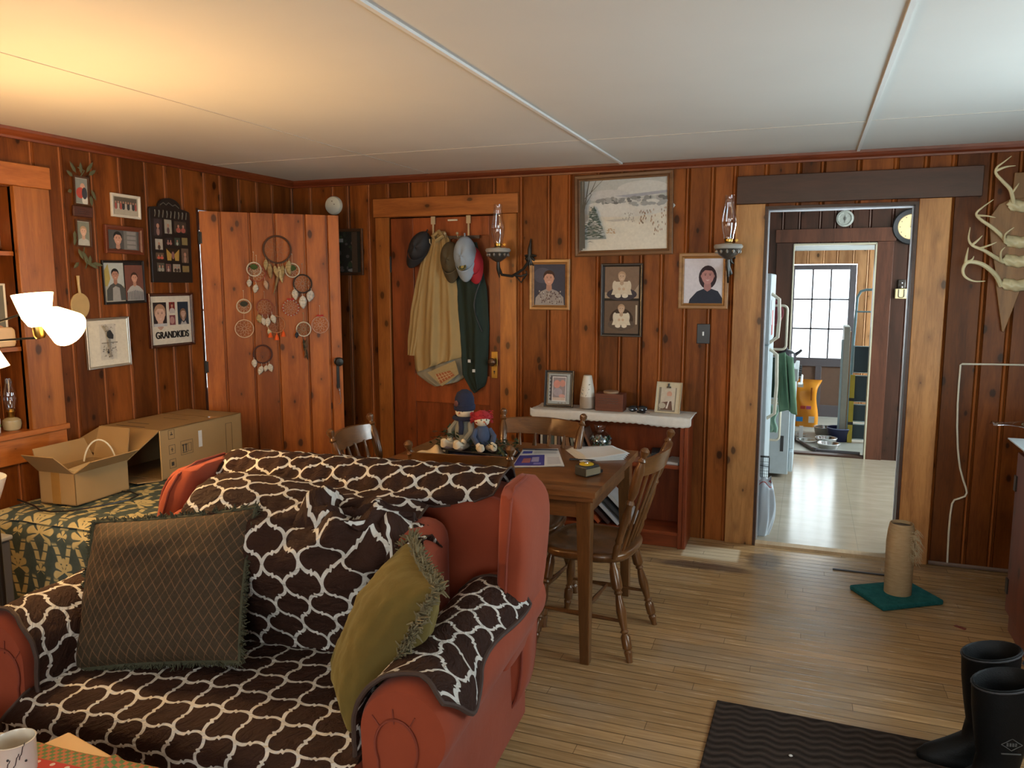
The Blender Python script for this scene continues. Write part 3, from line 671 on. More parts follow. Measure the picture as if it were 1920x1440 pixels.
# ================================================================== pillows
def pillow(name, w, h, t, mat, par, pinch=.07, seed=0):
    def f(u_, v_, s):
        a = 2 * u_ - 1; c = 2 * v_ - 1
        k = (1 - abs(a) ** 2.6) ; k2 = (1 - abs(c) ** 2.6)
        px = a * (1 - pinch * (1 - c * c) * abs(a)); py = c * (1 - pinch * (1 - a * a) * abs(c))
        z = t / 2 * max(0, k) ** .55 * max(0, k2) ** .55
        z += (fbm(a * 2, c * 2, seed + s) * .05 + fbm(a * 5, c * 5, seed) * .02) * t * min(1, k * k2 * 4)
        return (px * w / 2, py * h / 2, s * z)
    m = MB(); m.grid(lambda a, b_: f(a, b_, 1), 36, 36, lambda a, b_: (a * w, b_ * h)); m.grid(lambda a, b_: f(a, 1 - b_, -1), 36, 36, lambda a, b_: (a * w, (1 - b_) * h))
    o = m.build(name, mat, par, angle=180)
    return [f(t_ / 40, 0, 1) for t_ in range(41)] + [f(1, t_ / 40, 1) for t_ in range(1, 41)] + [f(1 - t_ / 40, 1, 1) for t_ in range(1, 41)] + [f(0, 1 - t_ / 40, 1) for t_ in range(1, 40)]
def fringe(edge, par, mat, L=.022, n=3, seed=3, r=.0016):
    rr_ = random.Random(seed); m = MB(); N = len(edge)
    for i in range(N):
        for k in range(n):
            t = rr_.random(); a = Vector(edge[i]).lerp(Vector(edge[(i + 1) % N]), t); d = Vector((a.x, a.y, 0)).normalized()
            d2 = (d + Vector((rr_.uniform(-.6, .6), rr_.uniform(-.6, .6), rr_.uniform(-.9, .9)))).normalized(); l = L * rr_.uniform(.6, 1.2)
            m.tube([a - d * .006, a + d2 * l * .5, a + (d2 + Vector((rr_.uniform(-.5, .5), rr_.uniform(-.5, .5), rr_.uniform(-.5, .5)))) * l * .8], [r * 1.5, r * 1.2, r * .6], 4)
    m.tube([Vector(p) for p in edge], .0065, 6, True)
    o = m.build('fringe', mat, par); return o
m_, nt, b = newmat('woven_diamond_cloth', .8, 0, .25)
uvn = nd('ShaderNodeUVMap'); tx = nd('ShaderNodeSeparateXYZ'); lk(uvn.outputs[0], tx.inputs[0]); U, V = E(tx.outputs[0]), E(tx.outputs[1])
p_ = U / .031; tri = ((p_).frac() - .5).abs() * 2
def zig(ph): return (((V / .046 + tri * .5 + ph).frac() - .5).abs() * 2)
def zig2(ph): return (((V / .046 - tri * .5 + ph).frac() - .5).abs() * 2)
l1 = smooth_(zig(0), .84, .96).max(smooth_(zig2(0), .86, .97) * .85); dd = smooth_((zig(0) - .35).abs(), .14, .04) * .5
n_ = noise_(uvn.outputs[0], 70, 2)
lk(mixc(dd, mixc(l1, mixc(n_, (.034, .022, .011), (.060, .040, .020)), (.15, .080, .040)), (.022, .018, .010)), b.inputs['Base Color']); bump(b, l1 * .6 + n_ * .5, .5, .004); M_DIAM = m_
def basis(o, X, Z):
    X = Vector(X).normalized(); Z = Vector(Z); Z = (Z - X * Z.dot(X)).normalized(); Y = Z.cross(X)
    return Matrix(((X.x, Y.x, Z.x, o[0]), (X.y, Y.y, Z.y, o[1]), (X.z, Y.z, Z.z, o[2]), (0, 0, 0, 1)))
P1 = thing('throw_pillow', 'square brown diamond-woven pillow with dark fringe on the armchair seat', 'pillow', basis((-1.785, 1.735, .685), (.97, .20, .13), (.10, -.86, .50)))
e = pillow('pillow_cover', .56, .45, .15, M_DIAM, P1, .05, 1); fringe(e, P1, flat((.05, .05, .026), .9, name='dark_green_fringe'), .020, 7, 3, .0024)
m_, nt, b = newmat('olive_velvet', .8, 0, .2); b.inputs['Sheen Weight'].default_value = .35; b.inputs['Sheen Tint'].default_value = (.6, .5, .2, 1)
lk(mixc(noise_(coord(), 6, 4), (.075, .050, .010), (.15, .105, .022)), b.inputs['Base Color']); bump(b, noise_(coord('Object', (1, 1, 1)), 8, 4), .4, .02); M_OLIVE = m_
P2 = thing('throw_pillow', 'olive velvet pillow with shaggy fringe leaning on the right arm of the armchair', 'pillow', basis((-1.045, 1.77, .640), (-.62, .78, .04), (-.676, -.561, .469)))
e = pillow('pillow_cover', .35, .46, .20, M_OLIVE, P2, .07, 5); fringe(e, P2, flat((.16, .13, .065), .9, name='olive_fringe'), .034, 14, 8, .0026)
# ================================================================== floral bench against the left wall
m_, nt, b = newmat('damask_cloth', .75, 0, .3)
uvn = nd('ShaderNodeUVMap'); tx = nd('ShaderNodeSeparateXYZ'); lk(uvn.outputs[0], tx.inputs[0]); U, V = E(tx.outputs[0]), E(tx.outputs[1])
wn = noise_(uvn.outputs[0], 12, 2) - .5
def palm(ou, ov, R_, pet, su=.27, sv=.31):
    cu = (((U + wn * .012) / su + ou).frac() - .5) * su; cv = (((V + wn * .012) / sv + ov).frac() - .5) * sv
    r = (cu * cu + cv * cv).sqrt(); th = E.op('ARCTAN2', cu, cv)
    k = (th * pet).cos().abs()
    body = smooth_(r - (k * .30 + .70) * R_, .004, -.004) * smooth_(k, .28, .48).max(smooth_(r, .28 * R_, .2 * R_))
    up = smooth_(th.abs(), 2.3, 2.1)
    tail = smooth_((cu.abs() - (.055 + cv * .35)).abs(), .016, .010) * smooth_(cv, -.02, -.035) * smooth_(cv, -.135, -.12) * smooth_(((cv * 26).frac() - .5).abs(), .46, .38)
    return (body * up).max(tail)
mo = palm(0, 0, .082, 4.5).max(palm(.5, .5, .060, 3.5)).max(palm(.5, .02, .03, 2.5)).max(palm(0, .5, .03, 2.5))
lk(mixc(mo, mixc(noise_(uvn.outputs[0], 18, 4, .7), (.025, .045, .040), (.095, .125, .120)), mixc(noise_(uvn.outputs[0], 30, 3), (.40, .33, .14), (.60, .52, .29))), b.inputs['Base Color'])
bump(b, mo * .4 + noise_(uvn.outputs[0], 40, 3) * .4, .3, .004); M_DAMASK = m_
BN = thing('upholstered_bench', 'bench in blue-green and cream floral cloth against the left wall, under the cardboard boxes', 'bench', T(-3.05, 3.1, 0))
bx = (-.455, .45, -.735, .72); bz = .555; br = .085
def fben(u_, v_):
    # closed footprint loop (u) swept from floor (v=0) over the rounded edge to the centre (v=1)
    w, d = (bx[1] - bx[0]) / 2, (bx[3] - bx[2]) / 2; cx, cy = (bx[0] + bx[1]) / 2, (bx[2] + bx[3]) / 2
    P_ = 2 * (2 * w + 2 * d); s = u_ * P_ / 1; s %= P_
    if s < 2 * w: qx, qy = -w + s, -d
    elif s < 2 * w + 2 * d: qx, qy = w, -d + s - 2 * w
    elif s < 4 * w + 2 * d: qx, qy = w - (s - 2 * w - 2 * d), d
    else: qx, qy = -w, d - (s - 4 * w - 2 * d)
    Lh = bz - br; Lr = br * pi / 2; Lt = .36; L = v_ * (Lh + Lr + Lt)
    if L < Lh: k = 0; z = L
    elif L < Lh + Lr: a = (L - Lh) / br; k = br * (1 - cos(a)); z = Lh + br * sin(a)
    else: k = br + (L - Lh - Lr); z = bz + .012 * sin(min(1, (L - Lh - Lr) / .36) * pi / 2)
    sx_ = max(0, 1 - k / w); sy_ = max(0, 1 - k / d)
    if k > br: sx_ = (w - k) / w; sy_ = (d - k) / d
    n1 = .006 * fbm(qx * 4, qy * 4, z * 4)
    x, y = qx * sx_, qy * sy_
    # soften the vertical corners
    e = max(0, (abs(x) / (w * sx_ + 1e-6)) ** 10 + (abs(y) / (d * sy_ + 1e-6)) ** 10 - 1); f_ = 1 - .035 * e
    return (cx + x * f_ + n1, cy + y * f_ + n1, z + n1)
def uvn_(u_, v_): 
    p = fben(u_, v_); w, d = .4525, .7275; P_ = 4 * (w + d); return (u_ * P_ + .03, v_ * .89) if v_ < .68 else (u_ * P_ + .03, v_ * .89)
m = MB(); m.grid(fben, 120, 44, uvn_, cu=False)
m.poly([(-.2, -.3, bz), (.2, -.3, bz), (.2, .3, bz), (-.2, .3, bz)]); m.build('cover', M_DAMASK, BN, angle=70)
# floral top laid as a true plan so the pattern does not stretch
def ftop(u_, v_):
    x = bx[0] + .02 + (bx[1] - bx[0] - .04) * u_; y = bx[2] + .02 + (bx[3] - bx[2] - .04) * v_
    d = min(x - bx[0], bx[1] - x, y - bx[2], bx[3] - y); z = bz + .002 - (0 if d > br else br - sqrt(max(0, br * br - (br - d) ** 2)))
    return (x, y, z + .006 + .006 * fbm(x * 4, y * 4, 1) + .010 * (1 - (2 * u_ - 1) ** 2))
m = MB(); m.grid(ftop, 50, 70, lambda a, b_: (a * .87 + .08, b_ * 1.42 + .47)); m.build('cushion_top', M_DAMASK, BN, angle=180)
# ================================================================== cardboard boxes on the bench
m_, nt, b = newmat('corrugated_cardboard', .75, 0, .25); v = coord(); n = noise_(v, 5, 4)
lk(mixc(n, (.30, .185, .075), (.38, .245, .11)), b.inputs['Base Color']); bump(b, noise_(coord('Object', (1, 1, 60)), 3, 1), .04, .002); M_CARD = m_
M_CARDIN = flat((.43, .27, .11), .8, name='cardboard_inside'); M_INK = flat((.05, .035, .02), .7, name='printed_ink'); M_TAPE = flat((.32, .17, .045), .25, name='brown_packing_tape')
BZ = .590
def flapbox(t, w, d, h, th, flaps, mat=M_CARD):
    """open carton; local origin at a bottom corner; w along x, d along y; flaps = {side: (length, angle from horizontal outward)}"""
    m = MB(); m.mat = 0
    m.box(0, w, 0, d, 0, th); m.box(0, w, 0, th, 0, h); m.box(0, w, d - th, d, 0, h); m.box(0, th, 0, d, 0, h); m.box(w - th, w, 0, d, 0, h)
    m.build('carton', mat, t, smooth=False)
    for s, (L, a) in flaps.items():
        m = MB(); a = radians(a); ca, sa = cos(a) * L, sin(a) * L; g = .012
        if s == 'x0': q = [(0, 0, h), (0, d, h), (-ca, d - g, h + sa), (-ca, g, h + sa)]
        if s == 'x1': q = [(w, d, h), (w, 0, h), (w + ca, g, h + sa), (w + ca, d - g, h + sa)]
        if s == 'y0': q = [(w, 0, h), (0, 0, h), (g, -ca, h + sa), (w - g, -ca, h + sa)]
        if s == 'y1': q = [(0, d, h), (w, d, h), (w - g, d + ca, h + sa), (g, d + ca, h + sa)]
        m.poly(q); m.build('flap', mat, t, smooth=False, solid=th)
SB = thing('cardboard_box', 'small open cardboard box with raised flaps at the near end of the floral bench', 'box', T(-3.315, 2.535, BZ - .008, 2))
flapbox(SB, .215, .31, .150, .004, {'y0': (.13, 46), 'x1': (.105, 34), 'x0': (.105, 66), 'y1': (.155, 76)})
m = MB(); m.box(.075, .125, -.0012, .0, 0.0, .148); m.build('packing_tape', M_TAPE, SB, smooth=False)
PH = thing('paper_packet', 'cream paper packet lying inside the small open cardboard box', 'paper', T(-3.24, 2.62, BZ + .05, 15)); 
MB().box(0, .12, 0, .16, 0, .085).build('packet', flat((.60, .50, .33), .7), PH, smooth=False, bevel=.006)
MB().tube([(.02 + .055 * (1 - cos(t * pi / 14)), .10 + .08 * t / 14, .10 + .10 * sin(t * pi / 14)) for t in range(15)], .004, 6).build('white_cord', CREAM, PH)
BB = thing('cardboard_box', 'long printed cardboard box open at its near end, behind the small open box', 'box', T(-3.50, 3.06, BZ - .010, -1.5))
BW, BL, BH, th = .405, .60, .262, .005
m = MB(); m.box(0, BW, 0, BL, 0, th); m.box(0, BW, 0, BL, BH - th, BH); m.box(0, th, 0, BL, 0, BH); m.box(BW - th, BW, 0, BL, 0, BH); m.box(0, BW, BL - th, BL, 0, BH); m.build('carton', M_CARD, BB, smooth=False)
m = MB(); m.poly([(0, 0, BH), (BW, 0, BH), (BW - .01, -.20, BH - .115), (.0, -.21, BH - .07)]); fl1 = m.build('flap', M_CARD, BB, smooth=False, solid=th)
m = MB(); m.M = Matrix.Translation((.17, -.10, BH - .041)) @ Matrix.Rotation(radians(26), 4, 'X'); m.box(0, .085, -.008, .008, 0, .0035); m.build('handle_slot', M_INK, fl1, smooth=False)
m = MB(); m.poly([(0, 0, 0), (BW, 0, 0), (BW - .03, -.13, .012), (.03, -.13, .012)]); m.build('flap', M_CARD, BB, smooth=False, solid=th)
m = MB(); m.poly([(BW, 0, 0), (BW, 0, BH), (BW - .07, .10, BH - .01), (BW - .07, .10, .01)]); m.build('flap', M_CARDIN, BB, smooth=False, solid=th)
m = MB(); X1 = BW + .0006                # printed marks on the long side
def outl(y, z, w, h, t=.0018):
    m.box(X1, X1 + .0005, y, y + w, z, z + t); m.box(X1, X1 + .0005, y, y + w, z + h - t, z + h); m.box(X1, X1 + .0005, y, y + t, z, z + h); m.box(X1, X1 + .0005, y + w - t, y + w, z, z + h)
for z, k in ((.205, 0), (.125, 1), (.05, 2)):
    outl(.055, z - .0, .042, .048)
    if k == 0: m.box(X1, X1 + .0005, .068, .085, z + .02, z + .026); m.box(X1, X1 + .0005, .074, .078, z + .02, z + .038)
    if k == 1: m.box(X1, X1 + .0005, .074, .078, z + .012, z + .034); m.box(X1, X1 + .0005, .068, .084, z + .022, z + .026)
    if k == 2: m.box(X1, X1 + .0005, .067, .085, z + .012, z + .032)
outl(.135, .105, .085, .075)
for yy in (.148, .168): m.box(X1, X1 + .0005, yy, yy + .008, .122, .160); m.box(X1, X1 + .0005, yy - .004, yy + .012, .155, .162)
m.box(X1, X1 + .0005, .145, .180, .115, .119); outl(.185, .118, .025, .045)
m.box(.05, .2, .12, .128, BH + .0002, BH + .0008); m.box(.12, .3, .30, .304, BH + .0002, BH + .0008); m.box(.06, .26, .035, .045, BH + .0002, BH + .0008)
outl(.47, .03, .05, .19); m.build('printed_marks', M_INK, BB, smooth=False)
m = MB(); m.box(X1 + .0003, X1 + .001, .262, .288, .125, .215); m.build('shipping_label', flat((.6, .6, .58), .5), BB, smooth=False)
m = MB(); m.box(0, BW, .395, .43, BH + .0004, BH + .001); m.build('clear_tape', flat((.45, .30, .14), .15), BB, smooth=False)
tag(MB().tube([Vector((-3.42, 2.50, .592)), Vector((-3.30, 2.475, .588)), Vector((-3.24, 2.45, .591)), Vector((-3.19, 2.43, .586)), Vector((-3.12, 2.43, .585)), Vector((-3.03, 2.46, .591)), Vector((-2.97, 2.56, .592)), Vector((-2.93, 2.68, .592)), Vector((-2.955, 2.76, .592)), Vector((-3.03, 2.79, .592)), Vector((-3.08, 2.78, .592))], .0042, 8).build('power_cord', BLACK), 'black cord lying looped on the floral bench in front of the small box', 'cord')
# ================================================================== tree lamp at the left
LP = thing('floor_lamp', 'multi-arm floor lamp with lit white glass shades at the left edge', 'lamp', T(-2.72, 1.90, 0))
m_, nt, b = newmat('lit_opal_shade', .4); b.inputs['Base Color'].default_value = (.9, .8, .6, 1); b.inputs['Emission Color'].default_value = (1, .62, .26, 1); b.inputs['Emission Strength'].default_value = 12.0; M_LIT = m_
M_UNLIT = flat((.68, .66, .58), .35, name='unlit_opal_shade')
MB().lathe([(.13, 0), (.13, .012), (.03, .03), (.012, .05)], 24).build('base', IRON, LP)
MB().lathe([(.011, .04), (.011, 1.62), (.018, 1.63), (.001, 1.66)], 12).build('pole', IRON, LP)
SH = [(.018, 0), (.030, .006), (.046, .035), (.056, .075), (.066, .118)]
def shade(p, d, mat, lit):
    p = Vector(p) - Vector((-2.72, 1.90, 0)); d = Vector(d).normalized(); q = d.to_track_quat('Z', 'Y').to_matrix().to_4x4()
    m = MB(); m.M = Matrix.Translation(p) @ q; m.shell(SH, 28); m.shell([(r - .003, z) for r, z in SH][::-1], 28)
    o = m.build('lamp_shade', mat, LP)
    s = MB(); s.M = m.M; s.lathe([(.014, -.04), (.020, -.03), (.020, .004), (.010, .012)], 14); s.build('socket', BRASS, o)
    e0 = p - d * .038; a = MB(); a.tube([e0, e0 * .75 + Vector((0, 0, p.z - .045)) * .25, e0 * .3 + Vector((0, 0, p.z - .05)) * .7, Vector((0, 0, p.z - .03))], .004, 8); a.build('arm', IRON, LP)
    if lit:
        l = bpy.data.lights.new('bulb', 'POINT'); l.energy = lit; l.color = (1, .60, .25); l.shadow_soft_size = .03
        lo = bpy.data.objects.new('bulb', l); COL.objects.link(lo); lo.location = p + d * .13; lo.parent = LP
shade((-2.552, 1.995, 1.442), (-.12, -.02, 1), M_LIT, 38)
shade((-2.515, 2.0, 1.490), (.85, .0, -.42), M_LIT, 32)
shade((-2.775, 1.930, 1.40), (.25, .1, -.95), M_LIT, 10)
shade((-2.715, 1.86, .80), (.12, .0, 1), M_UNLIT, 0)
GB = thing('storage_bin', 'dark grey bin with a pale rim beneath the floor lamp at the left edge', 'bin', T(-3.16, 2.06, 0))
MB().box(-.13, .13, -.11, .11, 0, .55).build('body', flat((.055, .055, .06), .6), GB, bevel=.01)
MB().box(-.137, .137, -.117, .117, .55, .57).build('rim', flat((.25, .26, .26), .4), GB, bevel=.006)
# ================================================================== dining table
TB = thing('dining_table', 'square maple dining table with drop edge and tapered legs', 'table', T(-1.325, 3.415, 0))
TX, TY, TZ = .55, .425, .752
m = MB()
for i in range(7):
    a = -TY + 2 * TY * i / 7; m.setc((random.random(), random.random(), 0)); m.box(-TX + .0, TX, a, a + 2 * TY / 7, TZ - .024, TZ)
m.build('tabletop', M_MAPLEX, TB, smooth=False)
m = MB(); m.setc((.3, .6, 0)); m.box(-TX + .012, TX - .012, -TY + .012, TY - .012, TZ - .046, TZ - .026); m.build('extension_leaf', M_MAPLEX, TB, smooth=False)
m = MB(); m.setc((.1, .3, 0))
for a in ((-TX + .06, TX - .06, -TY + .05, -TY + .07), (-TX + .06, TX - .06, TY - .07, TY - .05), (-TX + .05, -TX + .07, -TY + .06, TY - .06), (TX - .07, TX - .05, -TY + .06, TY - .06)): m.box(*a, TZ - .125, TZ - .046)
m.build('apron', M_MAPLEX, TB, smooth=False)
for sx in (-1, 1):
    for sy in (-1, 1):
        m = MB(); m.setc((.5, .5, 0)); x, y = sx * (TX - .055), sy * (TY - .05)
        b0 = m.av([(x + a * .031, y + c * .031, TZ - .046) for a, c in ((-1, -1), (1, -1), (1, 1), (-1, 1))]); b1 = m.av([(x + sx * .012 + a * .020, y + sy * .010 + c * .020, 0) for a, c in ((-1, -1), (1, -1), (1, 1), (-1, 1))])
        for i in range(4): j = (i + 1) % 4; m.af([b1 + i, b1 + j, b0 + j, b0 + i])
        m.af([b1 + 3, b1 + 2, b1 + 1, b1]); m.af([b0, b0 + 1, b0 + 2, b0 + 3]); m.build('leg', M_MAPLE, TB, smooth=False, bevel=.003)
# ================================================================== dining chairs
def make_chair(label, M):
    t = thing('dining_chair', label, 'chair', M, 'dining chairs around the table')
    zs = .445
    m = MB(); m.setc((.5, .5, 0))      # saddled seat
    def rad(a): c, s = cos(a), sin(a); k = (abs(c) ** 3.2 + abs(s) ** 3.2) ** (-1 / 3.2); return k
    def fs(u_, v_):
        a = 2 * pi * u_; k = rad(a); w = .215 if sin(a) < 0 else .215 ; w = .215 + .012 * sin(a); d = .205
        pr = [(0, .0), (.4, -.006), (.75, -.002), (.92, .006), (.98, .003), (1.0, -.006), (.985, -.022), (.93, -.034), (.5, -.036), (0, -.036)]
        i = v_ * (len(pr) - 1); i0 = min(int(i), len(pr) - 2); f_ = i - i0; r_ = pr[i0][0] + (pr[i0 + 1][0] - pr[i0][0]) * f_; z = pr[i0][1] + (pr[i0 + 1][1] - pr[i0][1]) * f_
        return (w * k * cos(a) * r_, d * k * sin(a) * r_, zs + z)
    m.grid(fs, 40, 18, cu=True); m.build('seat', M_MAPLE, t, angle=60)
    legp = [(0, .013), (.06, .016), (.10, .022), (.22, .024), (.27, .024), (.30, .014), (.32, .019), (.34, .013), (.40, .017), (.50, .022), (.62, .017), (.68, .013), (.70, .019), (.72, .013), (.75, .021), (.86, .021), (.88, .014), (.90, .019), (.97, .013), (1, .014)]
    L = {}
    for sx in (-1, 1):
        for sy, (ty, by) in ((1, (.145, .205)), (-1, (-.135, -.235))):
            p0 = (sx * .150, ty, zs - .03); p1 = (sx * .205, by, 0); L[sx, sy] = (Vector(p0), Vector(p1))
            m = MB(); m.setc((.5, .5, 0)); m.turned(p0, p1, legp, 12); m.build('leg', M_MAPLE, t)
    st = [(0, .007), (.3, .009), (.5, .012), (.7, .009), (1, .007)]
    mids = []
    for sx in (-1, 1):
        a = L[sx, 1][0].lerp(L[sx, 1][1], .60); b2 = L[sx, -1][0].lerp(L[sx, -1][1], .60); mids.append(a.lerp(b2, .5))
        m = MB(); m.setc((.5, .5, 0)); m.turned(a, b2, st, 8); m.build('stretcher', M_MAPLE, t)
    m = MB(); m.setc((.5, .5, 0)); m.turned(mids[0], mids[1], st, 8); m.build('stretcher', M_MAPLE, t)
    postp = [(0, .011), (.05, .014), (.10, .017), (.14, .012), (.16, .017), (.20, .014), (.40, .019), (.48, .014), (.51, .019), (.54, .012), (.57, .017), (.62, .021), (.80, .021), (.85, .015), (.875, .012), (.89, .019), (.91, .012), (.925, .011), (.95, .018), (.975, .019), (.995, .010), (1, .001)]
    for sx in (-1, 1):
        m = MB(); m.setc((.5, .5, 0)); m.turned((sx * .178, -.150, zs - .01), (sx * .224, -.29, .935), postp, 12); m.build('back_post', M_MAPLE, t)
    m = MB(); m.setc((.4, .5, 0))        # bowed crest rail with a dipped outline
    def fr(u_, v_):
        x = -.215 + .43 * u_; bow = -.045 * (1 - (2 * u_ - 1) ** 2); top = .884 + .010 * (1 - (2 * u_ - 1) ** 2) ; bot = .806 + .003 * (2 * u_ - 1) ** 2
        k = (v_ * 4) % 4
        z = {0: top, 1: bot}.get(0); 
        q = [(top, -.008), (top, .008), (bot, .008), (bot, -.008), (top, -.008)][min(4, int(round(k if v_ < 1 else 4)))]
        zz = q[0]; yb = -.15 - .135 * ((zz - .435) / .47)
        return (x, yb + bow + q[1], zz)
    m.grid(fr, 20, 4); m.build('crest_rail', M_MAPLEX2, t, angle=40, bevel=.003)
    for i in range(4):
        x0 = -.105 + .07 * i; x1 = -.125 + .0833 * i; b_ = -.04 * (1 - (x1 / .215) ** 2)
        sp = [(0, .006), (.15, .007), (.45, .009), (.7, .016), (.8, .015), (.92, .008), (1, .006)]
        m = MB(); m.setc((.5, .5, 0)); p0, p1 = Vector((x0, -.165, zs - .005)), Vector((x1, -.15 - .1 + b_, .815))
        m.M = Matrix(); pts = [p0.lerp(p1, q) for q, r in sp]
        for (pa, (qa, ra)), (pb_, (qb, rb)) in zip(zip(pts, sp), zip(pts[1:], sp[1:])):
            ia = m.av([pa + Vector((cos(k * pi / 4) * ra, sin(k * pi / 4) * min(ra, .007), 0)) for k in range(8)]); ib = m.av([pb_ + Vector((cos(k * pi / 4) * rb, sin(k * pi / 4) * min(rb, .007), 0)) for k in range(8)])
            for k in range(8): k2 = (k + 1) % 8; m.af([ia + k, ia + k2, ib + k2, ib + k])
        m.build('spindle', M_MAPLE, t)
    return t
M_MAPLEX2 = wood('maple_crest_wood', (.08, .030, .008), (.19, .080, .025), 'X', .28, knots=False, tone=.15, coat=.3)
def chairM(px, py, deg):   # px, py = centre between the tops of the back posts, deg = heading (0 faces +Y)
    a = radians(deg); return T(px - .285 * sin(a), py + .285 * cos(a), 0, deg)
c0 = make_chair('maple spindle-back chair on the near side of the table, right behind the armchair', chairM(-1.34, 2.905, 7))
dup(c0, chairM(-.578, 3.30, 86), 'maple spindle-back chair at the right end of the table, standing free on the floor')
dup(c0, chairM(-1.27, 3.80, 177), 'maple spindle-back chair on the far side of the table beside the bookcase')
dup(c0, chairM(-2.047, 3.205, -82.5), 'maple spindle-back chair at the left end of the table near the plank door')
# ================================================================== bookcase
BX0, BX1, BY0, BY1, BT = -1.60, -.635, 4.60, 4.835, .800
BK = thing('bookcase', 'low red-brown open bookcase against the back wall under the framed photos', 'bookcase', T(0, 0, 0))
def bpart(name, *a, mat=M_RED, bev=.003): m = MB(); m.setc((random.random(), random.random(), 0)); m.box(*a); return m.build(name, mat, BK, smooth=False, bevel=bev)
bpart('side_panel', BX0, BX0 + .022, BY0, BY1, 0, BT - .02); bpart('side_panel', BX1 - .022, BX1, BY0, BY1, 0, BT - .02)
bpart('top', BX0 - .01, BX1 + .012, BY0 - .012, BY1, BT - .02, BT, mat=M_REDX); bpart('shelf', BX0 + .022, BX1 - .022, BY0 + .012, BY1, .485, .507, mat=M_REDX); bpart('shelf', BX0 + .022, BX1 - .022, BY0 + .005, BY1, .075, .097, mat=M_REDX)
bpart('back_panel', BX0 + .022, BX1 - .022, BY1 - .01, BY1, .097, BT - .02); bpart('plinth', BX0 + .022, BX1 - .022, BY0 + .015, BY0 + .033, 0, .075, mat=M_REDX)
bpart('face_stile', BX1 - .045, BX1 - .022, BY0 - .004, BY0, .0, BT - .02)
# white runner on top, hanging over the front with a scalloped edge
def frun(u_, v_):
    x = BX0 - .015 + (BX1 - BX0 + .035) * u_; L = v_ * .31
    hang = .052 + .006 * sin(u_ * 9)
    wdt = BY1 - .012 - (BY0 - .016)
    s = v_ * (wdt + hang)
    if s < wdt: y = BY1 - .012 - s; z = BT + .004
    else: y = BY0 - .017 - .004 * sin(14 * u_); z = BT + .004 - (s - wdt)
    if u_ > .97: z -= .0; x += 0
    if abs(2 * u_ - 1) > .95 and s > wdt: z += (abs(2 * u_ - 1) - .95) * .25
    sc = .0022 * sin(170 * u_) if v_ > .985 else 0
    return (x, y, z + sc + .0018 * fbm(x * 20, y * 20, 1) + .004 * fbm(x * 5, y * 9, 3))
m = MB(); m.grid(frun, 170, 24); tag(m.build('table_runner', flat((.62, .60, .55), .85, bmp=.3, scale=30, name='white_cotton'), angle=180, solid=.006), 'white scalloped cloth runner covering the bookcase top', 'cloth')
# ================================================================== red cabinet at the right edge
CB = thing('cabinet', 'reddish brown wooden cabinet with black hinges at the right edge of the room', 'cabinet', T(0, 0, 0))
M_CAB = wood('cabinet_wood', (.10, .022, .010), (.17, .042, .020), 'Z', .45, tone=.15)
m = MB(); m.setc((.4, .4, 0)); m.box(.925, 1.49, 2.95, 4.02, .0, .868); m.build('carcass', M_CAB, CB, smooth=False, bevel=.003)
m = MB(); m.setc((.6, .2, 0)); m.box(.895, 1.50, 2.92, 4.045, .868, .889); m.build('top', M_CAB, CB, smooth=False, bevel=.003)
for y0 in (2.98, 3.51):
    m = MB(); m.setc((random.random(), .4, 0)); m.box(.905, .925, y0, y0 + .50, .10, .84); d = m.build('door', M_CAB, CB, smooth=False, bevel=.003)
    ys = y0 + .50 if y0 > 3.2 else y0
    for z in (.22, .70): MB().box(.899, .905, ys - .03, ys + .004, z - .035, z + .035).build('hinge', IRON, d, smooth=False)
    m = MB(); m.M = Matrix.Translation((.905, y0 + (.05 if y0 > 3.2 else .45), .55)) @ Matrix.Rotation(-pi / 2, 4, 'Y'); m.lathe([(.008, 0), (.007, .012), (.016, .02), (.012, .03), (.001, .032)], 14); m.build('knob', IRON, d)
CT = tag(MB().box(.87, 1.20, 3.40, 4.05, .8905, .8955).build('paper_sheet', flat((.62, .72, .75), .3), smooth=False), 'pale blue-white sheet lying on the red-brown cabinet', 'paper')
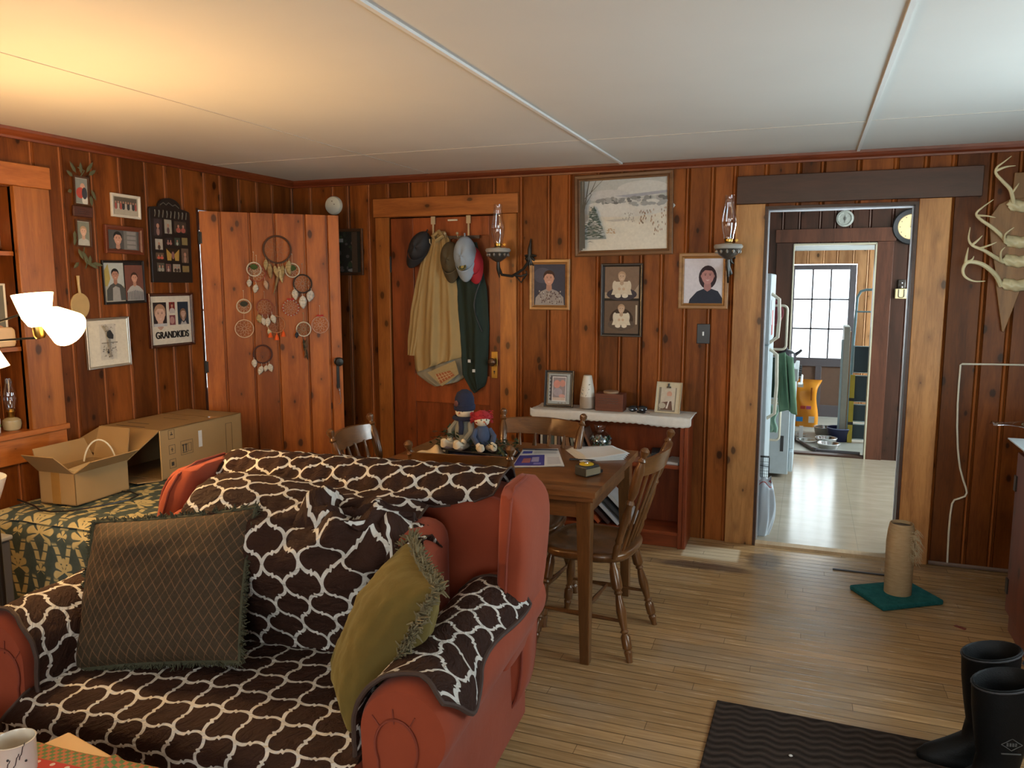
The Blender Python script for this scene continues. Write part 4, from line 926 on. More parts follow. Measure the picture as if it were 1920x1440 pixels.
# ================================================================== floor things on the right
m_, nt, b = newmat('ribbed_mat', .95, 0, .1); tx = nd('ShaderNodeSeparateXYZ'); lk(coord(), tx.inputs[0]); X_, Y_ = E(tx.outputs[0]), E(tx.outputs[1]); nn = noise_(coord(), 40, 3)
rib = ((Y_ * 160 + (X_ * 60).sin() * 1.6).sin() * .5 + .5); ins = smooth_((X_ - .33).abs(), .545, .535) * smooth_(Y_ * -1, -.405, -.395)
lk(mixc(rib * ins * .7 + nn * .3, (.016, .011, .009), (.058, .042, .032)), b.inputs['Base Color']); bump(b, rib * ins + nn, .8, .006)
tag(MB().box(0, .92, -1.5, 0, 0, .011).build('door_mat', m_, smooth=False, bevel=.004), 'dark brown ribbed door mat on the wooden floor beside the black boots', 'mat').matrix_world = T(-.262, 2.905, .0005, -1)
def boot(t):
    m = MB(); seg = 26
    secs = []   # (centre y, z, half-width x, half-length y): shaft from the top down to the ankle
    for z, cy, rx, ry in ((.400, .0, .068, .082), (.398, .0, .072, .086), (.36, .0, .072, .085), (.30, .002, .070, .083), (.22, .004, .063, .074), (.15, .004, .054, .062), (.105, -.005, .050, .064), (.075, -.03, .047, .095), (.045, -.055, .048, .125), (.022, -.062, .050, .136), (.018, -.062, .053, .140), (.0, -.062, .052, .138)): secs.append((z, cy, rx, ry))
    bs = []
    for z, cy, rx, ry in secs:
        r = []
        for k in range(seg):
            a = 2 * pi * k / seg; x = rx * cos(a); y = cy + ry * sin(a)
            if z < .12 and sin(a) < 0: x *= 1 - .10 * (sin(a)) ** 2; 
            zz = z + (.018 * sin(a) if z > .39 else 0)
            if .03 < z < .11: zz = z - .012 * max(0, -sin(a)) * (z / .1)
            r.append((x, y, zz))
        bs.append(m.av(r))
    for a, c in zip(bs, bs[1:]):
        for k in range(seg): k2 = (k + 1) % seg; m.af([a + k, c + k, c + k2, a + k2])
    m.af([bs[-1] + k for k in range(seg)][::-1])
    # inside of the shaft
    inn = [(.396, 0, .064, .078), (.30, .002, .062, .075), (.16, .004, .048, .056), (.12, 0, .001, .001)]; bi_ = []
    for z, cy, rx, ry in inn: bi_.append(m.av([(rx * cos(2 * pi * k / seg), cy + ry * sin(2 * pi * k / seg), z + (.018 * sin(2 * pi * k / seg) if z > .39 else 0)) for k in range(seg)]))
    for a, c in zip([bs[0]] + bi_, bi_):
        for k in range(seg): k2 = (k + 1) % seg; m.af([a + k, a + k2, c + k2, c + k])
    m.build('boot_shell', M_RUB, t, angle=60)
    m = MB(); m.tube([(.073 * cos(2 * pi * k / 24), .086 * sin(2 * pi * k / 24), .392 + .018 * sin(2 * pi * k / 24)) for k in range(24)], .0032, 6, True); m.build('top_binding', flat((.03, .03, .032), .6), t)
    m = MB(); m.mat = 0
    m.M = Matrix.Translation((-.0685, -.01, .22)) @ Matrix.Rotation(-pi / 2, 4, 'Y') @ Matrix.Rotation(pi / 2, 4, 'Z'); m.M = Matrix(((0, 0, 1, .0625), (1, 0, 0, .004), (0, 1, 0, .225), (0, 0, 0, 1)))
    P_ = [(-.030, 0), (-.016, .008), (0, .019), (.016, .008), (.030, 0), (.016, -.008), (0, -.019), (-.016, -.008)]
    for (a, c), (d, e_) in zip(P_, P_[1:] + P_[:1]): m.tube([(a, c, .002), (d, e_, .002)], .0012, 5)
    for q in (-.012, -.004, .004, .012): m.box(q - .003, q + .002, -.005, .005, 0, .003)
    m.box(-.028, .028, -.031, -.028, 0, .003); m.build('badge', flat((.07, .07, .065), .6, name='grey_rubber_print'), t, smooth=False)
    m = MB(); m.tube([(0, .095, .36), (0, .104, .378), (0, .098, .398)], .006, 6); m.build('pull_tab', flat((.05, .055, .06), .4), t)
M_RUB = flat((.004, .0045, .0045), .55, spec=.2, bmp=.25, scale=60, name='black_rubber')
B1 = thing('rubber_boot', 'tall black rubber boot nearest the viewer, toe pointing left on the mat', 'boot', T(.60, 2.60, .012, -75), 'pair of black rubber boots'); B1.rotation_euler
boot(B1)
dup(B1, T(.605, 2.80, .012, -83), 'tall black rubber boot behind the nearer one, beside the cabinet')
SP = thing('scratching_post', 'worn tan cat scratching post on a square green carpet base', 'scratching post', T(.487, 4.262, 0, 0))
m_, nt, b = newmat('green_carpet', .95, 0, .1); nn = noise_(coord(), 30, 4, .7); lk(mixc(nn, (.004, .05, .05), (.035, .19, .18)), b.inputs['Base Color']); bump(b, nn, 1.0, .012)
q = [(.263, 4.286), (.404, 4.040), (.695, 4.235), (.553, 4.470)]
MB().prism([(a - .487, c - 4.262) for a, c in q], 0.0, .026).build('carpet_base', m_, SP, bevel=.008, seg=3)
m_, nt, b = newmat('sisal_wrap', .9, 0, .1); nn = noise_(coord('Object', (3, 3, 14)), 9, 4); lk(mixc(nn, (.30, .19, .09), (.50, .36, .20)), b.inputs['Base Color']); bump(b, noise_(coord('Object', (1, 1, 9)), 14, 2), .5, .004)
MB().lathe([(.064, .026), (.065, .15), (.067, .29), (.062, .35), (.056, .385), (.054, .392), (.050, .392), (.050, .3), (.001, .3)], 28).build('post', m_, SP)
MB().lathe([(.0495, .3755), (.0495, .3765), (.001, .3765)], 20).build('hollow_shade_disc', BLACK, SP)  # black disc standing in for the shade inside the hollow post
rr_ = random.Random(4); m = MB()
for k in range(110):
    z = rr_.uniform(.22, .36); a = rr_.uniform(-1.1, .5); r = .063; p = Vector((r * cos(a), r * sin(a), z)); d = Vector((cos(a), sin(a) , rr_.uniform(-.8, .4)))
    l = rr_.uniform(.015, .042); m.tube([p, p + d * l * .5 + Vector((0, 0, .006)), p + d * l + Vector((rr_.uniform(-.01, .01), rr_.uniform(-.01, .01), -l * .6))], [.0016, .0012, .0007], 4)
f_ = m.build('frayed_sisal', flat((.50, .40, .24), .9, name='frayed_fibre'), SP); f_['kind'] = 'stuff'
tag(MB().box(.19, .55, 4.555, 4.572, 0, .006).build('metal_strip', flat((.02, .014, .010), .5), smooth=False), 'thin dark strip lying on the floor beside the kitchen threshold', 'strip')
tag(MB().box(0, .05, 0, .018, 0, .004).build('wood_chip', flat((.16, .02, .01), .5), smooth=False, bevel=.002), 'small dark red scrap on the floor left of the cabinet', 'scrap').matrix_world = T(.70, 3.98, .0, -40)
tag(MB().ell((0, 0, .004), .007, .005, .004, 8, 5).build('crumb', flat((.6, .58, .52), .7)), 'tiny white crumb on the dark door mat', 'crumb').matrix_world = T(.01, 2.62, .011)
# ================================================================== printed pictures
def art(name, shapes, par, z=.0):
    """flat coloured shapes laid on one another; local x right, y up. shapes: ('r',x0,y0,x1,y1,c) ('e',cx,cy,rx,ry,c) ('p',[pts],c)"""
    m = MB()
    for i, s in enumerate(shapes):
        m.setc(s[-1]); zz = z + i * .00012
        if s[0] == 'r': m.poly([(s[1], s[2], zz), (s[3], s[2], zz), (s[3], s[4], zz), (s[1], s[4], zz)])
        elif s[0] == 'e': m.poly([(s[1] + s[3] * cos(2 * pi * k / 20), s[2] + s[4] * sin(2 * pi * k / 20), zz) for k in range(20)])
        else: m.poly([(x, y, zz) for x, y in s[1]])
    return m.build(name, M_PRINT, par, smooth=False)
def head(cx, cy, s, skin, hair, shirt, longhair=0, body=1, smile=1, lean=0):
    """portrait: shoulders, neck, face, hair, eyes, mouth; s = face half-height"""
    o = []; dk = [c * .25 for c in skin]
    if longhair: o += [('e', cx, cy - s * .15, s * 1.02, s * 1.35, hair)]
    if body: o += [('p', [(cx - s * 2.1, cy - s * 4.6), (cx + s * 2.2, cy - s * 4.6), (cx + s * 2.1, cy - s * 2.6), (cx + s * 1.2, cy - s * 1.75), (cx + s * .4, cy - s * 1.45), (cx - s * .4, cy - s * 1.45), (cx - s * 1.2, cy - s * 1.8), (cx - s * 2.0, cy - s * 2.7)], shirt)]
    o += [('p', [(cx - s * .36, cy - s * .6), (cx + s * .36, cy - s * .6), (cx + s * .42, cy - s * 1.5), (cx, cy - s * 1.8), (cx - s * .42, cy - s * 1.5)], [c * .8 for c in skin])]
    o += [('e', cx, cy + s * .30, s * .84, s * .86, hair), ('e', cx, cy, s * .70, s * .95, skin), ('p', [(cx - s * .70, cy + s * .30), (cx - s * .60, cy + s * .80), (cx, cy + s * 1.12), (cx + s * .62, cy + s * .80), (cx + s * .70, cy + s * .30), (cx + s * .45, cy + s * .60), (cx - s * .3, cy + s * .66)], hair)]
    for q in (-1, 1): o += [('e', cx + q * s * .27, cy + s * .10, s * .10, s * .055, dk), ('e', cx + q * s * .70, cy - s * .02, s * .09, s * .18, [c * .85 for c in skin]), ('r', cx + q * s * .27 - s * .14, cy + s * .22, cx + q * s * .27 + s * .14, cy + s * .27, dk)]
    o += [('p', [(cx - s * .07, cy - s * .22), (cx + s * .09, cy - s * .22), (cx + s * .02, cy + s * .05)], [c * .82 for c in skin]), ('p', [(cx - s * .25, cy - s * .42), (cx, cy - s * .55), (cx + s * .25, cy - s * .42), (cx, cy - s * .47)], (.55, .2, .17) if not smile else (.75, .6, .55))]
    return o
SK = (.55, .30, .21); SKD = (.42, .22, .15)
def ringframe(name, w, h, fw, dp, mat, par, inner=.004, bev=.0015):
    """mitred moulding: raised outer edge stepping down to the sight edge"""
    pr = [(0, 0), (0, dp * .85), (fw * .15, dp), (fw * .55, dp * .95), (fw * .75, dp * .6), (fw, dp * .5), (fw, inner)]
    m = MB(); m.setc((.5, .4, 0)); cs = []
    for sx, sy in ((-1, -1), (1, -1), (1, 1), (-1, 1)): cs.append(m.av([(sx * (w / 2 - o), sy * (h / 2 - o), z) for o, z in pr]))
    for i in range(4):
        a, b_ = cs[i], cs[(i + 1) % 4]
        for k in range(len(pr) - 1): m.af([a + k, b_ + k, b_ + k + 1, a + k + 1])
    m.af([cs[0], cs[3], cs[2], cs[1]])
    return m.build(name, mat, par, smooth=False)
def framed(kind, label, cat, M, w, h, fw, mat, shapes, dp=.016, mount=None, group=None, mw=0):
    t = thing(kind, label, cat, M, group); ringframe('frame', w, h, fw, dp, mat, t)
    iw, ih = w / 2 - fw + .001, h / 2 - fw + .001
    if mount: art('mount', [('r', -iw, -ih, iw, ih, mount)], t, .0045)
    clip = []
    for s in shapes:   # keep the print inside the sight edge
        if s[0] == 'p': s = ('p', [(max(-iw + mw, min(iw - mw, x)), max(-ih + mw, min(ih - mw, y))) for x, y in s[1]], s[2])
        if s[0] == 'r': s = ('r', max(-iw, s[1]), max(-ih, s[2]), min(iw, s[3]), min(ih, s[4]), s[5])
        clip.append(s)
    art('photo', clip, t, .0052); return t
F_OAK = wood('oak_frame', (.16, .065, .015), (.32, .15, .045), 'X', .3, knots=False, tone=0); F_BROWN = wood('brown_frame', (.045, .018, .008), (.10, .042, .018), 'X', .35, knots=False, tone=0)
F_BLACK = flat((.018, .014, .012), .3, name='black_frame'); F_SILVER = flat((.50, .46, .38), .28, .8, name='silver_frame'); F_WHITE = flat((.66, .62, .52), .45, name='white_frame')
DK = (.06, .05, .045)
# ---- back wall
w, h = .615, .500
pn = [('r', -.27, -.215, .27, .215, (.66, .61, .50))]
pn += [('r', -.27, .07, .27, .215, (.44, .44, .40)), ('e', .12, .15, .16, .05, (.54, .53, .48)), ('e', -.10, .12, .14, .035, (.50, .49, .46)), ('p', [(-.05, .115), (.27, .135), (.27, .12), (.05, .10)], (.34, .34, .36)), ('e', .02, .04, .30, .055, (.60, .58, .52))]
rr_ = random.Random(3)
for k in range(46): x = rr_.uniform(-.17, .27); pn.append(('e', x, .088 + rr_.uniform(-.012, .012), rr_.uniform(.006, .022), rr_.uniform(.005, .013), rr_.choice([(.16, .16, .15), (.26, .26, .24), (.36, .35, .33)])))
for k in range(14): pn.append(('e', rr_.uniform(.06, .27), rr_.uniform(.05, .075), rr_.uniform(.01, .03), .008, (.33, .33, .31)))
pn.append(('p', [(-.255, -.145), (-.105, -.145), (-.135, -.06), (-.16, .01), (-.183, .065), (-.205, .0), (-.235, -.07)], (.27, .28, .25)))
for k in range(230):      # snow laden spruce
    t = rr_.random(); y = .055 - .195 * t; x = -.185 + rr_.uniform(-1, 1) * (.006 + .072 * t); pn.append(('e', x, y, .007 + .004 * t, .0035, rr_.choice([(.09, .12, .09), (.09, .12, .09), (.14, .16, .13), (.50, .50, .46)])))
for (a, b_, c, d, e_) in ((-.262, -.21, -.255, .215, .012), (-.245, -.20, -.240, .215, .010), (-.25, -.02, -.205, .215, .005), (-.245, .02, -.265, .16, .004), (-.235, .06, -.19, .13, .003), (-.24, .10, -.12, .21, .003), (-.2, .13, -.16, .215, .003)): pn.append(('p', [(a - e_, b_), (a + e_, b_), (c + e_ * .5, d), (c - e_ * .5, d)], (.10, .09, .07)))
for k in range(60): x = rr_.uniform(.11, .27); y = rr_.uniform(-.13, .03) * (1 if x > .19 else .5); pn.append(('e', x, y, .0025, .007, rr_.choice([(.30, .17, .10), (.22, .16, .11), (.42, .28, .18)])))
for k in range(22): pn.append(('e', rr_.uniform(-.10, -.04), rr_.uniform(-.115, -.085), .005, .0025, (.46, .30, .16)))
for k in range(24): pn.append(('e', rr_.uniform(.0, .08), rr_.uniform(-.06, .01), .002, .005, (.30, .27, .22)))
pn += [('p', [(-.10, -.035), (.02, -.03), (.06, -.038), (-.05, -.045)], (.46, .42, .36)), ('p', [(-.22, -.165), (-.20, -.157), (-.175, -.165), (-.2, -.161)], (.1, .09, .08))]
framed('landscape_painting', 'snowy landscape painting with bare birches in a brown frame, highest on the back wall', 'painting', onB(-1.099, 2.010, tilt=1.0), w, h, .036, wood('painting_frame', (.085, .035, .012), (.17, .075, .028), 'X', .35, knots=False, tone=0), pn, .024)
pn = [('r', -.2, -.2, .2, .2, (.055, .055, .075)), ('e', -.05, .06, .06, .05, (.085, .085, .11))] + head(-.005, .040, .046, SK, (.06, .03, .02), (.34, .30, .27))
rr_ = random.Random(9)
for k in range(70): x = rr_.uniform(-.075, .078); y = rr_.uniform(-.125, -.045); pn.append(('r', x, y, x + .006, y + .009, rr_.choice([(.12, .07, .05), (.5, .47, .42), (.16, .12, .12)])))
framed('portrait_photo', 'photo of a person in a patterned sweater in a wooden frame beside the closet door', 'photo', onB(-1.573, 1.580), .275, .325, .032, F_OAK, pn, .02)
pn = [('r', -.2, -.2, .2, .2, (.62, .58, .60))] + head(.025, .030, .052, (.45, .22, .20), (.035, .02, .025), (.025, .03, .045), 1)
framed('portrait_photo', 'photo of a long-haired person in a dark top, wooden frame, under the right wall lamp', 'photo', onB(-.602, 1.603), .295, .335, .034, F_OAK, pn, .02)
SEP = (.34, .24, .15)
def baby(cx, cy, s, bg, dress, stool):
    return [('e', cx, cy - s * 3.6, s * 3.2, s * 1.3, stool), ('p', [(cx - s * 1.3, cy - s * 1.0), (cx + s * 1.3, cy - s * 1.0), (cx + s * 2.2, cy - s * 3.7), (cx - s * 2.2, cy - s * 3.7)], dress), ('e', cx - s * 1.5, cy - s * 1.9, s * .5, s * 1.1, dress), ('e', cx + s * 1.5, cy - s * 1.9, s * .5, s * 1.1, dress),
            ('e', cx - s * .8, cy - s * 3.9, s * .65, s * .45, (.66, .58, .45)), ('e', cx + s * .7, cy - s * 3.9, s * .65, s * .45, (.66, .58, .45)), ('e', cx - s * .5, cy - s * 2.5, s * .3, s * .3, (.52, .36, .24)), ('e', cx + s * .4, cy - s * 2.5, s * .3, s * .3, (.52, .36, .24))] + head(cx, cy, s, (.52, .36, .24), (.42, .27, .16), dress, body=0)
pn = [('r', -.2, -.3, .2, .3, (.025, .018, .012)), ('r', -.108, .012, .108, .208, (.20, .13, .085)), ('p', [(-.108, .05), (-.04, .04), (.06, .03), (.108, .10), (.108, .012), (-.108, .012)], (.36, .27, .18))] + baby(0, .145, .030, SEP, (.58, .49, .36), (.05, .04, .045)) + \
     [('r', -.108, -.208, .108, -.004, (.13, .085, .055)), ('e', 0, -.12, .075, .07, (.05, .03, .02)), ('r', .09, -.15, .10, -.03, (.5, .42, .3))] + baby(0, -.055, .027, SEP, (.62, .54, .40), (.10, .07, .05))
framed('double_photo_frame', 'tall black frame with two sepia baby photos below the painting', 'photo', onB(-1.100, 1.484), .262, .455, .018, F_BLACK, pn, .018)
ls = thing('light_switch', 'black light switch plate on the back wall left of the kitchen opening', 'switch', onB(-.593, 1.285, D - .001))
m = MB(); m.box(-.039, .039, -.06, .06, 0, .006); m.build('plate', BLACK, ls, bevel=.003); m = MB(); m.box(-.005, .005, -.011, .013, .006, .017); m.build('toggle', WHITE, ls, bevel=.001)
sd = thing('smoke_detector', 'round cream smoke detector high on the back wall near the corner', 'smoke detector', onB(-3.182, 2.137, D - .001))
MB().lathe([(.064, 0), (.065, .018), (.060, .030), (.048, .035), (.001, .036)], 32).build('housing', CREAM, sd)
m = MB()
for x, y in ((0, .028), (.018, .006)): m.lathe([(.004, .034), (.004, .037), (.0005, .037)], 10, (x, y, 0))
m.build('test_button', flat((.12, .08, .06), .5), sd)
rr_ = random.Random(17); pn = [('r', -.2, -.2, .2, .2, (.03, .028, .02))]
for k in range(26): x = rr_.uniform(-.10, .05); y = rr_.uniform(-.14, .13); pn.append(('e', x, y, rr_.uniform(.008, .02), rr_.uniform(.008, .02), rr_.choice([(.05, .06, .03), (.20, .13, .10), (.26, .25, .22), (.10, .08, .07), (.04, .045, .03)])))
pn += [('r', -.10, .07, -.03, .095, (.30, .31, .30)), ('r', .04, -.14, .085, .14, (.10, .06, .035))]
framed('photo_collage', 'dark collage of small snapshots in a brown frame behind the plank door edge', 'photo', onB(-3.085, 1.809), .26, .325, .02, F_BROWN, pn, .016)
# ---- left wall
pn = [('r', -.2, -.2, .2, .2, (.36, .33, .26))] + [('r', -.075, -.035, .075, .045, (.12, .10, .07)), ('r', -.075, -.045, .075, -.015, (.42, .38, .30))]
for k in range(9): x = -.066 + k * .0165; pn += [('r', x - .006, -.02, x + .006, .012, rr_.choice([(.5, .45, .38), (.4, .1, .08), (.05, .05, .05)])), ('e', x, .018, .005, .006, SKD)]
framed('group_photo', 'small group photo in a cream frame, uppermost right of the hanging photo swag', 'photo', onL(3.335, 2.012, tilt=-1.2), .195, .125, .014, F_WHITE, pn, .014)
pn = [('r', -.2, -.2, .2, .2, (.085, .085, .080)), ('r', .0, -.06, .09, .06, (.17, .165, .155))] + head(-.04, .005, .034, SK, (.02, .018, .016), (.035, .03, .03))
for y in (-.045, -.02, .005, .03): pn.append(('r', .02, y, .08, y + .018, (.26, .25, .24)))
framed('portrait_photo', 'photo of a smiling person beside a stone wall in a reddish brown frame', 'photo', onL(3.307, 1.828, tilt=-1), .255, .150, .024, wood('redwood_frame', (.09, .022, .010), (.17, .045, .02), 'X', .35, knots=False, tone=0), pn, .018)
dt = thing('double_photo_frame', 'two portraits side by side in a thin black frame, below the stone wall photo', 'photo', onL(3.291, 1.600, tilt=1.0)); ringframe('frame', .276, .236, .008, .014, F_BLACK, dt)
art('photo', [('r', -.130, -.104, .0, .104, (.42, .46, .44)), ('p', [(-.13, -.104), (-.13, .06), (-.10, .10), (-.09, .02), (-.11, -.02)], (.40, .32, .10)), ('r', -.13, -.104, 0, -.02, (.38, .36, .28))] + [(s[0],) + s[1:] for s in head(-.058, .040, .030, SKD, (.018, .015, .012), (.075, .08, .075))] + [('p', [(-.085, -.104), (-.03, -.104), (-.035, -.03), (-.06, -.02), (-.08, -.03)], (.33, .33, .31))], dt, .006)
pn = [('r', .004, -.098, .128, .092, (.17, .07, .05))] + [s for s in head(.068, .022, .027, SK, (.05, .025, .015), (.40, .40, .38))]
for k in range(11): x = .012 + k * .011; pn.append(('r', x, -.098, x + .004, -.045 - .012 * abs(k - 5) / 5, (.08, .09, .12)))
art('photo', pn, dt, .009)
gk = thing('collage_frame', 'grandkids collage with four photos in a dark reddish frame beside the plank door', 'photo', onL(3.617, 1.378, tilt=0)); ringframe('frame', .345, .315, .017, .020, wood('mahogany_frame', (.030, .008, .005), (.07, .018, .010), 'X', .25, knots=False, tone=0), gk)
art('mount', [('r', -.156, -.141, .156, .141, (.66, .61, .50))], gk, .0045)
art('photo', [('r', -.135, -.035, -.035, .105, (.03, .02, .02))] + head(-.085, .035, .052, (.62, .40, .30), (.40, .24, .15), (.05, .05, .06), body=0) + [('r', -.135, -.035, -.035, -.018, (.5, .5, .5))], gk, .0052)
art('photo', [('r', -.014, .050, .032, .105, (.20, .03, .025))] + head(.009, .085, .010, SK, (.05, .03, .02), (.5, .45, .42)), gk, .0052)
art('photo', [('r', -.014, -.030, .032, .028, (.20, .06, .07)), ('e', .006, -.002, .018, .022, (.42, .22, .20))], gk, .0052)
art('photo', [('r', .052, -.030, .138, .105, (.025, .035, .05))] + head(.095, .035, .026, (.5, .33, .25), (.20, .11, .06), (.08, .08, .09), 1, body=0) + [('r', .052, -.03, .138, -.022, (.06, .06, .07)), ('p', [(.07, -.03), (.12, -.03), (.11, -.008), (.095, -.02), (.08, -.008)], (.42, .40, .38))], gk, .0052)
def lettering(txt, size, M, par, mat, ext=.0012, sx=1.0, font_bold=True):
    c = bpy.data.curves.new('txt', 'FONT'); c.body = txt; c.size = size; c.align_x = 'CENTER'; c.align_y = 'CENTER'; c.extrude = ext; c.offset = size * .018 if font_bold else 0
    o = bpy.data.objects.new('txt', c); COL.objects.link(o); bpy.context.view_layer.update()
    me = bpy.data.meshes.new_from_object(o.evaluated_get(bpy.context.evaluated_depsgraph_get())); bpy.data.objects.remove(o)
    me.transform(Matrix.Diagonal((sx, 1, 1, 1))); me.materials.clear(); me.materials.append(mat)
    q = bpy.data.objects.new('lettering', me); COL.objects.link(q)
    if par: q.parent = par
    q.matrix_local = M; return q
lettering('GRANDKIDS', .056, Matrix.Translation((.002, -.088, .007)), gk, BLACK, .002, .82)
pn = [('r', -.2, -.2, .2, .2, (.66, .62, .50)), ('r', -.052, -.092, .052, .100, (.56, .53, .45))]
rr_ = random.Random(5)
for k in range(70): x = rr_.uniform(-.048, .045); y = rr_.uniform(-.09, .0); pn.append(('p', [(x, y), (x + .012, y + rr_.uniform(-.006, .006)), (x + .010, y - .003)], rr_.choice([(.12, .11, .09), (.3, .28, .22), (.46, .43, .35)])))
for k in range(16): x = rr_.uniform(-.048, .04); y = rr_.uniform(.055, .098); pn.append(('p', [(x, y), (x + .012, y + rr_.uniform(-.008, .008)), (x + .009, y - .003)], (.18, .16, .13)))
pn += [('p', [(-.04, .09), (-.03, .095), (-.003, .07), (-.012, .058)], (.3, .27, .2)), ('p', [(-.012, .060), (.010, .068), (.028, .040), (.024, .018), (-.004, .022), (-.016, .035)], (.03, .03, .03)), ('e', -.010, .078, .009, .011, (.42, .38, .3)), ('p', [(-.010, .018), (.008, .020), (.006, -.03), (.010, -.08), (-.002, -.08), (-.004, -.03)], (.26, .24, .2)), ('r', -.052, -.002, .052, .002, (.2, .18, .14)), ('p', [(-.02, -.06), (-.006, -.055), (-.012, -.035)], (.03, .03, .03))]
framed('sketch_print', 'black and white sketch in a silver frame behind the lit lamp shades', 'picture', onL(3.160, 1.277, tilt=.6), .278, .268, .012, F_SILVER, pn, .016)
# black collage board with an arched carved top
cb = thing('collage_frame', 'tall black collage frame with arched top and many small snapshots', 'photo', onL(3.640, 1.835, tilt=-.5))
W2 = .155
pts = [(-W2, -.238), (W2, -.238), (W2, .165)] + [(W2 - .012 * (1 - cos(a)), .165 + .02 * sin(a)) for a in (pi / 4, pi / 2)] + [(.085, .195)] + [(.085 * cos(a), .198 + .052 * sin(a)) for a in [radians(d) for d in range(15, 166, 15)]] + [(-.085, .195), (-W2 + .006, .188), (-W2, .175)]
m = MB(); m.prism(pts, 0, .018); m.build('board', F_BLACK, cb, smooth=False, bevel=.002)
rr_ = random.Random(23)
for i, (x0, y0, x1, y1, c, d) in enumerate(((-.13, .03, -.07, .125, (.05, .035, .035), (.30, .18, .15)), (-.05, .045, .005, .125, (.36, .33, .26), (.12, .07, .07)), (.025, .055, .12, .120, (.07, .05, .035), (.36, .10, .07)), (-.125, -.05, -.07, .010, (.40, .37, .31), (.08, .05, .04)), (-.045, -.02, .005, .02, (.04, .03, .03), (.34, .17, .14)), (.022, -.02, .065, .025, (.06, .07, .05), (.35, .38, .30)), (.08, -.015, .125, .028, (.26, .19, .075), (.26, .19, .075)), (-.125, -.105, -.065, -.068, (.12, .08, .05), (.45, .10, .06)), (-.045, -.11, .055, -.038, (.035, .02, .01), (.42, .26, .06)), (.072, -.12, .128, -.035, (.14, .09, .06), (.34, .20, .14)), (-.12, -.175, -.065, -.125, (.10, .09, .07), (.30, .28, .22)), (-.055, -.175, -.015, -.130, (.16, .08, .07), (.42, .32, .27)), (.0, -.175, .058, -.130, (.30, .26, .20), (.07, .05, .04)), (.075, -.175, .128, -.138, (.24, .17, .065), (.24, .17, .065)))):
    cx, cy = (x0 + x1) / 2, (y0 + y1) / 2; hw, hh = (x1 - x0) / 2, (y1 - y0) / 2; sh = [('r', x0, y0, x1, y1, c)]
    if c != d and i != 8:
        for q in range(2 if hw > hh else 1): xx = cx + (q - .4) * hw * .8 if hw > hh else cx; sh += [('e', xx, cy - hh * .55, hw * .38, hh * .45, d), ('e', xx, cy + hh * .15, hh * .22, hh * .28, SKD)]
    if i == 8: sh += [('p', [(x0, y1 - .004), (cx - .01, cy), (cx - .015, y0), (x0 + .005, y0)], d), ('p', [(x1, y1 - .004), (cx + .01, cy), (cx + .015, y0), (x1 - .005, y0)], d), ('e', cx, cy - .005, .012, .022, (.25, .12, .10))]
    art('snapshot', sh, cb, .0186)
m = MB()
for k in range(9):
    x = -.12 + k * .03; m.tube([(x, .135, .019), (x + .006, .155 + .01 * (k % 3), .020), (x + .004, .175, .019)], .0035, 5)
m.build('carved_ornament', flat((.10, .095, .08), .4), cb)
m = MB(); m.tube([(-.075, .205, .019), (-.05, .220, .020), (-.03, .208, .02), (-.01, .222, .02), (.02, .207, .02), (.04, .215, .02), (.07, .198, .019)], .003, 5); m.build('carved_ornament', flat((.10, .095, .08), .4), cb)
# hanging swag: two little photos, a plaque, dried leaves
sw = thing('photo_swag', 'hanging swag of two small photos and a wooden plaque with dried leaves', 'wall hanging', onL(3.055, 1.960, tilt=-1.5))
for nm, cy, hh, sh in (('upper', .105, .145, [('r', -.04, -.07, .04, .07, (.24, .25, .22)), ('e', .008, .022, .014, .018, SK), ('e', -.005, -.01, .030, .028, (.45, .07, .05)), ('e', .02, -.045, .018, .024, (.62, .58, .50)), ('e', .018, -.01, .016, .03, (.05, .05, .06))]), ('lower', -.110, .138, [('r', -.04, -.07, .04, .07, (.20, .21, .16))] + head(0, .010, .024, (.60, .38, .27), (.42, .27, .16), (.40, .40, .36)))):
    q = MB(); ringframe('small_frame', .088, hh, .008, .014, F_BROWN, sw).location = (0, cy, 0)
    w_ = art('photo', [('r', -.037, -hh / 2 + .007, .037, hh / 2 - .007, (.5, .48, .4))] + [(('e', max(-.02, min(.02, s[1])), s[2], min(s[3], .026), s[4], s[5]) if s[0] == 'e' else ('r', max(-.035, s[1]), max(-hh / 2 + .01, s[2]), min(.035, s[3]), min(hh / 2 - .01, s[4]), s[5]) if s[0] == 'r' else ('p', [(max(-.035, min(.035, x)), max(-hh / 2 + .01, y)) for x, y in s[1]], s[2])) for s in sh], sw, .006); w_.location = (0, cy, 0)
m = MB(); m.box(-.058, .058, -.027, .027, 0, .014); pq = m.build('plaque', wood('plaque_wood', (.05, .014, .008), (.10, .03, .018), 'X', .5, knots=False, tone=0), sw, bevel=.004)
m = MB()
for y in (.010, 0, -.010): m.tube([(-.035 + .004 * k, y + .002 * sin(k * 2.1 + y * 300), .0146) for k in range(18)], .0009, 4)
m.build('engraved_line', BLACK, pq)
rr_ = random.Random(8); m = MB(); M_LEAFG = flat((.085, .085, .035), .7, name='dried_leaves')
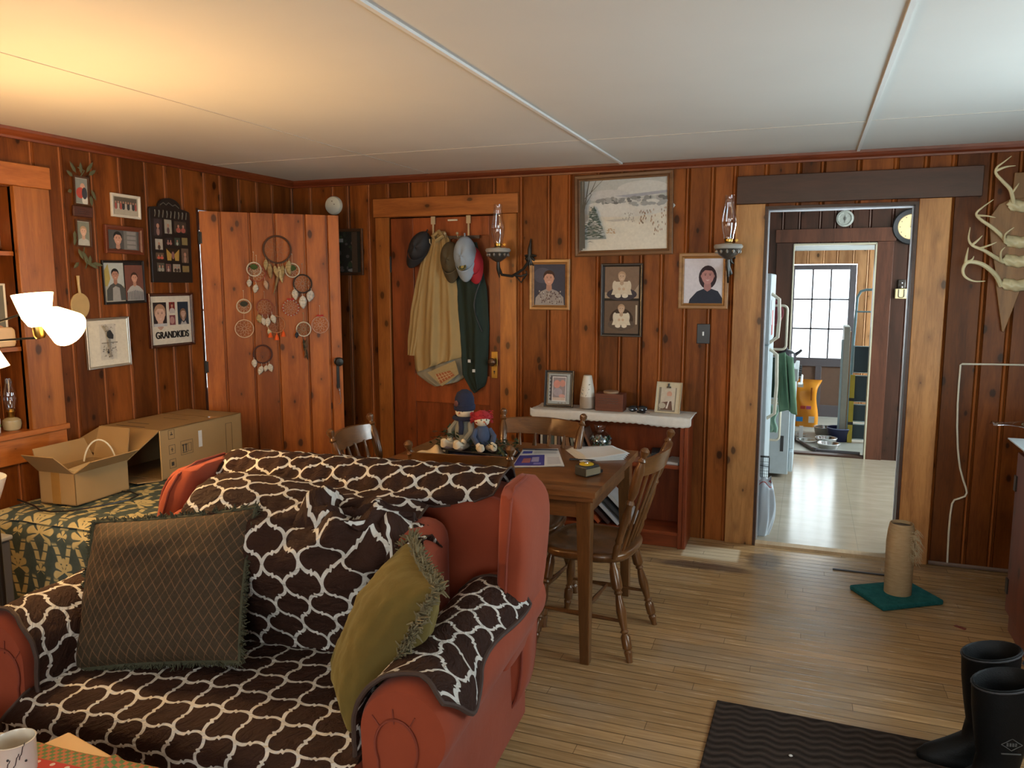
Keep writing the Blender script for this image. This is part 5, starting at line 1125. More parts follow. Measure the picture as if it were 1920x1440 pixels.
for (x, y, a, l) in ((.0, .19, 100, .06), (.03, .2, 60, .07), (-.03, .19, 130, .07), (.045, .19, 40, .05), (-.05, .17, 150, .05), (.055, .12, -70, .06), (.052, .09, -95, .06), (-.06, .10, 200, .03), (-.055, -.10, -100, .06), (-.052, -.13, -110, .05), (-.04, -.19, -70, .06), (-.02, -.20, -60, .07), (.03, -.22, -100, .06), (.0, -.25, -30, .08), (-.04, -.26, -140, .05), (.04, -.26, -10, .06), (0, -.22, -90, .05)):
    a = radians(a); d = Vector((cos(a), sin(a), .15)); n_ = Vector((-sin(a), cos(a), 0)); p = Vector((x, y, .012)); w_ = .010
    q = [p, p + d * l * .3 + n_ * w_, p + d * l * .7 + n_ * w_ * .8, p + d * l, p + d * l * .7 - n_ * w_ * .8, p + d * l * .3 - n_ * w_]; mid = p + d * l * .5 + Vector((0, 0, .006)); i = m.av(q + [mid])
    for k in range(6): m.af([i + k, i + (k + 1) % 6, i + 6])
m.tube([(0, -.18, .008), (-.01, -.22, .012), (.01, -.26, .012), (0, -.29, .01)], .003, 5); m.tube([(0, .18, .008), (.02, .21, .012), (-.02, .22, .012)], .003, 5)
m.build('dried_leaf_sprays', M_LEAFG, sw, angle=180)
# tan paddle on the wall
pd = thing('hand_paddle', 'tan round hand fan with a short handle hanging above the silver-framed sketch', 'fan', onL(3.003, 1.498, tilt=-2))
m = MB(); P_ = [(.056 * cos(a) * (1 + .06 * sin(a)), .068 * sin(a) - .02) for a in [2 * pi * k / 28 for k in range(28)]]; m.prism(P_, 0, .010); m.build('blade', flat((.42, .29, .12), .7, name='woven_straw'), pd, bevel=.004, seg=3)
m = MB(); m.tube([(.0, .045, .006), (-.006, .09, .007), (-.008, .135, .007)], [.007, .006, .008], 8); m.build('handle', flat((.50, .36, .17), .6, name='light_handle'), pd)
# ---- things in the niche
nx = WL - .10
pn = [('r', -.3, -.3, .3, .3, (.36, .12, .13)), ('e', .02, -.01, .035, .042, (.62, .48, .34)), ('e', .01, .02, .02, .02, (.62, .48, .34)), ('e', -.015, -.005, .012, .015, (.5, .2, .18))]
framed('silhouette_picture', 'dark-framed pink picture standing on the top shelf of the wall niche', 'picture', onL(2.605, 1.861, nx), .16, .20, .014, F_BROWN, pn, .016, mw=.0)
pn = [('r', -.3, -.3, .3, .3, (.16, .16, .13)), ('e', .03, -.09, .045, .035, (.60, .30, .18)), ('r', -.1, -.15, .1, -.12, (.62, .50, .36))]
framed('baby_photo', 'photo of a sleeping baby leaning on the middle shelf of the wall niche', 'photo', onL(2.595, 1.452, nx), .17, .285, .010, F_WHITE, pn, .014, mw=.0)
dsh = thing('ceramic_dish', 'pale ceramic dish in front of the baby photo on the niche shelf', 'dish', onL(2.60, 1.342, WL - .045)); m = MB(); m.prism([(-.075, -.048), (.058, -.048), (.066, -.03), (.064, .03), (.05, .045), (-.075, .05)], 0, .02); m.build('body', flat((.60, .40, .20), .4), dsh, bevel=.006, seg=3); 
nf = thing('framed_card', 'small cream card in a pale frame standing on the niche ledge behind the lamp', 'picture', onL(2.545, 1.135, WL - .08)); ringframe('frame', .10, .15, .008, .010, F_OAK, nf); art('photo', [('r', -.043, -.068, .043, .068, (.60, .40, .18))], nf, .005)
def chimney(par, p, s=1.0, h=.20):
    pr = [(.026, 0), (.027, .02), (.036, .045), (.040, .07), (.037, .095), (.026, .13), (.020, .16), (.019, h), (.0195, h + .003)]
    MB().shell([(r * s, z) for r, z in pr], 28, p).build('glass_chimney', M_GLASS, par)
ol = thing('oil_lamp', 'small glass oil lamp standing on the ledge of the wall niche', 'lamp', T(WL - .055, 2.628, .888))
MB().lathe([(.028, 0), (.036, .006), (.042, .03), (.040, .050), (.028, .060), (.014, .064)], 28).build('font', flat((.36, .30, .17), .12, name='amber_glass_oil'), ol); MB().lathe([(.013, .062), (.017, .068), (.018, .085), (.022, .092), (.016, .105), (.006, .11)], 20).build('burner', BRASS, ol); chimney(ol, (0, 0, .092), .74, .135)
mg = thing('mug', 'white mug with a green sprig at the left end of the niche ledge', 'mug', T(WL - .05, 2.525, .888)); MB().lathe([(.030, 0), (.034, .004), (.036, .07), (.033, .07), (.031, .006), (.001, .005)], 24).build('body', WHITE, mg); m = MB(); m.ell((.0355, .012, .04), .001, .008, .006, 8, 5); m.ell((.0355, -.004, .036), .001, .007, .004, 8, 5); m.build('printed_sprig', flat((.12, .2, .05), .5), mg)
# ================================================================== wall oil lamps
def walllamp(label, x, xa, side):
    t = thing('wall_oil_lamp', label, 'lamp', onB(x, 1.80, 4.69), None)
    # local: x right, y up, z out; lathe about y
    R_ = Matrix(((1, 0, 0, 0), (0, 0, 1, 0), (0, -1, 0, 0), (0, 0, 0, 1)))
    def L(name, prof, mat, sh=False):
        m = MB(); m.M = R_; (m.shell if sh else m.lathe)(prof, 30); return m.build(name, mat, t)
    f_ = L('font', [(.020, -.035), (.052, -.028), (.078, -.012), (.083, .0), (.076, .010), (.045, .017), (.018, .022)], flat((.36, .34, .30), .12, name='grey_glass_font'))
    L('holder', [(.012, -.075), (.030, -.065), (.055, -.045), (.070, -.022), (.074, -.015), (.066, -.018), (.020, -.040)], flat((.10, .095, .085), .3, .6, name='dark_pewter'))
    m = MB()
    for k in range(12): a = 2 * pi * k / 12; m.ell((.067 * cos(a), -.030, .067 * sin(a)), .009, .013, .009, 6, 5)
    m.build('cast_petals', flat((.30, .28, .25), .3, .6, name='pale_pewter'), t)  # petals in a paler pewter than the holder
    L('burner', [(.016, .020), (.022, .026), (.024, .040), (.020, .046), (.010, .050)], BRASS)
    m = MB(); m.tube([(.024, .034, 0), (.045, .033, .006)], .002, 6); m.lathe([(.008, -.001), (.008, .001)], 10, (.046, .033, .006)); m.build('wick_knob', BRASS, t)
    L('glass_chimney', [(.030, .042), (.031, .062), (.040, .095), (.045, .13), (.042, .165), (.032, .215), (.028, .25), (.027, .285), (.028, .287)], M_GLASS, True)
    dz = -.155   # wall plane in local z
    m = MB(); pts = [(0, -.07, 0), (.003 * side, -.11, -.002), (.018 * side, -.155, -.02), (xa * .45, -.165, -.06), (xa * .8, -.12, -.11), (xa, -.06, -.14), (xa, -.02, dz + .01)]
    m.tube([(0, -.07, 0), (0, -.12, -.002), (.006 * side, -.175, -.010)], [.010, .012, .003], 8); m.tube(pts, [.010, .010, .009, .009, .009, .010, .010], 8)
    for sgn in (1, -1): m.tube([(xa * .55, -.16, -.07), (xa * .75, -.185 + .02 * sgn, -.09), (xa * .95, -.15, -.11), (xa * .9, -.13, -.11)], .006, 6)
    m.build('bracket_arm', IRON, t)
    m = MB()
    for k in range(7): a = -pi / 2 + (k - 3) * .5; m.tube([(xa, -.03, dz + .014), (xa + .03 * cos(a), -.03 + .05 * sin(a) * (1 if k % 2 else 1.3), dz + .018), (xa + .035 * cos(a) + .01, -.03 + .075 * sin(a), dz + .012)], [.010, .009, .004], 6)
    m.tube([(xa, -.12, dz + .01), (xa, .0, dz + .016), (xa + .006, .075, dz + .01)], [.008, .014, .004], 6); m.build('wall_bracket', IRON, t)
    return t
walllamp('antique glass oil lamp on a scrolled iron bracket beside the closet door', -1.872, .165, 1)
walllamp('antique glass oil lamp on an iron bracket left of the kitchen opening', -.449, -.005, 1)
# ================================================================== dreamcatchers on the plank door
def catcher(label, s, y, r, ring, web, feathers=(), nail=.05, thick=.004, tufts=None, bow=None, beads=False, fur=None, patch=None):
    """s, y: position on the leaf; feathers = [(angle deg, length, color, width)]"""
    t = thing('dreamcatcher', label, 'dreamcatcher', LEAF @ Matrix.Translation((s, y, .012)), 'dreamcatchers hung on the plank door')
    MB().tube([(r * cos(a), r * sin(a), 0) for a in [2 * pi * k / 36 for k in range(36)]], thick, 7, True).build('hoop', flat(ring, .7), t)
    m = MB(); N = 10
    for lv, (ra, rb) in enumerate(((1.0, .72), (.72, .45), (.45, .2))):
        for k in range(N):
            a0 = 2 * pi * (k + lv * .5) / N; am = a0 + pi / N; a1 = a0 + 2 * pi / N
            m.tube([(r * ra * cos(a0), r * ra * sin(a0), 0), (r * rb * cos(am), r * rb * sin(am), .001), (r * ra * cos(a1), r * ra * sin(a1), 0)], .0009, 4)
    m.tube([(r * .2 * cos(a), r * .2 * sin(a), 0) for a in [2 * pi * k / 10 for k in range(10)]], .001, 4, True); m.build('web', flat(web, .7), t)
    m = MB(); m.tube([(0, r, 0), (.002, r + nail, -.004)], .0012, 5); m.tube([(0, r + nail, -.010), (0, r + nail, .002)], .003, 6); m.build('hanging_loop', flat(web, .7), t)
    for (ang, L_, c, w_) in feathers:
        a = radians(ang); bx_, by_ = r * cos(a), r * sin(a); m = MB(); m.tube([(bx_, by_, .002), (bx_ + .002, by_ - .020, .004)], .0012, 5)
        rr2 = random.Random(int(ang * 7 + L_ * 1000)); tl = rr2.uniform(-.35, .35); d = Vector((sin(tl), -cos(tl), 0)); nn_ = Vector((cos(tl), sin(tl), 0)); p = Vector((bx_ + .002, by_ - .020, .005))
        prs = [(0, .15), (.15, .7), (.4, 1), (.7, .75), (.9, .35), (1, .02)]
        for (ta, wa), (tb, wb) in zip(prs, prs[1:]):
            for q in (-1, 1): m.poly([p + d * L_ * ta + Vector((0, 0, .006)), p + d * L_ * tb + Vector((0, 0, .006)), p + d * L_ * tb + nn_ * q * w_ * wb + Vector((0, 0, .001)), p + d * L_ * ta + nn_ * q * w_ * wa + Vector((0, 0, .001))])
        m.build('feather', flat(c, .8), t, angle=180, solid=.0015)
    if tufts:
        for (x, c) in tufts:
            yy = -sqrt(max(0, r * r - x * x)); m = MB(); m.tube([(x, yy, .003), (x, yy - .012, .004)], .003, 6); m.M = Matrix.Translation((x, yy - .012, .005)) @ Matrix.Rotation(pi / 2, 4, 'X'); m.lathe([(.004, 0), (.010, .010), (.015, .034)][:], 10); m.build('tassel', flat(c, .8), t)
    if bow: m = MB(); m.ell((-.012, r + .006, .006), .013, .006, .004, 8, 6); m.ell((.012, r + .006, .006), .013, .006, .004, 8, 6); m.ell((0, r + .004, .008), .005, .005, .004, 8, 6); m.build('bow', flat(bow, .6), t)
    if beads:
        m = MB()
        for k in range(16): a = 2 * pi * k / 16; m.ell((r * cos(a), r * sin(a), .003), .0045, .0045, .0045, 7, 5)
        m.build('beads', flat((.6, .55, .48), .4), t)
    if patch: m = MB(); m.M = Matrix.Translation((0, r * .35, .002)); m.ell((0, 0, 0), r * .55, r * .42, .004, 12, 6); m.build('green_sprig', flat(patch, .9), t)
    return t
FE = (.42, .30, .13); FW = (.62, .54, .42); CRW = (.52, .40, .26)
catcher('largest dreamcatcher at the top of the door, brown hoop with tan feathers', .455, 1.795, .085, (.075, .03, .012), (.30, .15, .07), [(-150, .07, FE, .015), (-128, .10, (.34, .22, .09), .016), (-105, .08, FE, .015), (-88, .11, (.50, .38, .18), .016), (-70, .09, (.36, .25, .10), .018), (-50, .08, FE, .017), (-35, .07, (.45, .34, .16), .015), (-80, .19, (.28, .18, .08), .009)], .10, .006)
catcher('small white hoop dreamcatcher with a green sprig, upper left below the largest', .309, 1.670, .043, (.60, .50, .36), CRW, [], .065, patch=(.05, .08, .015))
catcher('red-brown hoop with tan feathers hanging behind the upper left white hoop', .325, 1.645, .052, (.30, .05, .02), CRW, [(-160, .05, FW, .016), (-100, .055, FW, .018), (-30, .06, (.5, .32, .2), .016)], .06, .003)
catcher('small white hoop dreamcatcher with a green sprig, overlapping the large feathers', .546, 1.664, .044, (.60, .50, .36), CRW, [], .06, patch=(.05, .08, .015))
catcher('dark braided hoop with long white feathers at the upper right', .607, 1.578, .058, (.035, .02, .012), (.36, .28, .2), [(-165, .07, FW, .022), (-95, .085, (.66, .6, .5), .026), (-25, .075, (.62, .56, .48), .026)], .07, .005)
catcher('small cream hoop with a dark sprig at the left above the plain white hoop', .238, 1.438, .043, (.60, .46, .30), CRW, [], .055, patch=(.04, .04, .025))
catcher('red hoop dreamcatcher with four pale feathers, left of centre', .364, 1.430, .050, (.28, .06, .03), (.42, .25, .15), [(-150, .06, FE, .020), (-110, .05, FW, .016), (-70, .06, FW, .018), (-35, .06, FW, .018)], .05, .003)
catcher('red and white wrapped hoop with a red bow, centre right', .527, 1.424, .050, (.42, .05, .03), (.5, .3, .22), [], .05, .003, bow=(.45, .03, .02), beads=True)
catcher('plain white hoop with a round woven web at the lower left', .235, 1.296, .056, (.62, .42, .26), (.55, .36, .22), [], .05, .003)
catcher('hoop with bright orange tassels, lower centre', .432, 1.318, .054, (.42, .18, .07), (.42, .2, .1), [(-170, .05, (.62, .5, .3), .014)], .06, .003, tufts=((-.040, (.75, .10, .01)), (.0, (.75, .10, .01)), (.042, (.75, .10, .01))))
catcher('white hoop with a dark web and a long dark feather, lower right', .604, 1.283, .046, (.62, .55, .42), (.30, .28, .16), [(-100, .14, (.05, .04, .02), .011), (-75, .13, (.14, .07, .03), .010), (178, .04, (.03, .03, .04), .012)], .06, .004)
catcher('peach hoop with a red bow at the far right, above the knob', .712, 1.309, .055, (.55, .30, .2), (.60, .42, .3), [], .07, .003, bow=(.5, .03, .02))
catcher('lowest dreamcatcher, dark hoop with white feathers', .339, 1.129, .057, (.07, .02, .012), (.20, .07, .04), [(-170, .055, FW, .018), (-100, .06, FW, .018), (-50, .055, FW, .018), (-70, .04, FW, .014)], .09, .005)
# ================================================================== clothes on the closet door
def drape(m, outline, depth, folds, n=60, nv=40, off=0, seed=0, zb=0):
    """outline: [(z, xl, xr)] from the top down; front bulges toward the room in pleats, closed at the back"""
    zs = [o[0] for o in outline]
    def at(v):
        z = zs[0] + (zs[-1] - zs[0]) * v
        for (za, a, b_), (zc, c, d) in zip(outline, outline[1:]):
            if zc <= z <= za + 1e-9: t = (za - z) / (za - zc); return z, a + (c - a) * t, b_ + (d - b_) * t
        return (z,) + tuple(outline[-1][1:])
    def f(u_, v_, s):
        z, a, b_ = at(v_); e = sin(pi * u_) ** .5 if 0 < u_ < 1 else 0
        fo = sin(folds * pi * u_ + .8 * sin(3 * v_ + seed) + seed) * .55 + sin(folds * 2.3 * pi * u_ + seed * 2 + 2 * v_) * .25
        k = depth * (.45 + .55 * v_)
        y = e * (k * .75 + k * .42 * fo) + fbm(u_ * 4, v_ * 5, seed) * .006
        if s: y = -.0
        return (a + (b_ - a) * u_, z + (off * (u_ - .5) * sst(v_, .9, 1)), y + zb)
    m.grid(lambda a, b_: f(a, b_, 0), n, nv, lambda a, b_: (a * .4, b_ * .8)); m.grid(lambda a, b_: f(1 - a, b_, 1), 8, nv)
    # close the hem
    return m
WB = onB(0, 0, D - .010)
hk = thing('over_door_hook_rack', 'white and brass over-door hook rack at the top of the closet door', 'hook', WB)
for x in (-2.400, -2.139):
    m = MB(); m.box(x - .016, x + .016, 1.985, 2.036, .005, .010); m.box(x - .006, x + .006, 1.86, 1.99, .005, .009); m.tube([(x, 1.865, .008), (x, 1.845, .035), (x, 1.86, .060), (x, 1.885, .064)], .004, 6); m.build('hook', flat((.45, .36, .22), .4, .3), hk)
for x in (-2.46, -2.29, -2.20): m = MB(); m.tube([(x, 1.90, .006), (x, 1.895, .045), (x, 1.915, .055)], .004, 6); m.ell((x, 1.918, .056), .010, .010, .010, 10, 8); m.build('peg', flat((.50, .40, .24), .3, .3), hk)
m = MB(); m.box(-2.48, -2.06, 1.885, 1.905, .004, .012); m.build('rail', flat((.05, .03, .02), .4), hk)
tag(MB().box(-2.29, -2.222, 2.004, 2.014, .0, .010).build('door_clip', CREAM, smooth=False), 'small cream clip on the top edge of the closet door', 'clip').matrix_world = WB
M_TAN = flat((.34, .225, .085), .8, var=.1, bmp=.2, scale=12, name='tan_canvas'); M_TAN2 = flat((.29, .25, .17), .8, name='grey_beige_shirt'); M_GREEN = flat((.010, .022, .014), .85, name='dark_green_fleece'); M_OLV = flat((.075, .055, .025), .85, name='brown_cap_cloth')
M_BC = flat((.28, .34, .40), .8, name='pale_blue_cotton')
tc = thing('jacket', 'tan canvas jacket hanging in long folds on the closet door', 'jacket', WB)
m = MB(); drape(m, [(1.935, -2.375, -2.305), (1.88, -2.415, -2.275), (1.72, -2.475, -2.235), (1.5, -2.525, -2.205), (1.3, -2.545, -2.180), (1.12, -2.560, -2.170), (1.045, -2.545, -2.185), (1.025, -2.53, -2.25)], .085, 5, 70, 50, .10, 1, .02); m.build('body', M_TAN, tc, angle=80)
m = MB(); drape(m, [(1.80, -2.47, -2.42), (1.6, -2.53, -2.455), (1.4, -2.575, -2.48), (1.2, -2.60, -2.50), (1.095, -2.603, -2.525)], .075, 2, 24, 30, 0, 3, .012); m.build('sleeve', M_TAN, tc, angle=80)
m = MB(); m.tube([(-2.34, 1.93, .05), (-2.37, 1.90, .075), (-2.34, 1.87, .09), (-2.30, 1.90, .075), (-2.34, 1.935, .05)], .014, 8); m.build('collar', M_TAN, tc)
sh = thing('shirt', 'pale grey-tan plaid-lined shirt showing below the tan jacket hem', 'shirt', WB)
m = MB(); drape(m, [(1.5, -2.44, -2.24), (1.2, -2.51, -2.185), (1.0, -2.55, -2.175), (.955, -2.54, -2.18), (.925, -2.47, -2.20), (.900, -2.40, -2.23)], .060, 4, 50, 30, .04, 6, .006); m.build('body', M_TAN2, sh, angle=80)
m = MB(); m.setc((.36, .26, .12)); i = [(-2.42, .985, .088), (-2.21, 1.075, .088), (-2.185, .985, .086), (-2.31, .895, .086), (-2.35, .93, .088)]; m.poly(i)
m.setc((.34, .11, .04)); m.poly([(-2.36, .975, .0895), (-2.25, 1.005, .0895), (-2.215, .975, .0885), (-2.325, .910, .0885)])
for k in range(5): t_ = k / 5; m.setc((.50, .36, .18)); m.poly([(-2.36 + .10 * t_, .975 + .028 * t_, .0902), (-2.355 + .10 * t_, .975 + .028 * t_, .0902), (-2.32 + .10 * t_, .915 + .06 * t_, .0892), (-2.325 + .10 * t_, .915 + .06 * t_, .0892)])
for k in (.3, .6): m.poly([(-2.36 + .035 * k, .975 - .065 * k, .0904), (-2.25 + .035 * k, 1.003 - .03 * k, .0904), (-2.25 + .035 * k, .999 - .03 * k, .0904), (-2.36 + .035 * k, .971 - .065 * k, .0904)])
m.build('plaid_lining', M_PLUSH, sh, smooth=False, solid=.002)
vt = thing('vest', 'dark green fleece vest hanging behind the caps on the closet door', 'vest', WB)
m = MB(); drape(m, [(1.86, -2.20, -2.08), (1.72, -2.24, -2.05), (1.55, -2.25, -2.01), (1.30, -2.23, -1.995), (1.10, -2.20, -2.005), (.97, -2.19, -2.01), (.90, -2.13, -2.02), (.875, -2.10, -2.03)], .080, 3, 50, 40, .05, 2, .004); m.build('body', M_GREEN, vt, angle=80)
m = MB(); m.box(-2.115, -2.095, 1.065, 1.085, .090, .092); m.box(-2.085, -2.065, 1.00, 1.02, .085, .087); m.build('care_label', flat((.6, .6, .58), .6), vt, smooth=False)
m = MB(); m.tube([(-2.03 - .045 * sin(k * pi / 10), 1.62 - .035 * k, .075 - .03 * abs(5 - k) / 5) for k in range(11)], .004, 6); m.build('armhole_edge', BLACK, vt)
def cap(label, M, mat, brimmat=None, emblem=False, s=1.0):
    t = thing('cap', label, 'cap', M)
    def f(u_, v_):
        a = 2 * pi * u_; c, sn = cos(a), sin(a); r = sin(v_ * pi / 2); k = (1.25 if sn > 0 else 1.0)
        return (.078 * s * c * r * (1 + .0 * sn), .105 * s * sn * k * r + .01, .085 * s * cos(v_ * pi / 2) ** .8 * (1 + .06 * sin(3 * a)) )
    m = MB(); m.grid(lambda a, b_: f(a, 1 - b_), 36, 14, cu=True); m.build('crown', mat, t, angle=180)
    def g(u_, v_): a = pi + pi * u_; r = .9 + .72 * v_ * sin(pi * u_) ** .6; return (.074 * s * cos(a) * (1 + .05 * v_), .100 * s * sin(a) * r + .005, .030 * s * (1 - v_) * sin(pi * u_) + .030 * s * sin(pi * u_) * (1 - .4 * v_) + .004)
    m = MB(); m.grid(g, 26, 8); m.build('brim', brimmat or mat, t, angle=180, solid=.004)
    m = MB(); m.tube([(0, .13 * s, .01), (.004, .150 * s, .012), (0, .16 * s, .004)], .005, 6); m.build('strap', mat, t)
    if emblem:
        m = MB(); z = .075
        m.M = Matrix.Translation((.004, -.062, z)) @ Matrix.Rotation(radians(-32), 4, 'X'); m.lathe([(.026, 0), (.026, .004), (.001, .005)], 26); e_ = m.build('emblem', flat((.035, .045, .02), .6, name='dark_patch'), t)
        q = MB(); q.M = m.M; q.tube([(.0245 * cos(2 * pi * k / 24), .0245 * sin(2 * pi * k / 24), .004) for k in range(24)], .0015, 5, True); q.ell((0, 0, .005), .012, .012, .002, 12, 6); q.build('gold_mark', flat((.40, .30, .08), .5, name='gold_thread'), e_)
    return t
cap('pale blue baseball cap with a round dark emblem, on the right of the closet door', onB(-2.128, 1.755, D - .085, tilt=3), M_BC, emblem=True)
cap('red cap partly hidden behind the pale blue cap', onB(-2.085, 1.715, D - .050, tilt=12), flat((.36, .015, .025), .8, name='red_cotton'), s=.85)
cap('brown cap hanging between the tan jacket and the pale blue cap', onB(-2.245, 1.735, D - .060, tilt=4), M_OLV, s=.92)
cap('black cap hanging left of the tan jacket', onB(-2.49, 1.82, D - .055, tilt=-28), flat((.014, .014, .016), .7, name='black_nylon'), s=.9)
# ================================================================== antlers, cord, plastic at the right
am = thing('antler_mount', 'wooden shield board carrying four sets of pale deer antlers at the right edge', 'antlers', onB(1.02, 0, D - .003))
M_BOARD = wood('antler_board', (.17, .075, .022), (.30, .145, .05), 'Y', .5, knots=False, tone=0); M_ANT = flat((.62, .52, .29), .45, var=.25, scale=14, bmp=.2, name='antler_bone')
m = MB(); m.prism([(-.055, 1.95), (.055, 1.95), (.05, 2.16), (-.05, 2.16)], 0, .018); m.build('upper_board', M_BOARD, am, smooth=False, bevel=.003)
m = MB(); m.prism([(-.052, 1.335), (-.042, 1.328), (.02, 1.56), (.10, 1.66), (.135, 1.80), (.15, 1.93), (.11, 2.0), (.05, 2.03), (-.05, 2.03), (-.11, 2.0), (-.15, 1.93), (-.135, 1.80), (-.105, 1.66), (-.095, 1.57)], 0, .022); m.build('shield_board', M_BOARD, am, smooth=False, bevel=.003)
for sx in (-1, 1):
    for i, (z, beams) in enumerate(((1.985, [([(-.045, 1.98, .03), (-.055, 2.02, .05), (-.075, 2.07, .07), (-.115, 2.11, .09), (-.15, 2.15, .10), (-.148, 2.18, .10), (-.12, 2.205, .10), (-.085, 2.235, .09)], .011), ([(-.148, 2.165, .10), (-.11, 2.18, .11), (-.065, 2.185, .10)], .007), ([(-.065, 2.05, .06), (-.05, 2.08, .08), (-.04, 2.10, .08)], .006)]),
                                   (1.80, [([(-.06, 1.80, .03), (-.10, 1.84, .06), (-.15, 1.88, .09), (-.205, 1.92, .10), (-.225, 1.95, .10), (-.20, 1.98, .10), (-.15, 2.02, .09)], .011), ([(-.222, 1.94, .10), (-.18, 1.935, .12), (-.14, 1.925, .12)], .006), ([(-.075, 1.80, .05), (-.085, 1.84, .09), (-.05, 1.875, .10)], .007)]),
                                   (1.70, [([(-.07, 1.70, .03), (-.12, 1.725, .07), (-.18, 1.76, .11), (-.235, 1.785, .12), (-.255, 1.82, .12), (-.25, 1.88, .11)], .011), ([(-.24, 1.785, .12), (-.215, 1.81, .13), (-.195, 1.835, .13)], .007), ([(-.20, 1.77, .12), (-.16, 1.785, .14), (-.13, 1.80, .14)], .006), ([(-.09, 1.71, .06), (-.10, 1.75, .10), (-.085, 1.775, .11)], .006)]),
                                   (1.575, [([(-.075, 1.575, .03), (-.11, 1.63, .07), (-.18, 1.685, .12), (-.25, 1.70, .14), (-.275, 1.665, .15), (-.265, 1.625, .15), (-.22, 1.60, .14), (-.165, 1.60, .12)], .013), ([(-.265, 1.69, .14), (-.262, 1.73, .14), (-.255, 1.775, .13)], .008), ([(-.25, 1.70, .14), (-.235, 1.715, .15), (-.23, 1.73, .15)], .006)]))):
        m = MB()
        for pts, r in beams:
            Q = []; n_ = len(pts)
            for k in range((n_ - 1) * 4 + 1):     # Catmull-Rom
                t_ = k / 4; j = min(int(t_), n_ - 2); f_ = t_ - j; P = [Vector(pts[max(0, min(n_ - 1, j + q))]) for q in (-1, 0, 1, 2)]
                Q.append(.5 * (2 * P[1] + (P[2] - P[0]) * f_ + (2 * P[0] - 5 * P[1] + 4 * P[2] - P[3]) * f_ ** 2 + (3 * P[1] - P[0] - 3 * P[2] + P[3]) * f_ ** 3))
            Q = [Vector((q.x * -sx, q.y, q.z)) for q in Q]; m.tube(Q, [r * (1 - .82 * (k / (len(Q) - 1)) ** 1.5) for k in range(len(Q))], 8)
        a_ = m.build('antler', M_ANT, am)
for z in (1.985, 1.80, 1.70, 1.575):
    m = MB(); m.M = Matrix.Translation((0, z, .02)); m.grid(lambda a, b_: ((.08 - .02 * abs(2 * b_ - 1)) * (2 * a - 1) + .004 * sin(20 * b_), .030 * (2 * b_ - 1) + .012 * abs(2 * a - 1), .030 * (1 - (2 * b_ - 1) ** 2) * (1 - .3 * (2 * a - 1) ** 2) + .004 * sin(18 * a + 9 * b_)), 20, 8); m.build('skull_plate', M_ANT, am, angle=180, solid=.006)
cdp = [(1.40, 1.158), (1.09, 1.156), (.95, 1.1545), (.796, 1.151), (.789, 1.145), (.788, 1.04), (.789, .93), (.795, .80), (.806, .68), (.815, .62), (.824, .57), (.842, .51), (.860, .46), (.866, .435), (.858, .413), (.83, .398), (.808, .388), (.798, .365), (.793, .30), (.792, .20), (.794, .10), (.796, .012)]
tag(MB().tube([(x, D - .008, z) for x, z in cdp], .0052, 8).build('white_cord', CREAM), 'white cord stapled across and down the back wall right of the kitchen opening', 'cord')
m = MB(); m.grid(lambda a, b_: (.86 + .5 * a, 4.30 + .10 * b_ + .01 * sin(9 * a), .905 + .03 * sin(pi * b_) * (.5 + a * .5) + .006 * sin(14 * a + 5 * b_)), 24, 8)
pb_ = m.build('plastic_bag', M_PLASTIC, angle=180, solid=.001); tag(pb_, 'clear crumpled plastic wrap at the right edge above the cabinet', 'plastic wrap')
# ================================================================== things on the bookcase
TZB = BT + .0075
def easel(label, cat, x, y, w, h, rz, lean, mat, shapes, fw=.012, kind='picture_frame', mount=None):
    M = T(x, y, TZB, rz) @ Matrix.Rotation(radians(90 - lean), 4, 'X') @ Matrix.Translation((0, h / 2, 0))
    return framed(kind, label, cat, M, w, h, fw, mat, shapes, .014, mount=mount)
pn = [('r', -.07, -.095, .07, .095, (.34, .37, .36)), ('r', -.058, -.075, .050, .085, (.10, .09, .09)), ('r', -.045, -.080, .046, .078, (.62, .60, .58)), ('r', -.040, -.072, .041, .072, (.26, .22, .22)), ('e', -.015, .030, .022, .026, (.55, .24, .19)), ('e', .022, .035, .018, .022, (.5, .24, .19)), ('e', -.008, -.02, .030, .026, (.35, .30, .32)), ('e', .02, -.045, .02, .012, (.55, .30, .25)), ('r', -.040, -.072, .041, -.055, (.55, .42, .34))]
for k in range(7): pn.append(('r', -.062, -.07 + k * .022, -.050, -.062 + k * .022, (.05, .05, .06)))
for k in range(3): pn.append(('e', .0 + k * .022, -.089, .003, .003, (.2, .1, .08)))
easel('photo of two people in a black frame at the left end of the bookcase', 'photo', -1.462, 4.69, .19, .235, 3, 9, F_BLACK, pn)
df = thing('scent_diffuser', 'pale tapered diffuser vase with a leaf pattern, right of the black photo frame', 'vase', T(-1.275, 4.70, TZB, 0)); MB().lathe([(.034, 0), (.046, .008), (.0495, .04), (.047, .075), (.0465, .080)], 36).build('lower_body', flat((.33, .27, .21), .45, name='taupe_glaze'), df); MB().lathe([(.0465, .080), (.041, .13), (.033, .175), (.026, .210), (.022, .213), (.001, .213)], 36).build('upper_body', flat((.60, .56, .47), .4, name='cream_glaze'), df)
m = MB()
for x, z, a in ((-.022, .10, 40), (.006, .10, -35), (-.016, .118, 40), (.014, .122, -35), (.016, .155, -60), (-.012, .132, 40), (.0, .085, -20)):
    m.M = Matrix.Translation((x, -.0445 + .16 * max(0, z - .08) + abs(x) * .12, z)) @ Matrix.Rotation(radians(90), 4, 'X') @ Matrix.Rotation(radians(a), 4, 'Z'); m.ell((0, 0, 0), .004, .012, .0025, 10, 5)
m.build('leaf_relief', flat((.24, .22, .17), .5), df)
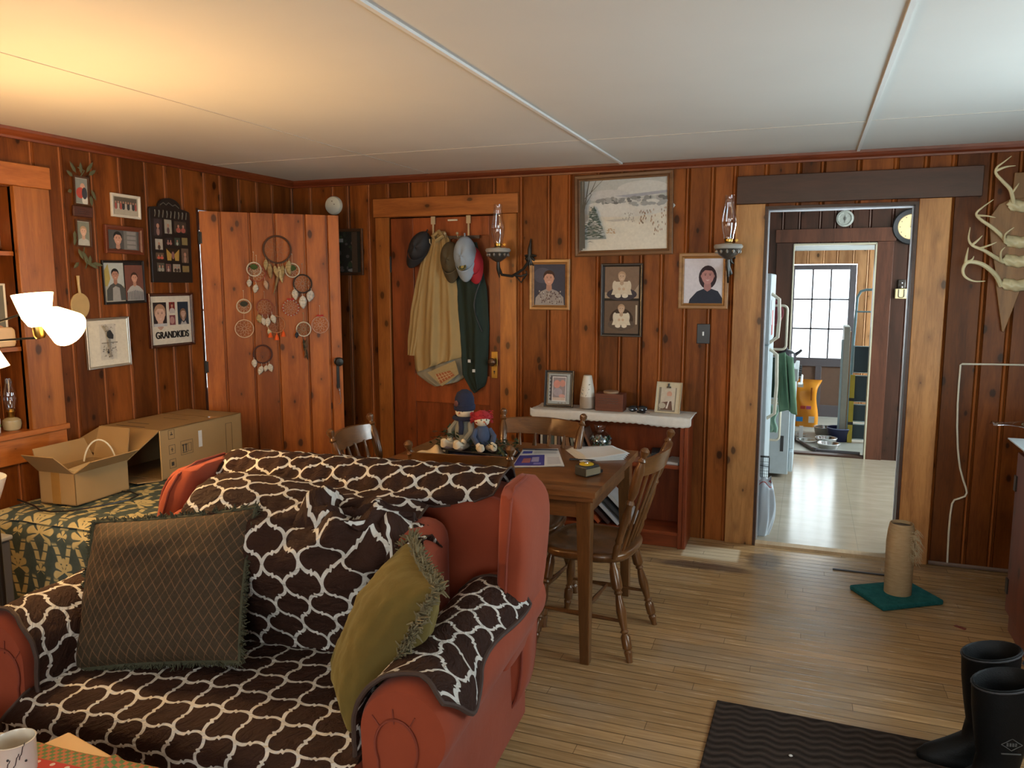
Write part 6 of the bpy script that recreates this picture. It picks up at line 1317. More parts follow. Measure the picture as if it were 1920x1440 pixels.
m = MB(); m.M = Matrix.Translation((-.006, -.0315, .152)) @ Matrix.Rotation(radians(90), 4, 'X'); m.ell((0, 0, 0), .007, .013, .0025, 12, 5); m.build('vent', BLACK, df)
wb = thing('wooden_box', 'carved dark wooden box between the diffuser vase and the black keys', 'box', T(-1.125, 4.70, TZB, 0)); MB().box(-.088, .088, -.05, .05, 0, .108).build('body', wood('box_wood', (.08, .022, .012), (.16, .05, .028), 'X', .6, knots=False, tone=0), wb, bevel=.003); MB().lathe([(.046, .108), (.048, .116), (.046, .121), (.001, .121)], 32).build('round_lid', flat((.30, .19, .11), .5), wb)
m = MB()
for z in (.078, .064, .050): m.tube([(-.062 + .008 * k, -.0505, z + .0025 * sin(k * 2.3 + z * 99)) for k in range(16)], .0013, 4)
m.build('carved_line', BLACK, wb)
ky = thing('sunglasses', 'folded black sunglasses lying on the white runner', 'glasses', T(-.955, 4.70, TZB, 15))
m = MB()
for sx in (-1, 1): m.M = Matrix.Translation((sx * .030, 0, .018)) @ Matrix.Rotation(radians(75), 4, 'X'); m.ell((0, 0, 0), .027, .019, .004, 18, 6)
m.build('lens', flat((.01, .01, .012), .08, name='black_lens'), ky); m = MB(); m.tube([(-.056, 0, .028), (-.03, -.003, .036), (0, 0, .032), (.03, -.003, .036), (.056, 0, .028)], .003, 6); m.build('bridge', BLACK, ky)
for sx in (-1, 1): m = MB(); m.tube([(sx * .056, 0, .026), (sx * .055, .008, .022), (-sx * .02, .020 + .006 * sx, .012), (-sx * .055, .026 + .006 * sx, .006)], .003, 6); m.build('temple', BLACK, ky)
kr = thing('key_fob', 'small black and steel key fob beside the sunglasses', 'keys', T(-.925, 4.655, TZB, -20)); MB().box(-.025, .025, -.010, .010, 0, .010).build('fob', BLACK, kr, bevel=.003); MB().box(.02, .06, -.003, .003, .003, .0055).build('key_blade', STEEL, kr)
cp = easel('cream plaque holding a photo at the right end of the bookcase top', 'photo', -.775, 4.70, .155, .190, -7, 14, flat((.50, .43, .29), .5, name='cream_board'), [('r', -.08, -.1, .08, .1, (.52, .45, .31)), ('r', -.062, -.085, .046, .062, (.20, .17, .13)), ('r', -.048, -.075, .040, .062, (.50, .44, .34)), ('e', .004, .022, .016, .018, (.50, .28, .2)), ('p', [(-.04, -.05), (-.02, .01), (.03, .01), (.035, -.045), (.0, -.03)], (.48, .42, .34)), ('p', [(-.045, -.075), (-.04, -.03), (.02, -.02), (.03, -.075)], (.13, .07, .05)), ('e', -.035, -.05, .022, .018, (.40, .36, .28)), ('p', [(-.012, -.065), (.0, -.02), (.008, -.02), (-.002, -.068)], (.6, .55, .48))], .004, 'photo_plaque')
m = MB(); m.tube([(-.004, .068, .010), (-.004, .086, .012)], .006, 8); m.box(-.014, .010, .058, .068, .006, .014); m.build('clip', BLACK, cp)
# ---- on the shelves
jar = thing('marble_jar', 'round glass jar of green and pearl marbles on the bookcase shelf behind the table', 'jar', T(-1.185, 4.69, .507)); MB().shell([(.034, .002), (.050, .015), (.070, .06), (.075, .10), (.066, .135), (.046, .158), (.036, .172), (.035, .185), (.043, .208), (.045, .211)], 30).build('glass_body', M_GLASS, jar)
rr_ = random.Random(6)
for nm, c in (('pearl_marbles', (.55, .55, .48)), ('green_marbles', (.04, .12, .07)), ('blue_grey_marbles', (.10, .15, .17))):
    m = MB()
    for k in range(46):
        z = rr_.uniform(.014, .135); R_ = .033 + .032 * sin(pi * min(1, z / .19)); a = rr_.uniform(0, 2 * pi); r = R_ * sqrt(rr_.uniform(.3, 1)); m.ell((r * cos(a), r * sin(a), z), .0085, .0085, .0085, 8, 6)
    o = m.build(nm, flat(c, .12, name=nm), jar); o['kind'] = 'stuff'
bcol = [(.50, .46, .38), (.03, .03, .035), (.30, .22, .13), (.06, .09, .08), (.42, .32, .2), (.10, .06, .05), (.45, .44, .40), (.20, .10, .05), (.12, .14, .13), (.38, .34, .26), (.05, .05, .06), (.16, .08, .05)]
names = ['cream', 'black', 'tan', 'dark teal', 'light brown', 'dark brown', 'pale grey', 'chestnut', 'slate', 'beige', 'charcoal', 'maroon brown']
def book(label, w, d, h, c, M, group):
    t = thing('book', label, 'book', M, group); m = MB(); m.box(0, .002, 0, d, 0, h); m.box(w - .002, w, 0, d, 0, h); m.box(0, w, 0, .002, 0, h); m.build('cover', flat(c, .5, name='book_cloth'), t, smooth=False); MB().box(.002, w - .002, .002, d - .004, .003, h - .003).build('pages', flat((.55, .50, .40), .8, name='book_pages'), t, smooth=False); return t
x = -1.565; rr_ = random.Random(14)
for i, (c, nme) in enumerate(zip(bcol, names)):
    w_ = rr_.uniform(.016, .030); h_ = rr_.uniform(.165, .205); lean = 0 if i < 6 else (-10 if i < 9 else -24)
    if i in (6, 9): x += .022
    book('%s book standing %s on the upper bookcase shelf' % (nme, 'upright' if lean == 0 else 'tilted'), w_, .13, h_, c, T(x, 4.635, .507) @ Matrix.Rotation(radians(lean), 4, 'Y'), 'books on the upper bookcase shelf'); x += w_ + (.001 if lean == 0 else .006 + (.012 if lean < -20 else 0))
lb = [('black book leaning on the lower bookcase shelf, leftmost', (.02, .022, .025), -1.30), ('cream-spined book leaning on the lower bookcase shelf', (.55, .45, .30), -1.19), ('orange-red book leaning on the lower bookcase shelf', (.45, .10, .03), -1.155), ('dark brown book leaning beside the orange-red one', (.07, .035, .03), -1.12), ('white and black magazine leaning on the lower bookcase shelf', (.55, .57, .58), -1.07), ('dark grey magazine leaning lowest to the right on the bookcase shelf', (.05, .055, .06), -1.02), ('white book lying slanted at the right of the lower bookcase shelf', (.6, .6, .58), -.97)]
for i, (l_, c, x) in enumerate(lb): book(l_, .022, .18, .27, c, T(-1.30 + .062 * i, 4.615, .0985) @ Matrix.Rotation(radians(-46), 4, 'Y'), 'books leaning on the lower bookcase shelf')
for i, (l_, c, x, z, w_, h_, a) in enumerate((('stack of cream papers on the upper shelf at the right', (.55, .50, .42), -.86, .508, .12, .022, 3), ('small black box on top of the cream papers on the shelf', (.02, .02, .022), -.83, .5315, .07, .04, 8), ('pile of white envelopes at the right end of the upper shelf', (.58, .57, .54), -.725, .508, .10, .014, -12), ('brown notebook beneath the loose papers on the upper shelf', (.25, .10, .05), -.97, .508, .10, .030, 0))):
    tag(MB().box(-w_ / 2, w_ / 2, -.08, .08, 0, h_).build('paper_stack' if i in (0, 2) else ('small_box' if i == 1 else 'notebook'), flat(c, .7), smooth=False), l_, ('papers', 'box', 'papers', 'notebook')[i]).matrix_world = T(x, 4.715, z, a)
# ================================================================== things on the table
ZT = TZ + .0008
M_PAPER = flat((.62, .62, .60), .6, var=.04, name='white_paper')
def sheet(kind, label, cat, pts, z, mat=M_PAPER, th=.0015, wave=.002, extra=None):
    t = thing(kind, label, cat, T(0, 0, z)); P_ = [Vector((a, b_, 0)) for a, b_ in pts]
    def f(u_, v_): p = P_[0].lerp(P_[1], u_).lerp(P_[3].lerp(P_[2], u_), v_); return (p.x, p.y, th + wave * (1 + sin(u_ * 7 + 1) * cos(v_ * 5)) * .5)
    m = MB(); m.grid(f, 14, 10); m.grid(lambda a, b_: (f(1 - a, b_)[0], f(1 - a, b_)[1], 0), 2, 2); m.build('sheet', mat, t, angle=180)
    if extra: extra(t, f)
    return t
def fl1_(t, f):
    m = MB()
    def blk(u0, v0, u1, v1, c, dz=.0006):
        m.setc(c)
        for i in range(6):
            for j in range(4):
                q = [(u0 + (u1 - u0) * (i + a) / 6, v0 + (v1 - v0) * (j + b_) / 4) for a, b_ in ((0, 0), (1, 0), (1, 1), (0, 1))]; m.poly([(f(a, b_)[0], f(a, b_)[1], f(a, b_)[2] + dz) for a, b_ in q])
    blk(.02, .06, .62, .62, (.05, .05, .25)); blk(.15, .2, .32, .45, (.35, .12, .12), .0009); blk(.34, .25, .5, .5, (.30, .28, .45), .0009); blk(.40, .12, .55, .2, (.2, .2, .5), .0009); blk(.68, .1, .95, .5, (.50, .50, .52))
    blk(.05, .72, .3, .86, (.06, .08, .35)); blk(.35, .90, .6, .97, (.03, .03, .04)); 
    for k in range(5): blk(.35, .70 + k * .03, .93, .712 + k * .03, (.35, .35, .36))
    m.build('printing', M_PRINT, t, smooth=False)
sheet('flyer', 'white flyer with a blue printed picture on the table right of the plush figures', 'paper', [(-1.245, 3.275), (-1.025, 3.385), (-1.165, 3.735), (-1.33, 3.67)], ZT, extra=fl1_)
def fl2_(t, f):
    m = MB(); 
    for (u0, v0, u1, v1, c) in ((.02, .02, .98, .45, (.06, .08, .34)), (.1, .5, .8, .9, (.20, .24, .45)), (.3, .1, .5, .3, (.5, .5, .6))):
        m.setc(c)
        for i in range(6):
            q = [(u0 + (u1 - u0) * (i + a) / 6, v0 + (v1 - v0) * b_) for a, b_ in ((0, 0), (1, 0), (1, 1), (0, 1))]; m.poly([(f(a, b_)[0], f(a, b_)[1], f(a, b_)[2] + .0008) for a, b_ in q])
    m.build('printing', M_PRINT, t, smooth=False)
sheet('magazine', 'blue and white magazine page lying under the black sled', 'magazine', [(-1.70, 3.255), (-1.26, 3.275), (-1.35, 3.62), (-1.72, 3.56)], ZT, extra=fl2_)
st_ = thing('paper_stack', 'stack of blank white papers near the far right corner of the table', 'papers', T(-.955, 3.695, ZT, 32))
for i in range(5): m = MB(); a = .008 * i; m.grid(lambda u_, v_: (-.125 + .22 * u_ + a, -.15 + .27 * v_ + a * .5, .0005 + i * .0022 + .016 * sst(u_ * .6 + (1 - v_) * .5, .55, 1.1) * (i / 4) + (0)), 12, 12); m.build('sheet', M_PAPER, st_, angle=180, solid=.0008)
pn_ = thing('pen', 'black pen lying in front of the white paper stack on the table', 'pen', T(-.98, 3.525, ZT + .0045, 10)); MB().tube([(-.06, 0, 0), (.05, 0, 0), (.066, 0, 0)], [.0042, .0042, .001], 10).build('barrel', BLACK, pn_); MB().box(-.058, -.02, -.001, .001, .004, .006).build('pocket_clip', BLACK, pn_)
pe = thing('pencil', 'thin dark pencil lying across the flyer on the table', 'pencil', T(-1.235, 3.665, ZT + .007, 15)); MB().tube([(-.09, 0, 0), (.08, 0, 0), (.092, 0, 0)], [.0036, .0036, .0006], 6).build('barrel', flat((.03, .03, .04), .4), pe)
tm = thing('tape_measure', 'yellow and black tape measure on the bare right part of the table', 'tape measure', T(-.885, 3.27, ZT, 62) @ Matrix.Scale(1.22, 4))
m = MB(); m.M = Matrix.Translation((0, 0, 0)); m.prism([(-.036, -.03), (.036, -.03), (.040, -.01), (.036, .018), (.020, .033), (-.020, .036), (-.036, .028)], 0, .038); m.build('case', flat((.030, .032, .028), .5, name='black_rubber_case'), tm, bevel=.006, seg=3)
MB().lathe([(.026, .038), (.026, .041), (.022, .043), (.001, .043)], 28, (0, .003, 0)).build('yellow_face', flat((.62, .42, .02), .35, name='yellow_plastic'), tm); MB().lathe([(.008, .043), (.007, .046), (.001, .046)], 14, (0, .003, 0)).build('centre_screw', STEEL, tm); MB().box(.036, .058, -.026, -.012, .004, .016).build('tape_hook', BLACK, tm, bevel=.002)
m = MB(); m.box(-.037, .037, -.0315, -.030, .006, .030); m.build('side_panel', flat((.28, .24, .15), .5), tm)
cn = thing('cloth_napkin', 'crumpled cream cloth on the table left of the plush figures', 'cloth', T(-1.72, 3.35, ZT)); m = MB(); m.grid(lambda a, b_: (-.05 + .15 * a + .03 * b_ * sin(3 * a), -.045 + .10 * b_ + .02 * sin(4 * a), .003 + .034 * sin(pi * a) * sin(pi * b_) * (1 + .5 * sin(9 * a + 5 * b_)) + .012 * (1 - a)), 24, 18); m.build('cloth', flat((.62, .50, .33), .85, name='cream_cloth'), cn, angle=180, solid=.003)
tag(MB().ell((0, 0, .004), .045, .018, .007, 16, 6).build('paper_tag', flat((.55, .45, .34), .7)), 'small cream folded tag lying in front of the black sled', 'tag').matrix_world = T(-1.50, 3.285, ZT + .002, 10)
# black sled with two plush figures and a garland
sl = thing('toy_sled', 'black wooden toy sled carrying two plush figures on the dining table', 'sled', T(-1.485, 3.415, ZT + .0025, -7))
for y in (-.05, .05): m = MB(); m.tube([(-.20, y, .006), (.15, y, .006), (.195, y, .012), (.215, y, .035), (.20, y, .050)], .006, 6); m.build('runner', BLACK, sl)
for y in (-.045, -.015, .015, .045): MB().box(-.20, .17, y - .012, y + .012, .030, .040).build('slat', BLACK, sl, bevel=.002)
for x in (-.13, .10): MB().box(x - .008, x + .008, -.055, .055, .010, .030).build('crossbar', BLACK, sl)
M_CREAMF = flat((.58, .50, .36), .9, bmp=.2, scale=30, name='cream_felt')
def doll(kind, label, M, s, hat, coat, hatkind):
    t = thing(kind, label, 'plush toy', M)
    m = MB(); m.ell((0, 0, .075 * s), .052 * s, .045 * s, .080 * s, 18, 12); m.build('body', coat, t)
    m = MB(); m.ell((0, 0, .178 * s), .046 * s, .042 * s, .036 * s, 18, 12); m.build('head', M_CREAMF, t)
    m = MB()
    for x in (-.016, .016): m.ell((x * s, -.039 * s, .186 * s), .004 * s, .003 * s, .005 * s, 8, 6)
    m.build('eyes', BLACK, t); m = MB(); m.tube([(0, -.042 * s, .176 * s), (.004 * s, -.058 * s, .172 * s)], [.005 * s, .001], 7); m.build('nose', flat((.45, .13, .05), .7), t)
    for sx in (-1, 1):
        m = MB(); m.tube([(sx * .040 * s, -.005 * s, .125 * s), (sx * .062 * s, -.030 * s, .085 * s), (sx * .045 * s, -.060 * s, .050 * s)], [.016 * s, .017 * s, .015 * s], 10); m.build('arm', coat, t)
        m = MB(); m.ell((sx * .042 * s, -.066 * s, .042 * s), .015 * s, .016 * s, .018 * s, 12, 8); m.build('mitten', M_CREAMF, t)
        m = MB(); m.tube([(sx * .028 * s, -.03 * s, .022 * s), (sx * .035 * s, -.085 * s, .024 * s), (sx * .038 * s, -.115 * s, .035 * s), (sx * .038 * s, -.122 * s, .055 * s)], [.020 * s, .020 * s, .022 * s, .013 * s], 10); m.build('leg', M_CREAMF, t)
    if hatkind == 'knit': m = MB(); m.lathe([(.047 * s, .185 * s), (.052 * s, .190 * s), (.053 * s, .212 * s), (.048 * s, .216 * s), (.047 * s, .245 * s), (.036 * s, .272 * s), (.014 * s, .286 * s), (.001, .288 * s)], 24); m.build('knit_hat', hat, t); q = MB(); q.ell((-.012 * s, -.052 * s, .222 * s), .013 * s, .006 * s, .015 * s, 10, 6); q.build('hat_patch', flat((.10, .03, .02), .9), t); q = MB(); q.tube([(.052 * s * cos(a), .046 * s * sin(a), .148 * s) for a in [2 * pi * k / 20 for k in range(20)]], .011 * s, 8, True); q.tube([(.01 * s, -.046 * s, .145 * s), (.02 * s, -.055 * s, .11 * s), (.018 * s, -.058 * s, .075 * s)], .012 * s, 6, flat=.5); q.build('scarf', hat, t)
    else:
        rq = random.Random(3); m = MB()
        m.ell((0, .008 * s, .198 * s), .054 * s, .048 * s, .038 * s, 16, 8)
        for k in range(120):
            a = rq.uniform(0, 2 * pi); p = Vector((.048 * s * cos(a), abs(.044 * s * sin(a)) * (1 if rq.random() > .25 else -.8) + .006 * s, (.165 + .06 * rq.random()) * s)); d = Vector((cos(a), sin(a), rq.uniform(-.3, .9))); m.tube([p, p + d * .014 * s, p + d * .022 * s + Vector((0, 0, -.008 * s))], .0028 * s, 5)
        m.build('yarn_hair', hat, t)
    return t
doll('plush_snowman', 'larger plush figure in a navy knit hat and grey coat sitting on the sled', T(-1.545, 3.425, ZT + .043, -12), 1.0, flat((.010, .013, .034), .95, bmp=.6, scale=50, name='navy_knit'), flat((.20, .20, .17), .9, bmp=.3, scale=40, name='grey_felt'), 'knit')
doll('plush_doll', 'smaller plush doll with red yarn hair leaning on the larger figure', T(-1.440, 3.395, ZT + .043, 38), .82, flat((.30, .012, .015), .95, name='red_yarn'), flat((.04, .055, .10), .9, bmp=.3, scale=40, name='blue_felt'), 'yarn')
gl = thing('garland', 'dark green leafy garland wound over the sled around the plush figures', 'garland', T(-1.485, 3.415, ZT + .04, -7)); rr_ = random.Random(12); m = MB()
for k in range(420):
    t_ = rr_.random(); x = -.22 + .42 * t_; y = rr_.uniform(-.08, .09); z = rr_.uniform(.0, .085 if x < -.05 else .045); a = rr_.uniform(0, 6.3); l = rr_.uniform(.018, .032); d = Vector((cos(a), sin(a), rr_.uniform(-.2, .8))).normalized(); n_ = d.cross(Vector((0, 0, 1))).normalized() * .008; p = Vector((x, y, z)); m.poly([p, p + d * l * .5 + n_, p + d * l, p + d * l * .5 - n_])
m.tube([(.10, -.03, .02), (.16, -.05, .03), (.20, -.07, .0)], .008, 5); m.tube([(-.2, 0, .02), (-.1, .04, .03), (0, .05, .03), (.1, .04, .03)], .004, 5)
g_ = m.build('leaves', flat((.018, .035, .012), .6, name='dark_green_leaves'), gl, smooth=False)
# ================================================================== near left: coffee table corner
ct = thing('side_table', 'small wooden table at the lower left corner in front of the armchair', 'table', T(-1.70, .80, 0, 4))
m = MB(); m.setc((.5, .5, 0)); m.box(-.42, .42, -.42, .42, .46, .485); m.build('tabletop', M_MAPLEX, ct, bevel=.004)
for sx in (-1, 1):
    for sy in (-1, 1): MB().setc((.4, .4, 0)).box(sx * .36 - .02, sx * .36 + .02, sy * .36 - .02, sy * .36 + .02, 0, .46).build('leg', M_MAPLE, ct, bevel=.003)
ev = thing('mailing_envelope', 'brown cardboard mailer under the holiday cloth at the lower left corner', 'envelope', T(0, 0, .4865)); m = MB(); m.prism([(-1.652, 1.289), (-1.345, 1.226), (-1.42, .90), (-1.73, .96)], 0, .018); m.build('mailer', flat((.50, .28, .09), .6, name='kraft_board'), ev, bevel=.003)
m = MB(); m.poly([(-1.70, 1.09, .0185), (-1.36, 1.16, .0185), (-1.44, 1.24, .019), (-1.652, 1.285, .0185)]); m.build('envelope_flap', flat((.58, .36, .15), .6), ev, smooth=False)
m_, nt, b = newmat('holiday_cloth', .8); tx = nd('ShaderNodeSeparateXYZ'); lk(coord(), tx.inputs[0]); X_, Y_ = E(tx.outputs[0]), E(tx.outputs[1])
ck = ((X_ * 45).frac().gt(.5) - (Y_ * 45).frac().gt(.5)).abs(); bd = smooth_(Y_, .030, .033)
sp_ = (((X_ * 24).frac() - .5) * ((X_ * 24).frac() - .5) + ((Y_ * 24).frac() - .5) * ((Y_ * 24).frac() - .5)).sqrt().lt(.14)
lk(mixc(bd, mixc(sp_, (.42, .02, .012), (.6, .45, .38)), mixc(ck, (.42, .13, .05), (.10, .18, .05))), b.inputs['Base Color'])
hc = thing('holiday_cloth', 'red polka-dot cloth with a green and orange check border at the lower left', 'cloth', T(-1.50, 1.155, .5065, 4)); m = MB(); m.grid(lambda a, b_: (-.30 + .50 * a, -.28 + .36 * b_, .003 + .003 * sin(9 * a) * sin(7 * b_) + (.012 * exp(-((a - .72) / .03) ** 2)) + .0), 60, 30); m.build('cloth', m_, hc, angle=180, solid=.002)
mg = thing('mug', 'white mug with black script and dots at the lower left corner', 'mug', T(-1.610, 1.120, .5135, 0)); MB().lathe([(.036, 0), (.041, .004), (.0425, .03), (.0425, .076), (.044, .080), (.041, .081), (.039, .076), (.038, .008), (.001, .006)], 36).build('body', flat((.60, .55, .45), .2, name='mug_glaze'), mg)
m = MB(); m.tube([(-.042, .01, .075), (-.066, .012, .070), (-.070, .012, .045), (-.060, .012, .025), (-.042, .01, .02)], .005, 8); m.build('handle', flat((.60, .55, .45), .2), mg)
m = MB()
for a, z in ((-.95, .055), (-.15, .042), (-1.6, .030)): m.ell((.0428 * cos(a), .0428 * sin(a), z), .0028, .0028, .0028, 8, 6)
for a0, z0 in ((-1.15, .020), (-.75, .030), (-.45, .05)): m.tube([(.0432 * cos(a0 + .05 * k), .0432 * sin(a0 + .05 * k), z0 + .006 * k + .003 * sin(k * 2)) for k in range(7)], .0009, 4)
m.build('black_script', BLACK, mg)
# ================================================================== kitchen things seen through the opening
fr = thing('refrigerator', 'white refrigerator just inside the kitchen on the left', 'refrigerator', T(0, 0, .004))
rb = lambda nm, *a, mat=WHITE, bev=.008, par=fr: MB().box(*a).build(nm, mat, par, bevel=bev, seg=3)
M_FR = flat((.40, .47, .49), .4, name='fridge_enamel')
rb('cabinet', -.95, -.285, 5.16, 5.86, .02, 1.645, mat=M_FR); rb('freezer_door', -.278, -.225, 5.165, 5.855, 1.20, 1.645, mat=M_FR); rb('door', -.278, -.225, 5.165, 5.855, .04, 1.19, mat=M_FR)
for za, zb in ((1.21, 1.52), (.72, 1.17)): m = MB(); m.tube([(-.225, 5.22, za), (-.178, 5.22, za + .035), (-.172, 5.22, (za + zb) / 2), (-.178, 5.22, zb - .035), (-.225, 5.22, zb)], .011, 8); m.build('handle', CREAM, fr)
m = MB(); m.box(-.90, -.27, 5.158, 5.1595, 1.193, 1.197); m.build('door_gap', flat((.1, .1, .1), .5), fr, smooth=False)
mgk = [('red and white magnet paper on the refrigerator door', (.45, .05, .04), 1.33, 5.45), ('white note sheet on the refrigerator door', (.6, .62, .62), 1.40, 5.32)]
for l_, c, z, y in mgk: tag(MB().box(-.2245, -.222, y - .06, y + .06, z - .08, z + .08).build('fridge_note', flat(c, .5), smooth=False), l_, 'paper')
pp = thing('pot_holder', 'round dark red pot holder hanging above the stove', 'pot holder', T(-.285, 6.3, 1.36)); m = MB(); m.M = Matrix.Rotation(pi / 2, 4, 'X') @ Matrix.Scale(1.0, 4); m.lathe([(.10, -.006), (.108, 0), (.10, .006), (.001, .008)], 28); m.build('pad', flat((.13, .018, .025), .9, name='dark_red_quilt'), pp); MB().tube([(0, 0, .105), (.01, 0, .13), (0, 0, .14), (-.01, 0, .13)], .003, 6, True).build('hanging_loop', flat((.13, .018, .025), .9), pp)
rk = thing('towel_rack', 'cream plastic towel rack with rounded openings beside the refrigerator', 'rack', T(-.20, 6.05, .004))
def rackframe(x0, x1, z0, z1, nm='rack_panel'):
    m = MB(); r = .03; P_ = []
    for cx, cz, a0 in ((x1 - r, z1 - r, 0), (x0 + r, z1 - r, 90), (x0 + r, z0 + r, 180), (x1 - r, z0 + r, 270)):
        for k in range(5): a = radians(a0 + k * 22.5); P_.append((cx + r * cos(a), 0, cz + r * sin(a)))
    m.tube(P_, .009, 7, True); return m.build(nm, CREAM, rk)
rackframe(-.07, .055, 1.10, 1.42); rackframe(-.09, .045, .72, 1.06); rackframe(-.10, .035, .42, .70)
MB().box(-.095, .02, .004, .010, .74, 1.04).build('dark_backing', flat((.02, .05, .03), .8), rk)
tag(MB().grid(lambda a, b_: (-.215 + .13 * a + .02 * sin(6 * a) + .045 * b_, 5.985 + .035 * sin(3.1 * b_) * sin(12 * a) - .012, 1.07 - .42 * b_ + .02 * sin(4 * a)), 24, 24).build('dish_towel', flat((.09, .17, .10), .9, name='sage_terry'), angle=180, solid=.008), 'sage green towel hanging from the cream rack beside the refrigerator', 'towel')
tag(MB().grid(lambda a, b_: (-.255 + .07 * a + .01 * sin(9 * b_), 5.96 + .01 * sin(12 * a), .70 - .20 * b_), 10, 12).build('dish_towel', flat((.22, .36, .27), .9, name='pale_green_terry'), angle=180, solid=.006), 'pale green towel end hanging lowest beside the refrigerator', 'towel')
sv = thing('stove', 'white kitchen stove beyond the refrigerator on the left', 'stove', T(0, 0, .004))
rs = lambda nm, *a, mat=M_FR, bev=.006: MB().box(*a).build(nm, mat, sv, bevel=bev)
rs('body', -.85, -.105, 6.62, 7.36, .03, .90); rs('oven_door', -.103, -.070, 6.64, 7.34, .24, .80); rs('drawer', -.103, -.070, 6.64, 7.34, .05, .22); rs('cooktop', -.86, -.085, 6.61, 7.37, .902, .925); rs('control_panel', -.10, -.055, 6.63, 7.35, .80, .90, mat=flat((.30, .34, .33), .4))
m = MB(); m.tube([(-.055, 6.70, .775), (-.03, 6.70, .775), (-.03, 7.28, .775), (-.055, 7.28, .775)], .010, 8); m.build('handle', WHITE, sv)
for k in range(4): m = MB(); m.M = Matrix.Translation((-.055, 6.72 + k * .18, .85)) @ Matrix.Rotation(pi / 2, 4, 'Y'); m.lathe([(.020, 0), (.018, .022), (.001, .023)], 14); m.build('knob', BLACK, sv)
m = MB(); m.M = Matrix(((1, 0, 0, 0), (0, 1, 0, 0), (0, 0, 1, 0), (0, 0, 0, 1)))
for z in (.22, .58): m.box(-.17, -.145, 6.617, 6.6205, z, z + .13)
m.build('side_slot', BLACK, sv, smooth=False)
kt = thing('kettle', 'black kettle at the front edge of the stove top', 'kettle', T(-.16, 6.85, .930)); MB().lathe([(.075, 0), (.085, .03), (.075, .08), (.04, .105), (.012, .11), (.012, .125), (.001, .128)], 24).build('body', flat((.03, .03, .035), .2), kt); MB().tube([(.06, 0, .06), (.10, 0, .09), (.12, 0, .11)], [.016, .012, .010], 8).build('spout', flat((.03, .03, .035), .2), kt)
bg = thing('trash_bag', 'white plastic trash bag slumped against the refrigerator just inside the kitchen', 'bag', T(-.235, 5.055, .005))
m_, nt, b = newmat('thin_white_plastic', .35); b.inputs['Base Color'].default_value = (.52, .60, .66, 1); b.inputs['Transmission Weight'].default_value = .15; M_BAG = m_
def fb(u_, v_):
    a = 2 * pi * u_; z = .36 * v_; r = (.075 + .030 * sin(pi * min(1, v_ * 1.1))) * (1 + .10 * sin(5 * a + 4 * v_) + .05 * sin(11 * a)) * (1 if v_ < .9 else .8)
    return (r * .75 * cos(a) + .02 * v_, r * .55 * sin(a), z + .02 * sin(3 * a) * v_)
m = MB(); m.grid(fb, 48, 26, cu=True); m.build('bag_body', M_BAG, bg, angle=180); m = MB(); m.tube([fb(k / 30, .92) for k in range(30)], .004, 5, True); m.build('red_drawstring', flat((.45, .08, .07), .5), bg)
wr = thing('wire_basket', 'black wire basket hanging on the refrigerator side above the trash bag', 'basket', T(-.235, 5.125, .36)); m = MB()
for x in [-.07 + .0125 * k for k in range(10)]: m.tube([(x, 0, .13), (x, 0, 0), (x, .028, 0)], .0012, 4)
for z in [0, .02, .04, .06, .08, .10]: m.tube([(-.07, 0, z), (.0425, 0, z)], .0012, 4)
m.build('mesh', BLACK, wr); m = MB(); m.tube([(-.07, 0, .13), (.042, 0, .13), (.042, .028, .13), (-.07, .028, .13)], .003, 6, True); m.tube([(.042, 0, .13), (.042, 0, 0)], .003, 6); m.tube([(-.02, -.004, .075), (.042, -.004, .07)], .003, 6); m.build('rim', BLACK, wr)
# wall clock ornaments beyond
wc = thing('wall_plate', 'small round patterned wall plate above the inner kitchen doorway', 'plate', Matrix.Translation((.262, KY - .002, 2.150)) @ Matrix.Rotation(pi / 2, 4, 'X')); MB().lathe([(.068, 0), (.072, .010), (.055, .014), (.050, .008), (.001, .008)], 30).build('dish', flat((.32, .33, .28), .4, var=.5, scale=60, name='speckled_glaze'), wc)
m = MB(); m.box(-.002, .002, -.035, .03, .009, .011); m.ell((0, .0, .009), .012, .02, .003, 10, 5); m.build('motif', flat((.12, .12, .1), .5), wc)
ck_ = thing('wall_clock', 'round wall clock with a thick black rim at the right of the inner doorway', 'clock', Matrix.Translation((.795, KY - .002, 2.065)) @ Matrix.Rotation(pi / 2, 4, 'X')); MB().lathe([(.150, 0), (.155, .02), (.145, .035), (.110, .030), (.105, .012)], 40).build('rim', BLACK, ck_); MB().lathe([(.106, .012), (.106, .014), (.001, .014)], 36).build('dial', flat((.72, .55, .28), .4, name='cream_dial'), ck_)
m = MB(); m.box(-.003, .003, -.01, .07, .016, .019); m.box(-.01, .05, -.003, .003, .016, .019)
for k in range(12): a = pi * k / 6; m.box(.09 * cos(a) - .003, .09 * cos(a) + .003, .09 * sin(a) - .003, .09 * sin(a) + .003, .0145, .016)
m.build('hands', BLACK, ck_)
MB().tube([(.112 * cos(2 * pi * k / 36), .112 * sin(2 * pi * k / 36), .026) for k in range(36)], .004, 6, True).build('gilt_ring', BRASS, ck_)
op = thing('can_opener', 'cream wall-mounted can opener right of the inner doorway', 'can opener', onB(.745, 1.50, KY - .001)); m = MB(); m.box(-.05, .045, -.05, .035, 0, .04); m.build('housing', flat((.72, .58, .30), .4, name='cream_enamel'), op, bevel=.006); m = MB(); m.box(-.032, .032, .035, .115, 0, .025); m.build('mount', flat((.06, .05, .04), .3, .5), op, bevel=.008); m = MB(); m.tube([(-.022, .03, .043), (-.022, -.03, .043), (-.012, -.04, .043), (.012, -.04, .043), (.022, -.03, .043), (.022, .03, .043)], .003, 6); m.build('handle', BLACK, op)
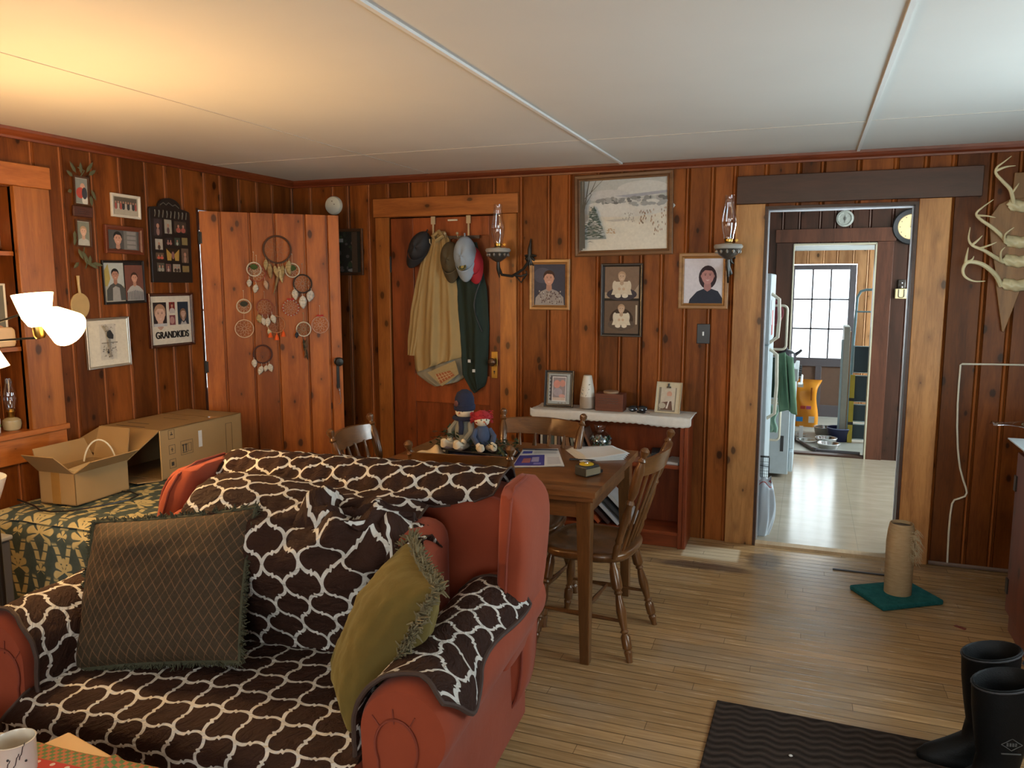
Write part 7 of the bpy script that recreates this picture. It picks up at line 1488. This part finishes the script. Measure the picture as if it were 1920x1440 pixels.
m = MB(); m.ell((0, .05, .03), .012, .012, .010, 10, 6); m.ell((0, .085, .028), .009, .009, .006, 10, 6); m.build('cutter_wheel', STEEL, op)
# black pipe with an elbow on the kitchen floor
pi_ = thing('floor_pipe', 'dark pipe with an elbow running along the floor at the inner doorway', 'pipe', T(0, 0, 0)); MB().tube([(.50, 7.745, .021), (.14, 7.765, .021), (.115, 7.775, .021), (.095, 7.80, .021), (.01, 8.05, .021), (-.08, 8.30, .021)], .016, 10).build('pipe', flat((.05, .042, .045), .35, name='dark_pipe'), pi_); MB().tube([(.13, 7.765, .022), (.11, 7.778, .022), (.097, 7.80, .022)], .023, 10).build('elbow', flat((.05, .042, .045), .35), pi_)
def bowl(label, x, y, r, h, c_out, c_in, z=.003, rim=(.75, .78, .78)):
    t = thing('pet_bowl', label, 'bowl', T(x, y, z), 'pet bowls on the porch floor'); MB().shell([(r * .80, 0), (r, h)], 32).build('outer_wall', c_out, t); MB().shell([(r * .94, h), (r * .78, h * .25), (r * .5, h * .12), (.001, h * .10)], 32).build('inside', c_in, t); MB().tube([(r * .97 * cos(2 * pi * k / 32), r * .97 * sin(2 * pi * k / 32), h) for k in range(32)], r * .045, 6, True).build('rim', flat(rim, .2, .3), t); return t
bowl('steel pet bowl nearest the dark pipe', .235, 7.99, .105, .05, STEEL, STEEL); bowl('steel pet bowl touching the navy bowl', .215, 8.21, .105, .06, STEEL, STEEL)
bowl('deep navy blue bowl, largest of the pet bowls', .345, 8.44, .125, .13, flat((.012, .018, .075), .3, name='navy_enamel'), flat((.02, .025, .10), .3), rim=(.25, .3, .5)); bowl('clear dish left of the steel bowls', .035, 8.20, .10, .03, M_GLASS, M_GLASS); bowl('grey steel bowl behind the navy bowl', .20, 8.72, .10, .08, STEEL, STEEL); bowl('clear dish farthest left near the white post', -.06, 8.50, .10, .03, M_GLASS, M_GLASS)
ob = thing('pet_food_bag', 'bright orange bag of pet food standing by the back door', 'bag', T(.02, 9.18, .003)); m_, nt, b = newmat('orange_foil', .35); lk(mixc(noise_(coord(), 6, 3), (.75, .24, .01), (.85, .36, .02)), b.inputs['Base Color'])
def fo(u_, v_):
    a = 2 * pi * u_; c, s = cos(a), sin(a); k = (abs(c) ** 4 + abs(s) ** 4) ** -.25; th = .075 * (1 - .8 * sst(v_, .75, 1)) ; w_ = .125 + .02 * sst(v_, .8, 1) - .015 * sin(pi * v_)
    return (w_ * k * c + .012 * sin(7 * v_), th * k * s + .006 * sin(9 * v_ + 3 * a), .52 * v_)
m = MB(); m.grid(fo, 36, 26, cu=True); m.build('bag', m_, ob, angle=180)
for q in ((-.06, .20, -.01, .235, (.5, .06, .03)), (.0, .20, .05, .235, (.45, .1, .25)), (.03, .05, .09, .12, (.7, .68, .66)), (-.10, .06, -.03, .11, (.04, .25, .6)), (-.10, .44, -.04, .49, (.7, .68, .6)), (.04, .30, .055, .44, (.45, .12, .02))): MB().setc(q[4]).box(q[0], q[2], -.084, -.078, q[1], q[3]).build('printed_patch', M_PRINT, ob, smooth=False)
LD_ = thing('step_ladder', 'folded step ladder with pale blue rails and dark treads in the back doorway', 'ladder', T(.50, 8.42, .003)); LB = flat((.30, .48, .55), .3, name='pale_blue_tube')
m = MB(); m.tube([(-.085, 0, .0), (-.075, 0, .9), (-.065, 0, 1.25), (-.060, 0, 1.44), (-.03, 0, 1.50), (.02, 0, 1.515), (.12, 0, 1.515), (.17, 0, 1.49), (.185, 0, 1.43), (.19, 0, .9), (.19, 0, 0)], .013, 8); m.build('rail', LB, LD_)
for z0, z1 in ((.70, .96), (.41, .67), (.21, .38), (.03, .18)):
    m = MB(); m.box(-.06, .17, -.012, .008, z0, z1); tr_ = m.build('tread', flat((.045, .075, .095), .5, name='dark_slate_tread'), LD_, bevel=.01, seg=3)
    m = MB(); m.tube([(-.062, -.014, z0), (.172, -.014, z0), (.172, -.014, z1), (-.062, -.014, z1)], .007, 6, True); m.build('tread_edge', flat((.60, .72, .76), .3, name='pale_blue_edge'), tr_)
MB().tube([(-.07, 0, 1.30), (.185, 0, 1.30)], .008, 6).build('crossbar', LB, LD_)
yb = thing('spirit_level', 'long yellow level standing behind the folded ladder', 'level', T(.435, 8.36, .003)); MB().box(-.022, .022, -.012, .012, 0, .68).build('body', flat((.55, .42, .04), .4, name='yellow_level'), yb, bevel=.002)
for z in (.18, .42): MB().box(-.024, .024, -.0135, .0135, z, z + .03).build('vial_window', BLACK, yb)
wp = thing('folding_table', 'pale folded table standing on its end left of the ladder', 'table', T(.395, 8.62, .003)); MB().box(-.055, .0, -.20, .20, 0, 1.15).build('panel', flat((.50, .50, .44), .5, name='pale_laminate'), wp, bevel=.006)
MB().box(.001, .012, -.18, .18, .05, 1.10).build('edge_frame', flat((.28, .14, .06), .5), wp); MB().box(-.075, -.056, -.19, -.15, 0, 1.02).build('leg', flat((.45, .60, .66), .4, name='pale_blue_leg'), wp)
hp = thing('window_post', 'white post standing by the pet dishes', 'post', T(-.02, 8.40, .003)); MB().box(-.02, .02, -.02, .02, 0, .13).build('post', WHITE, hp, bevel=.004)
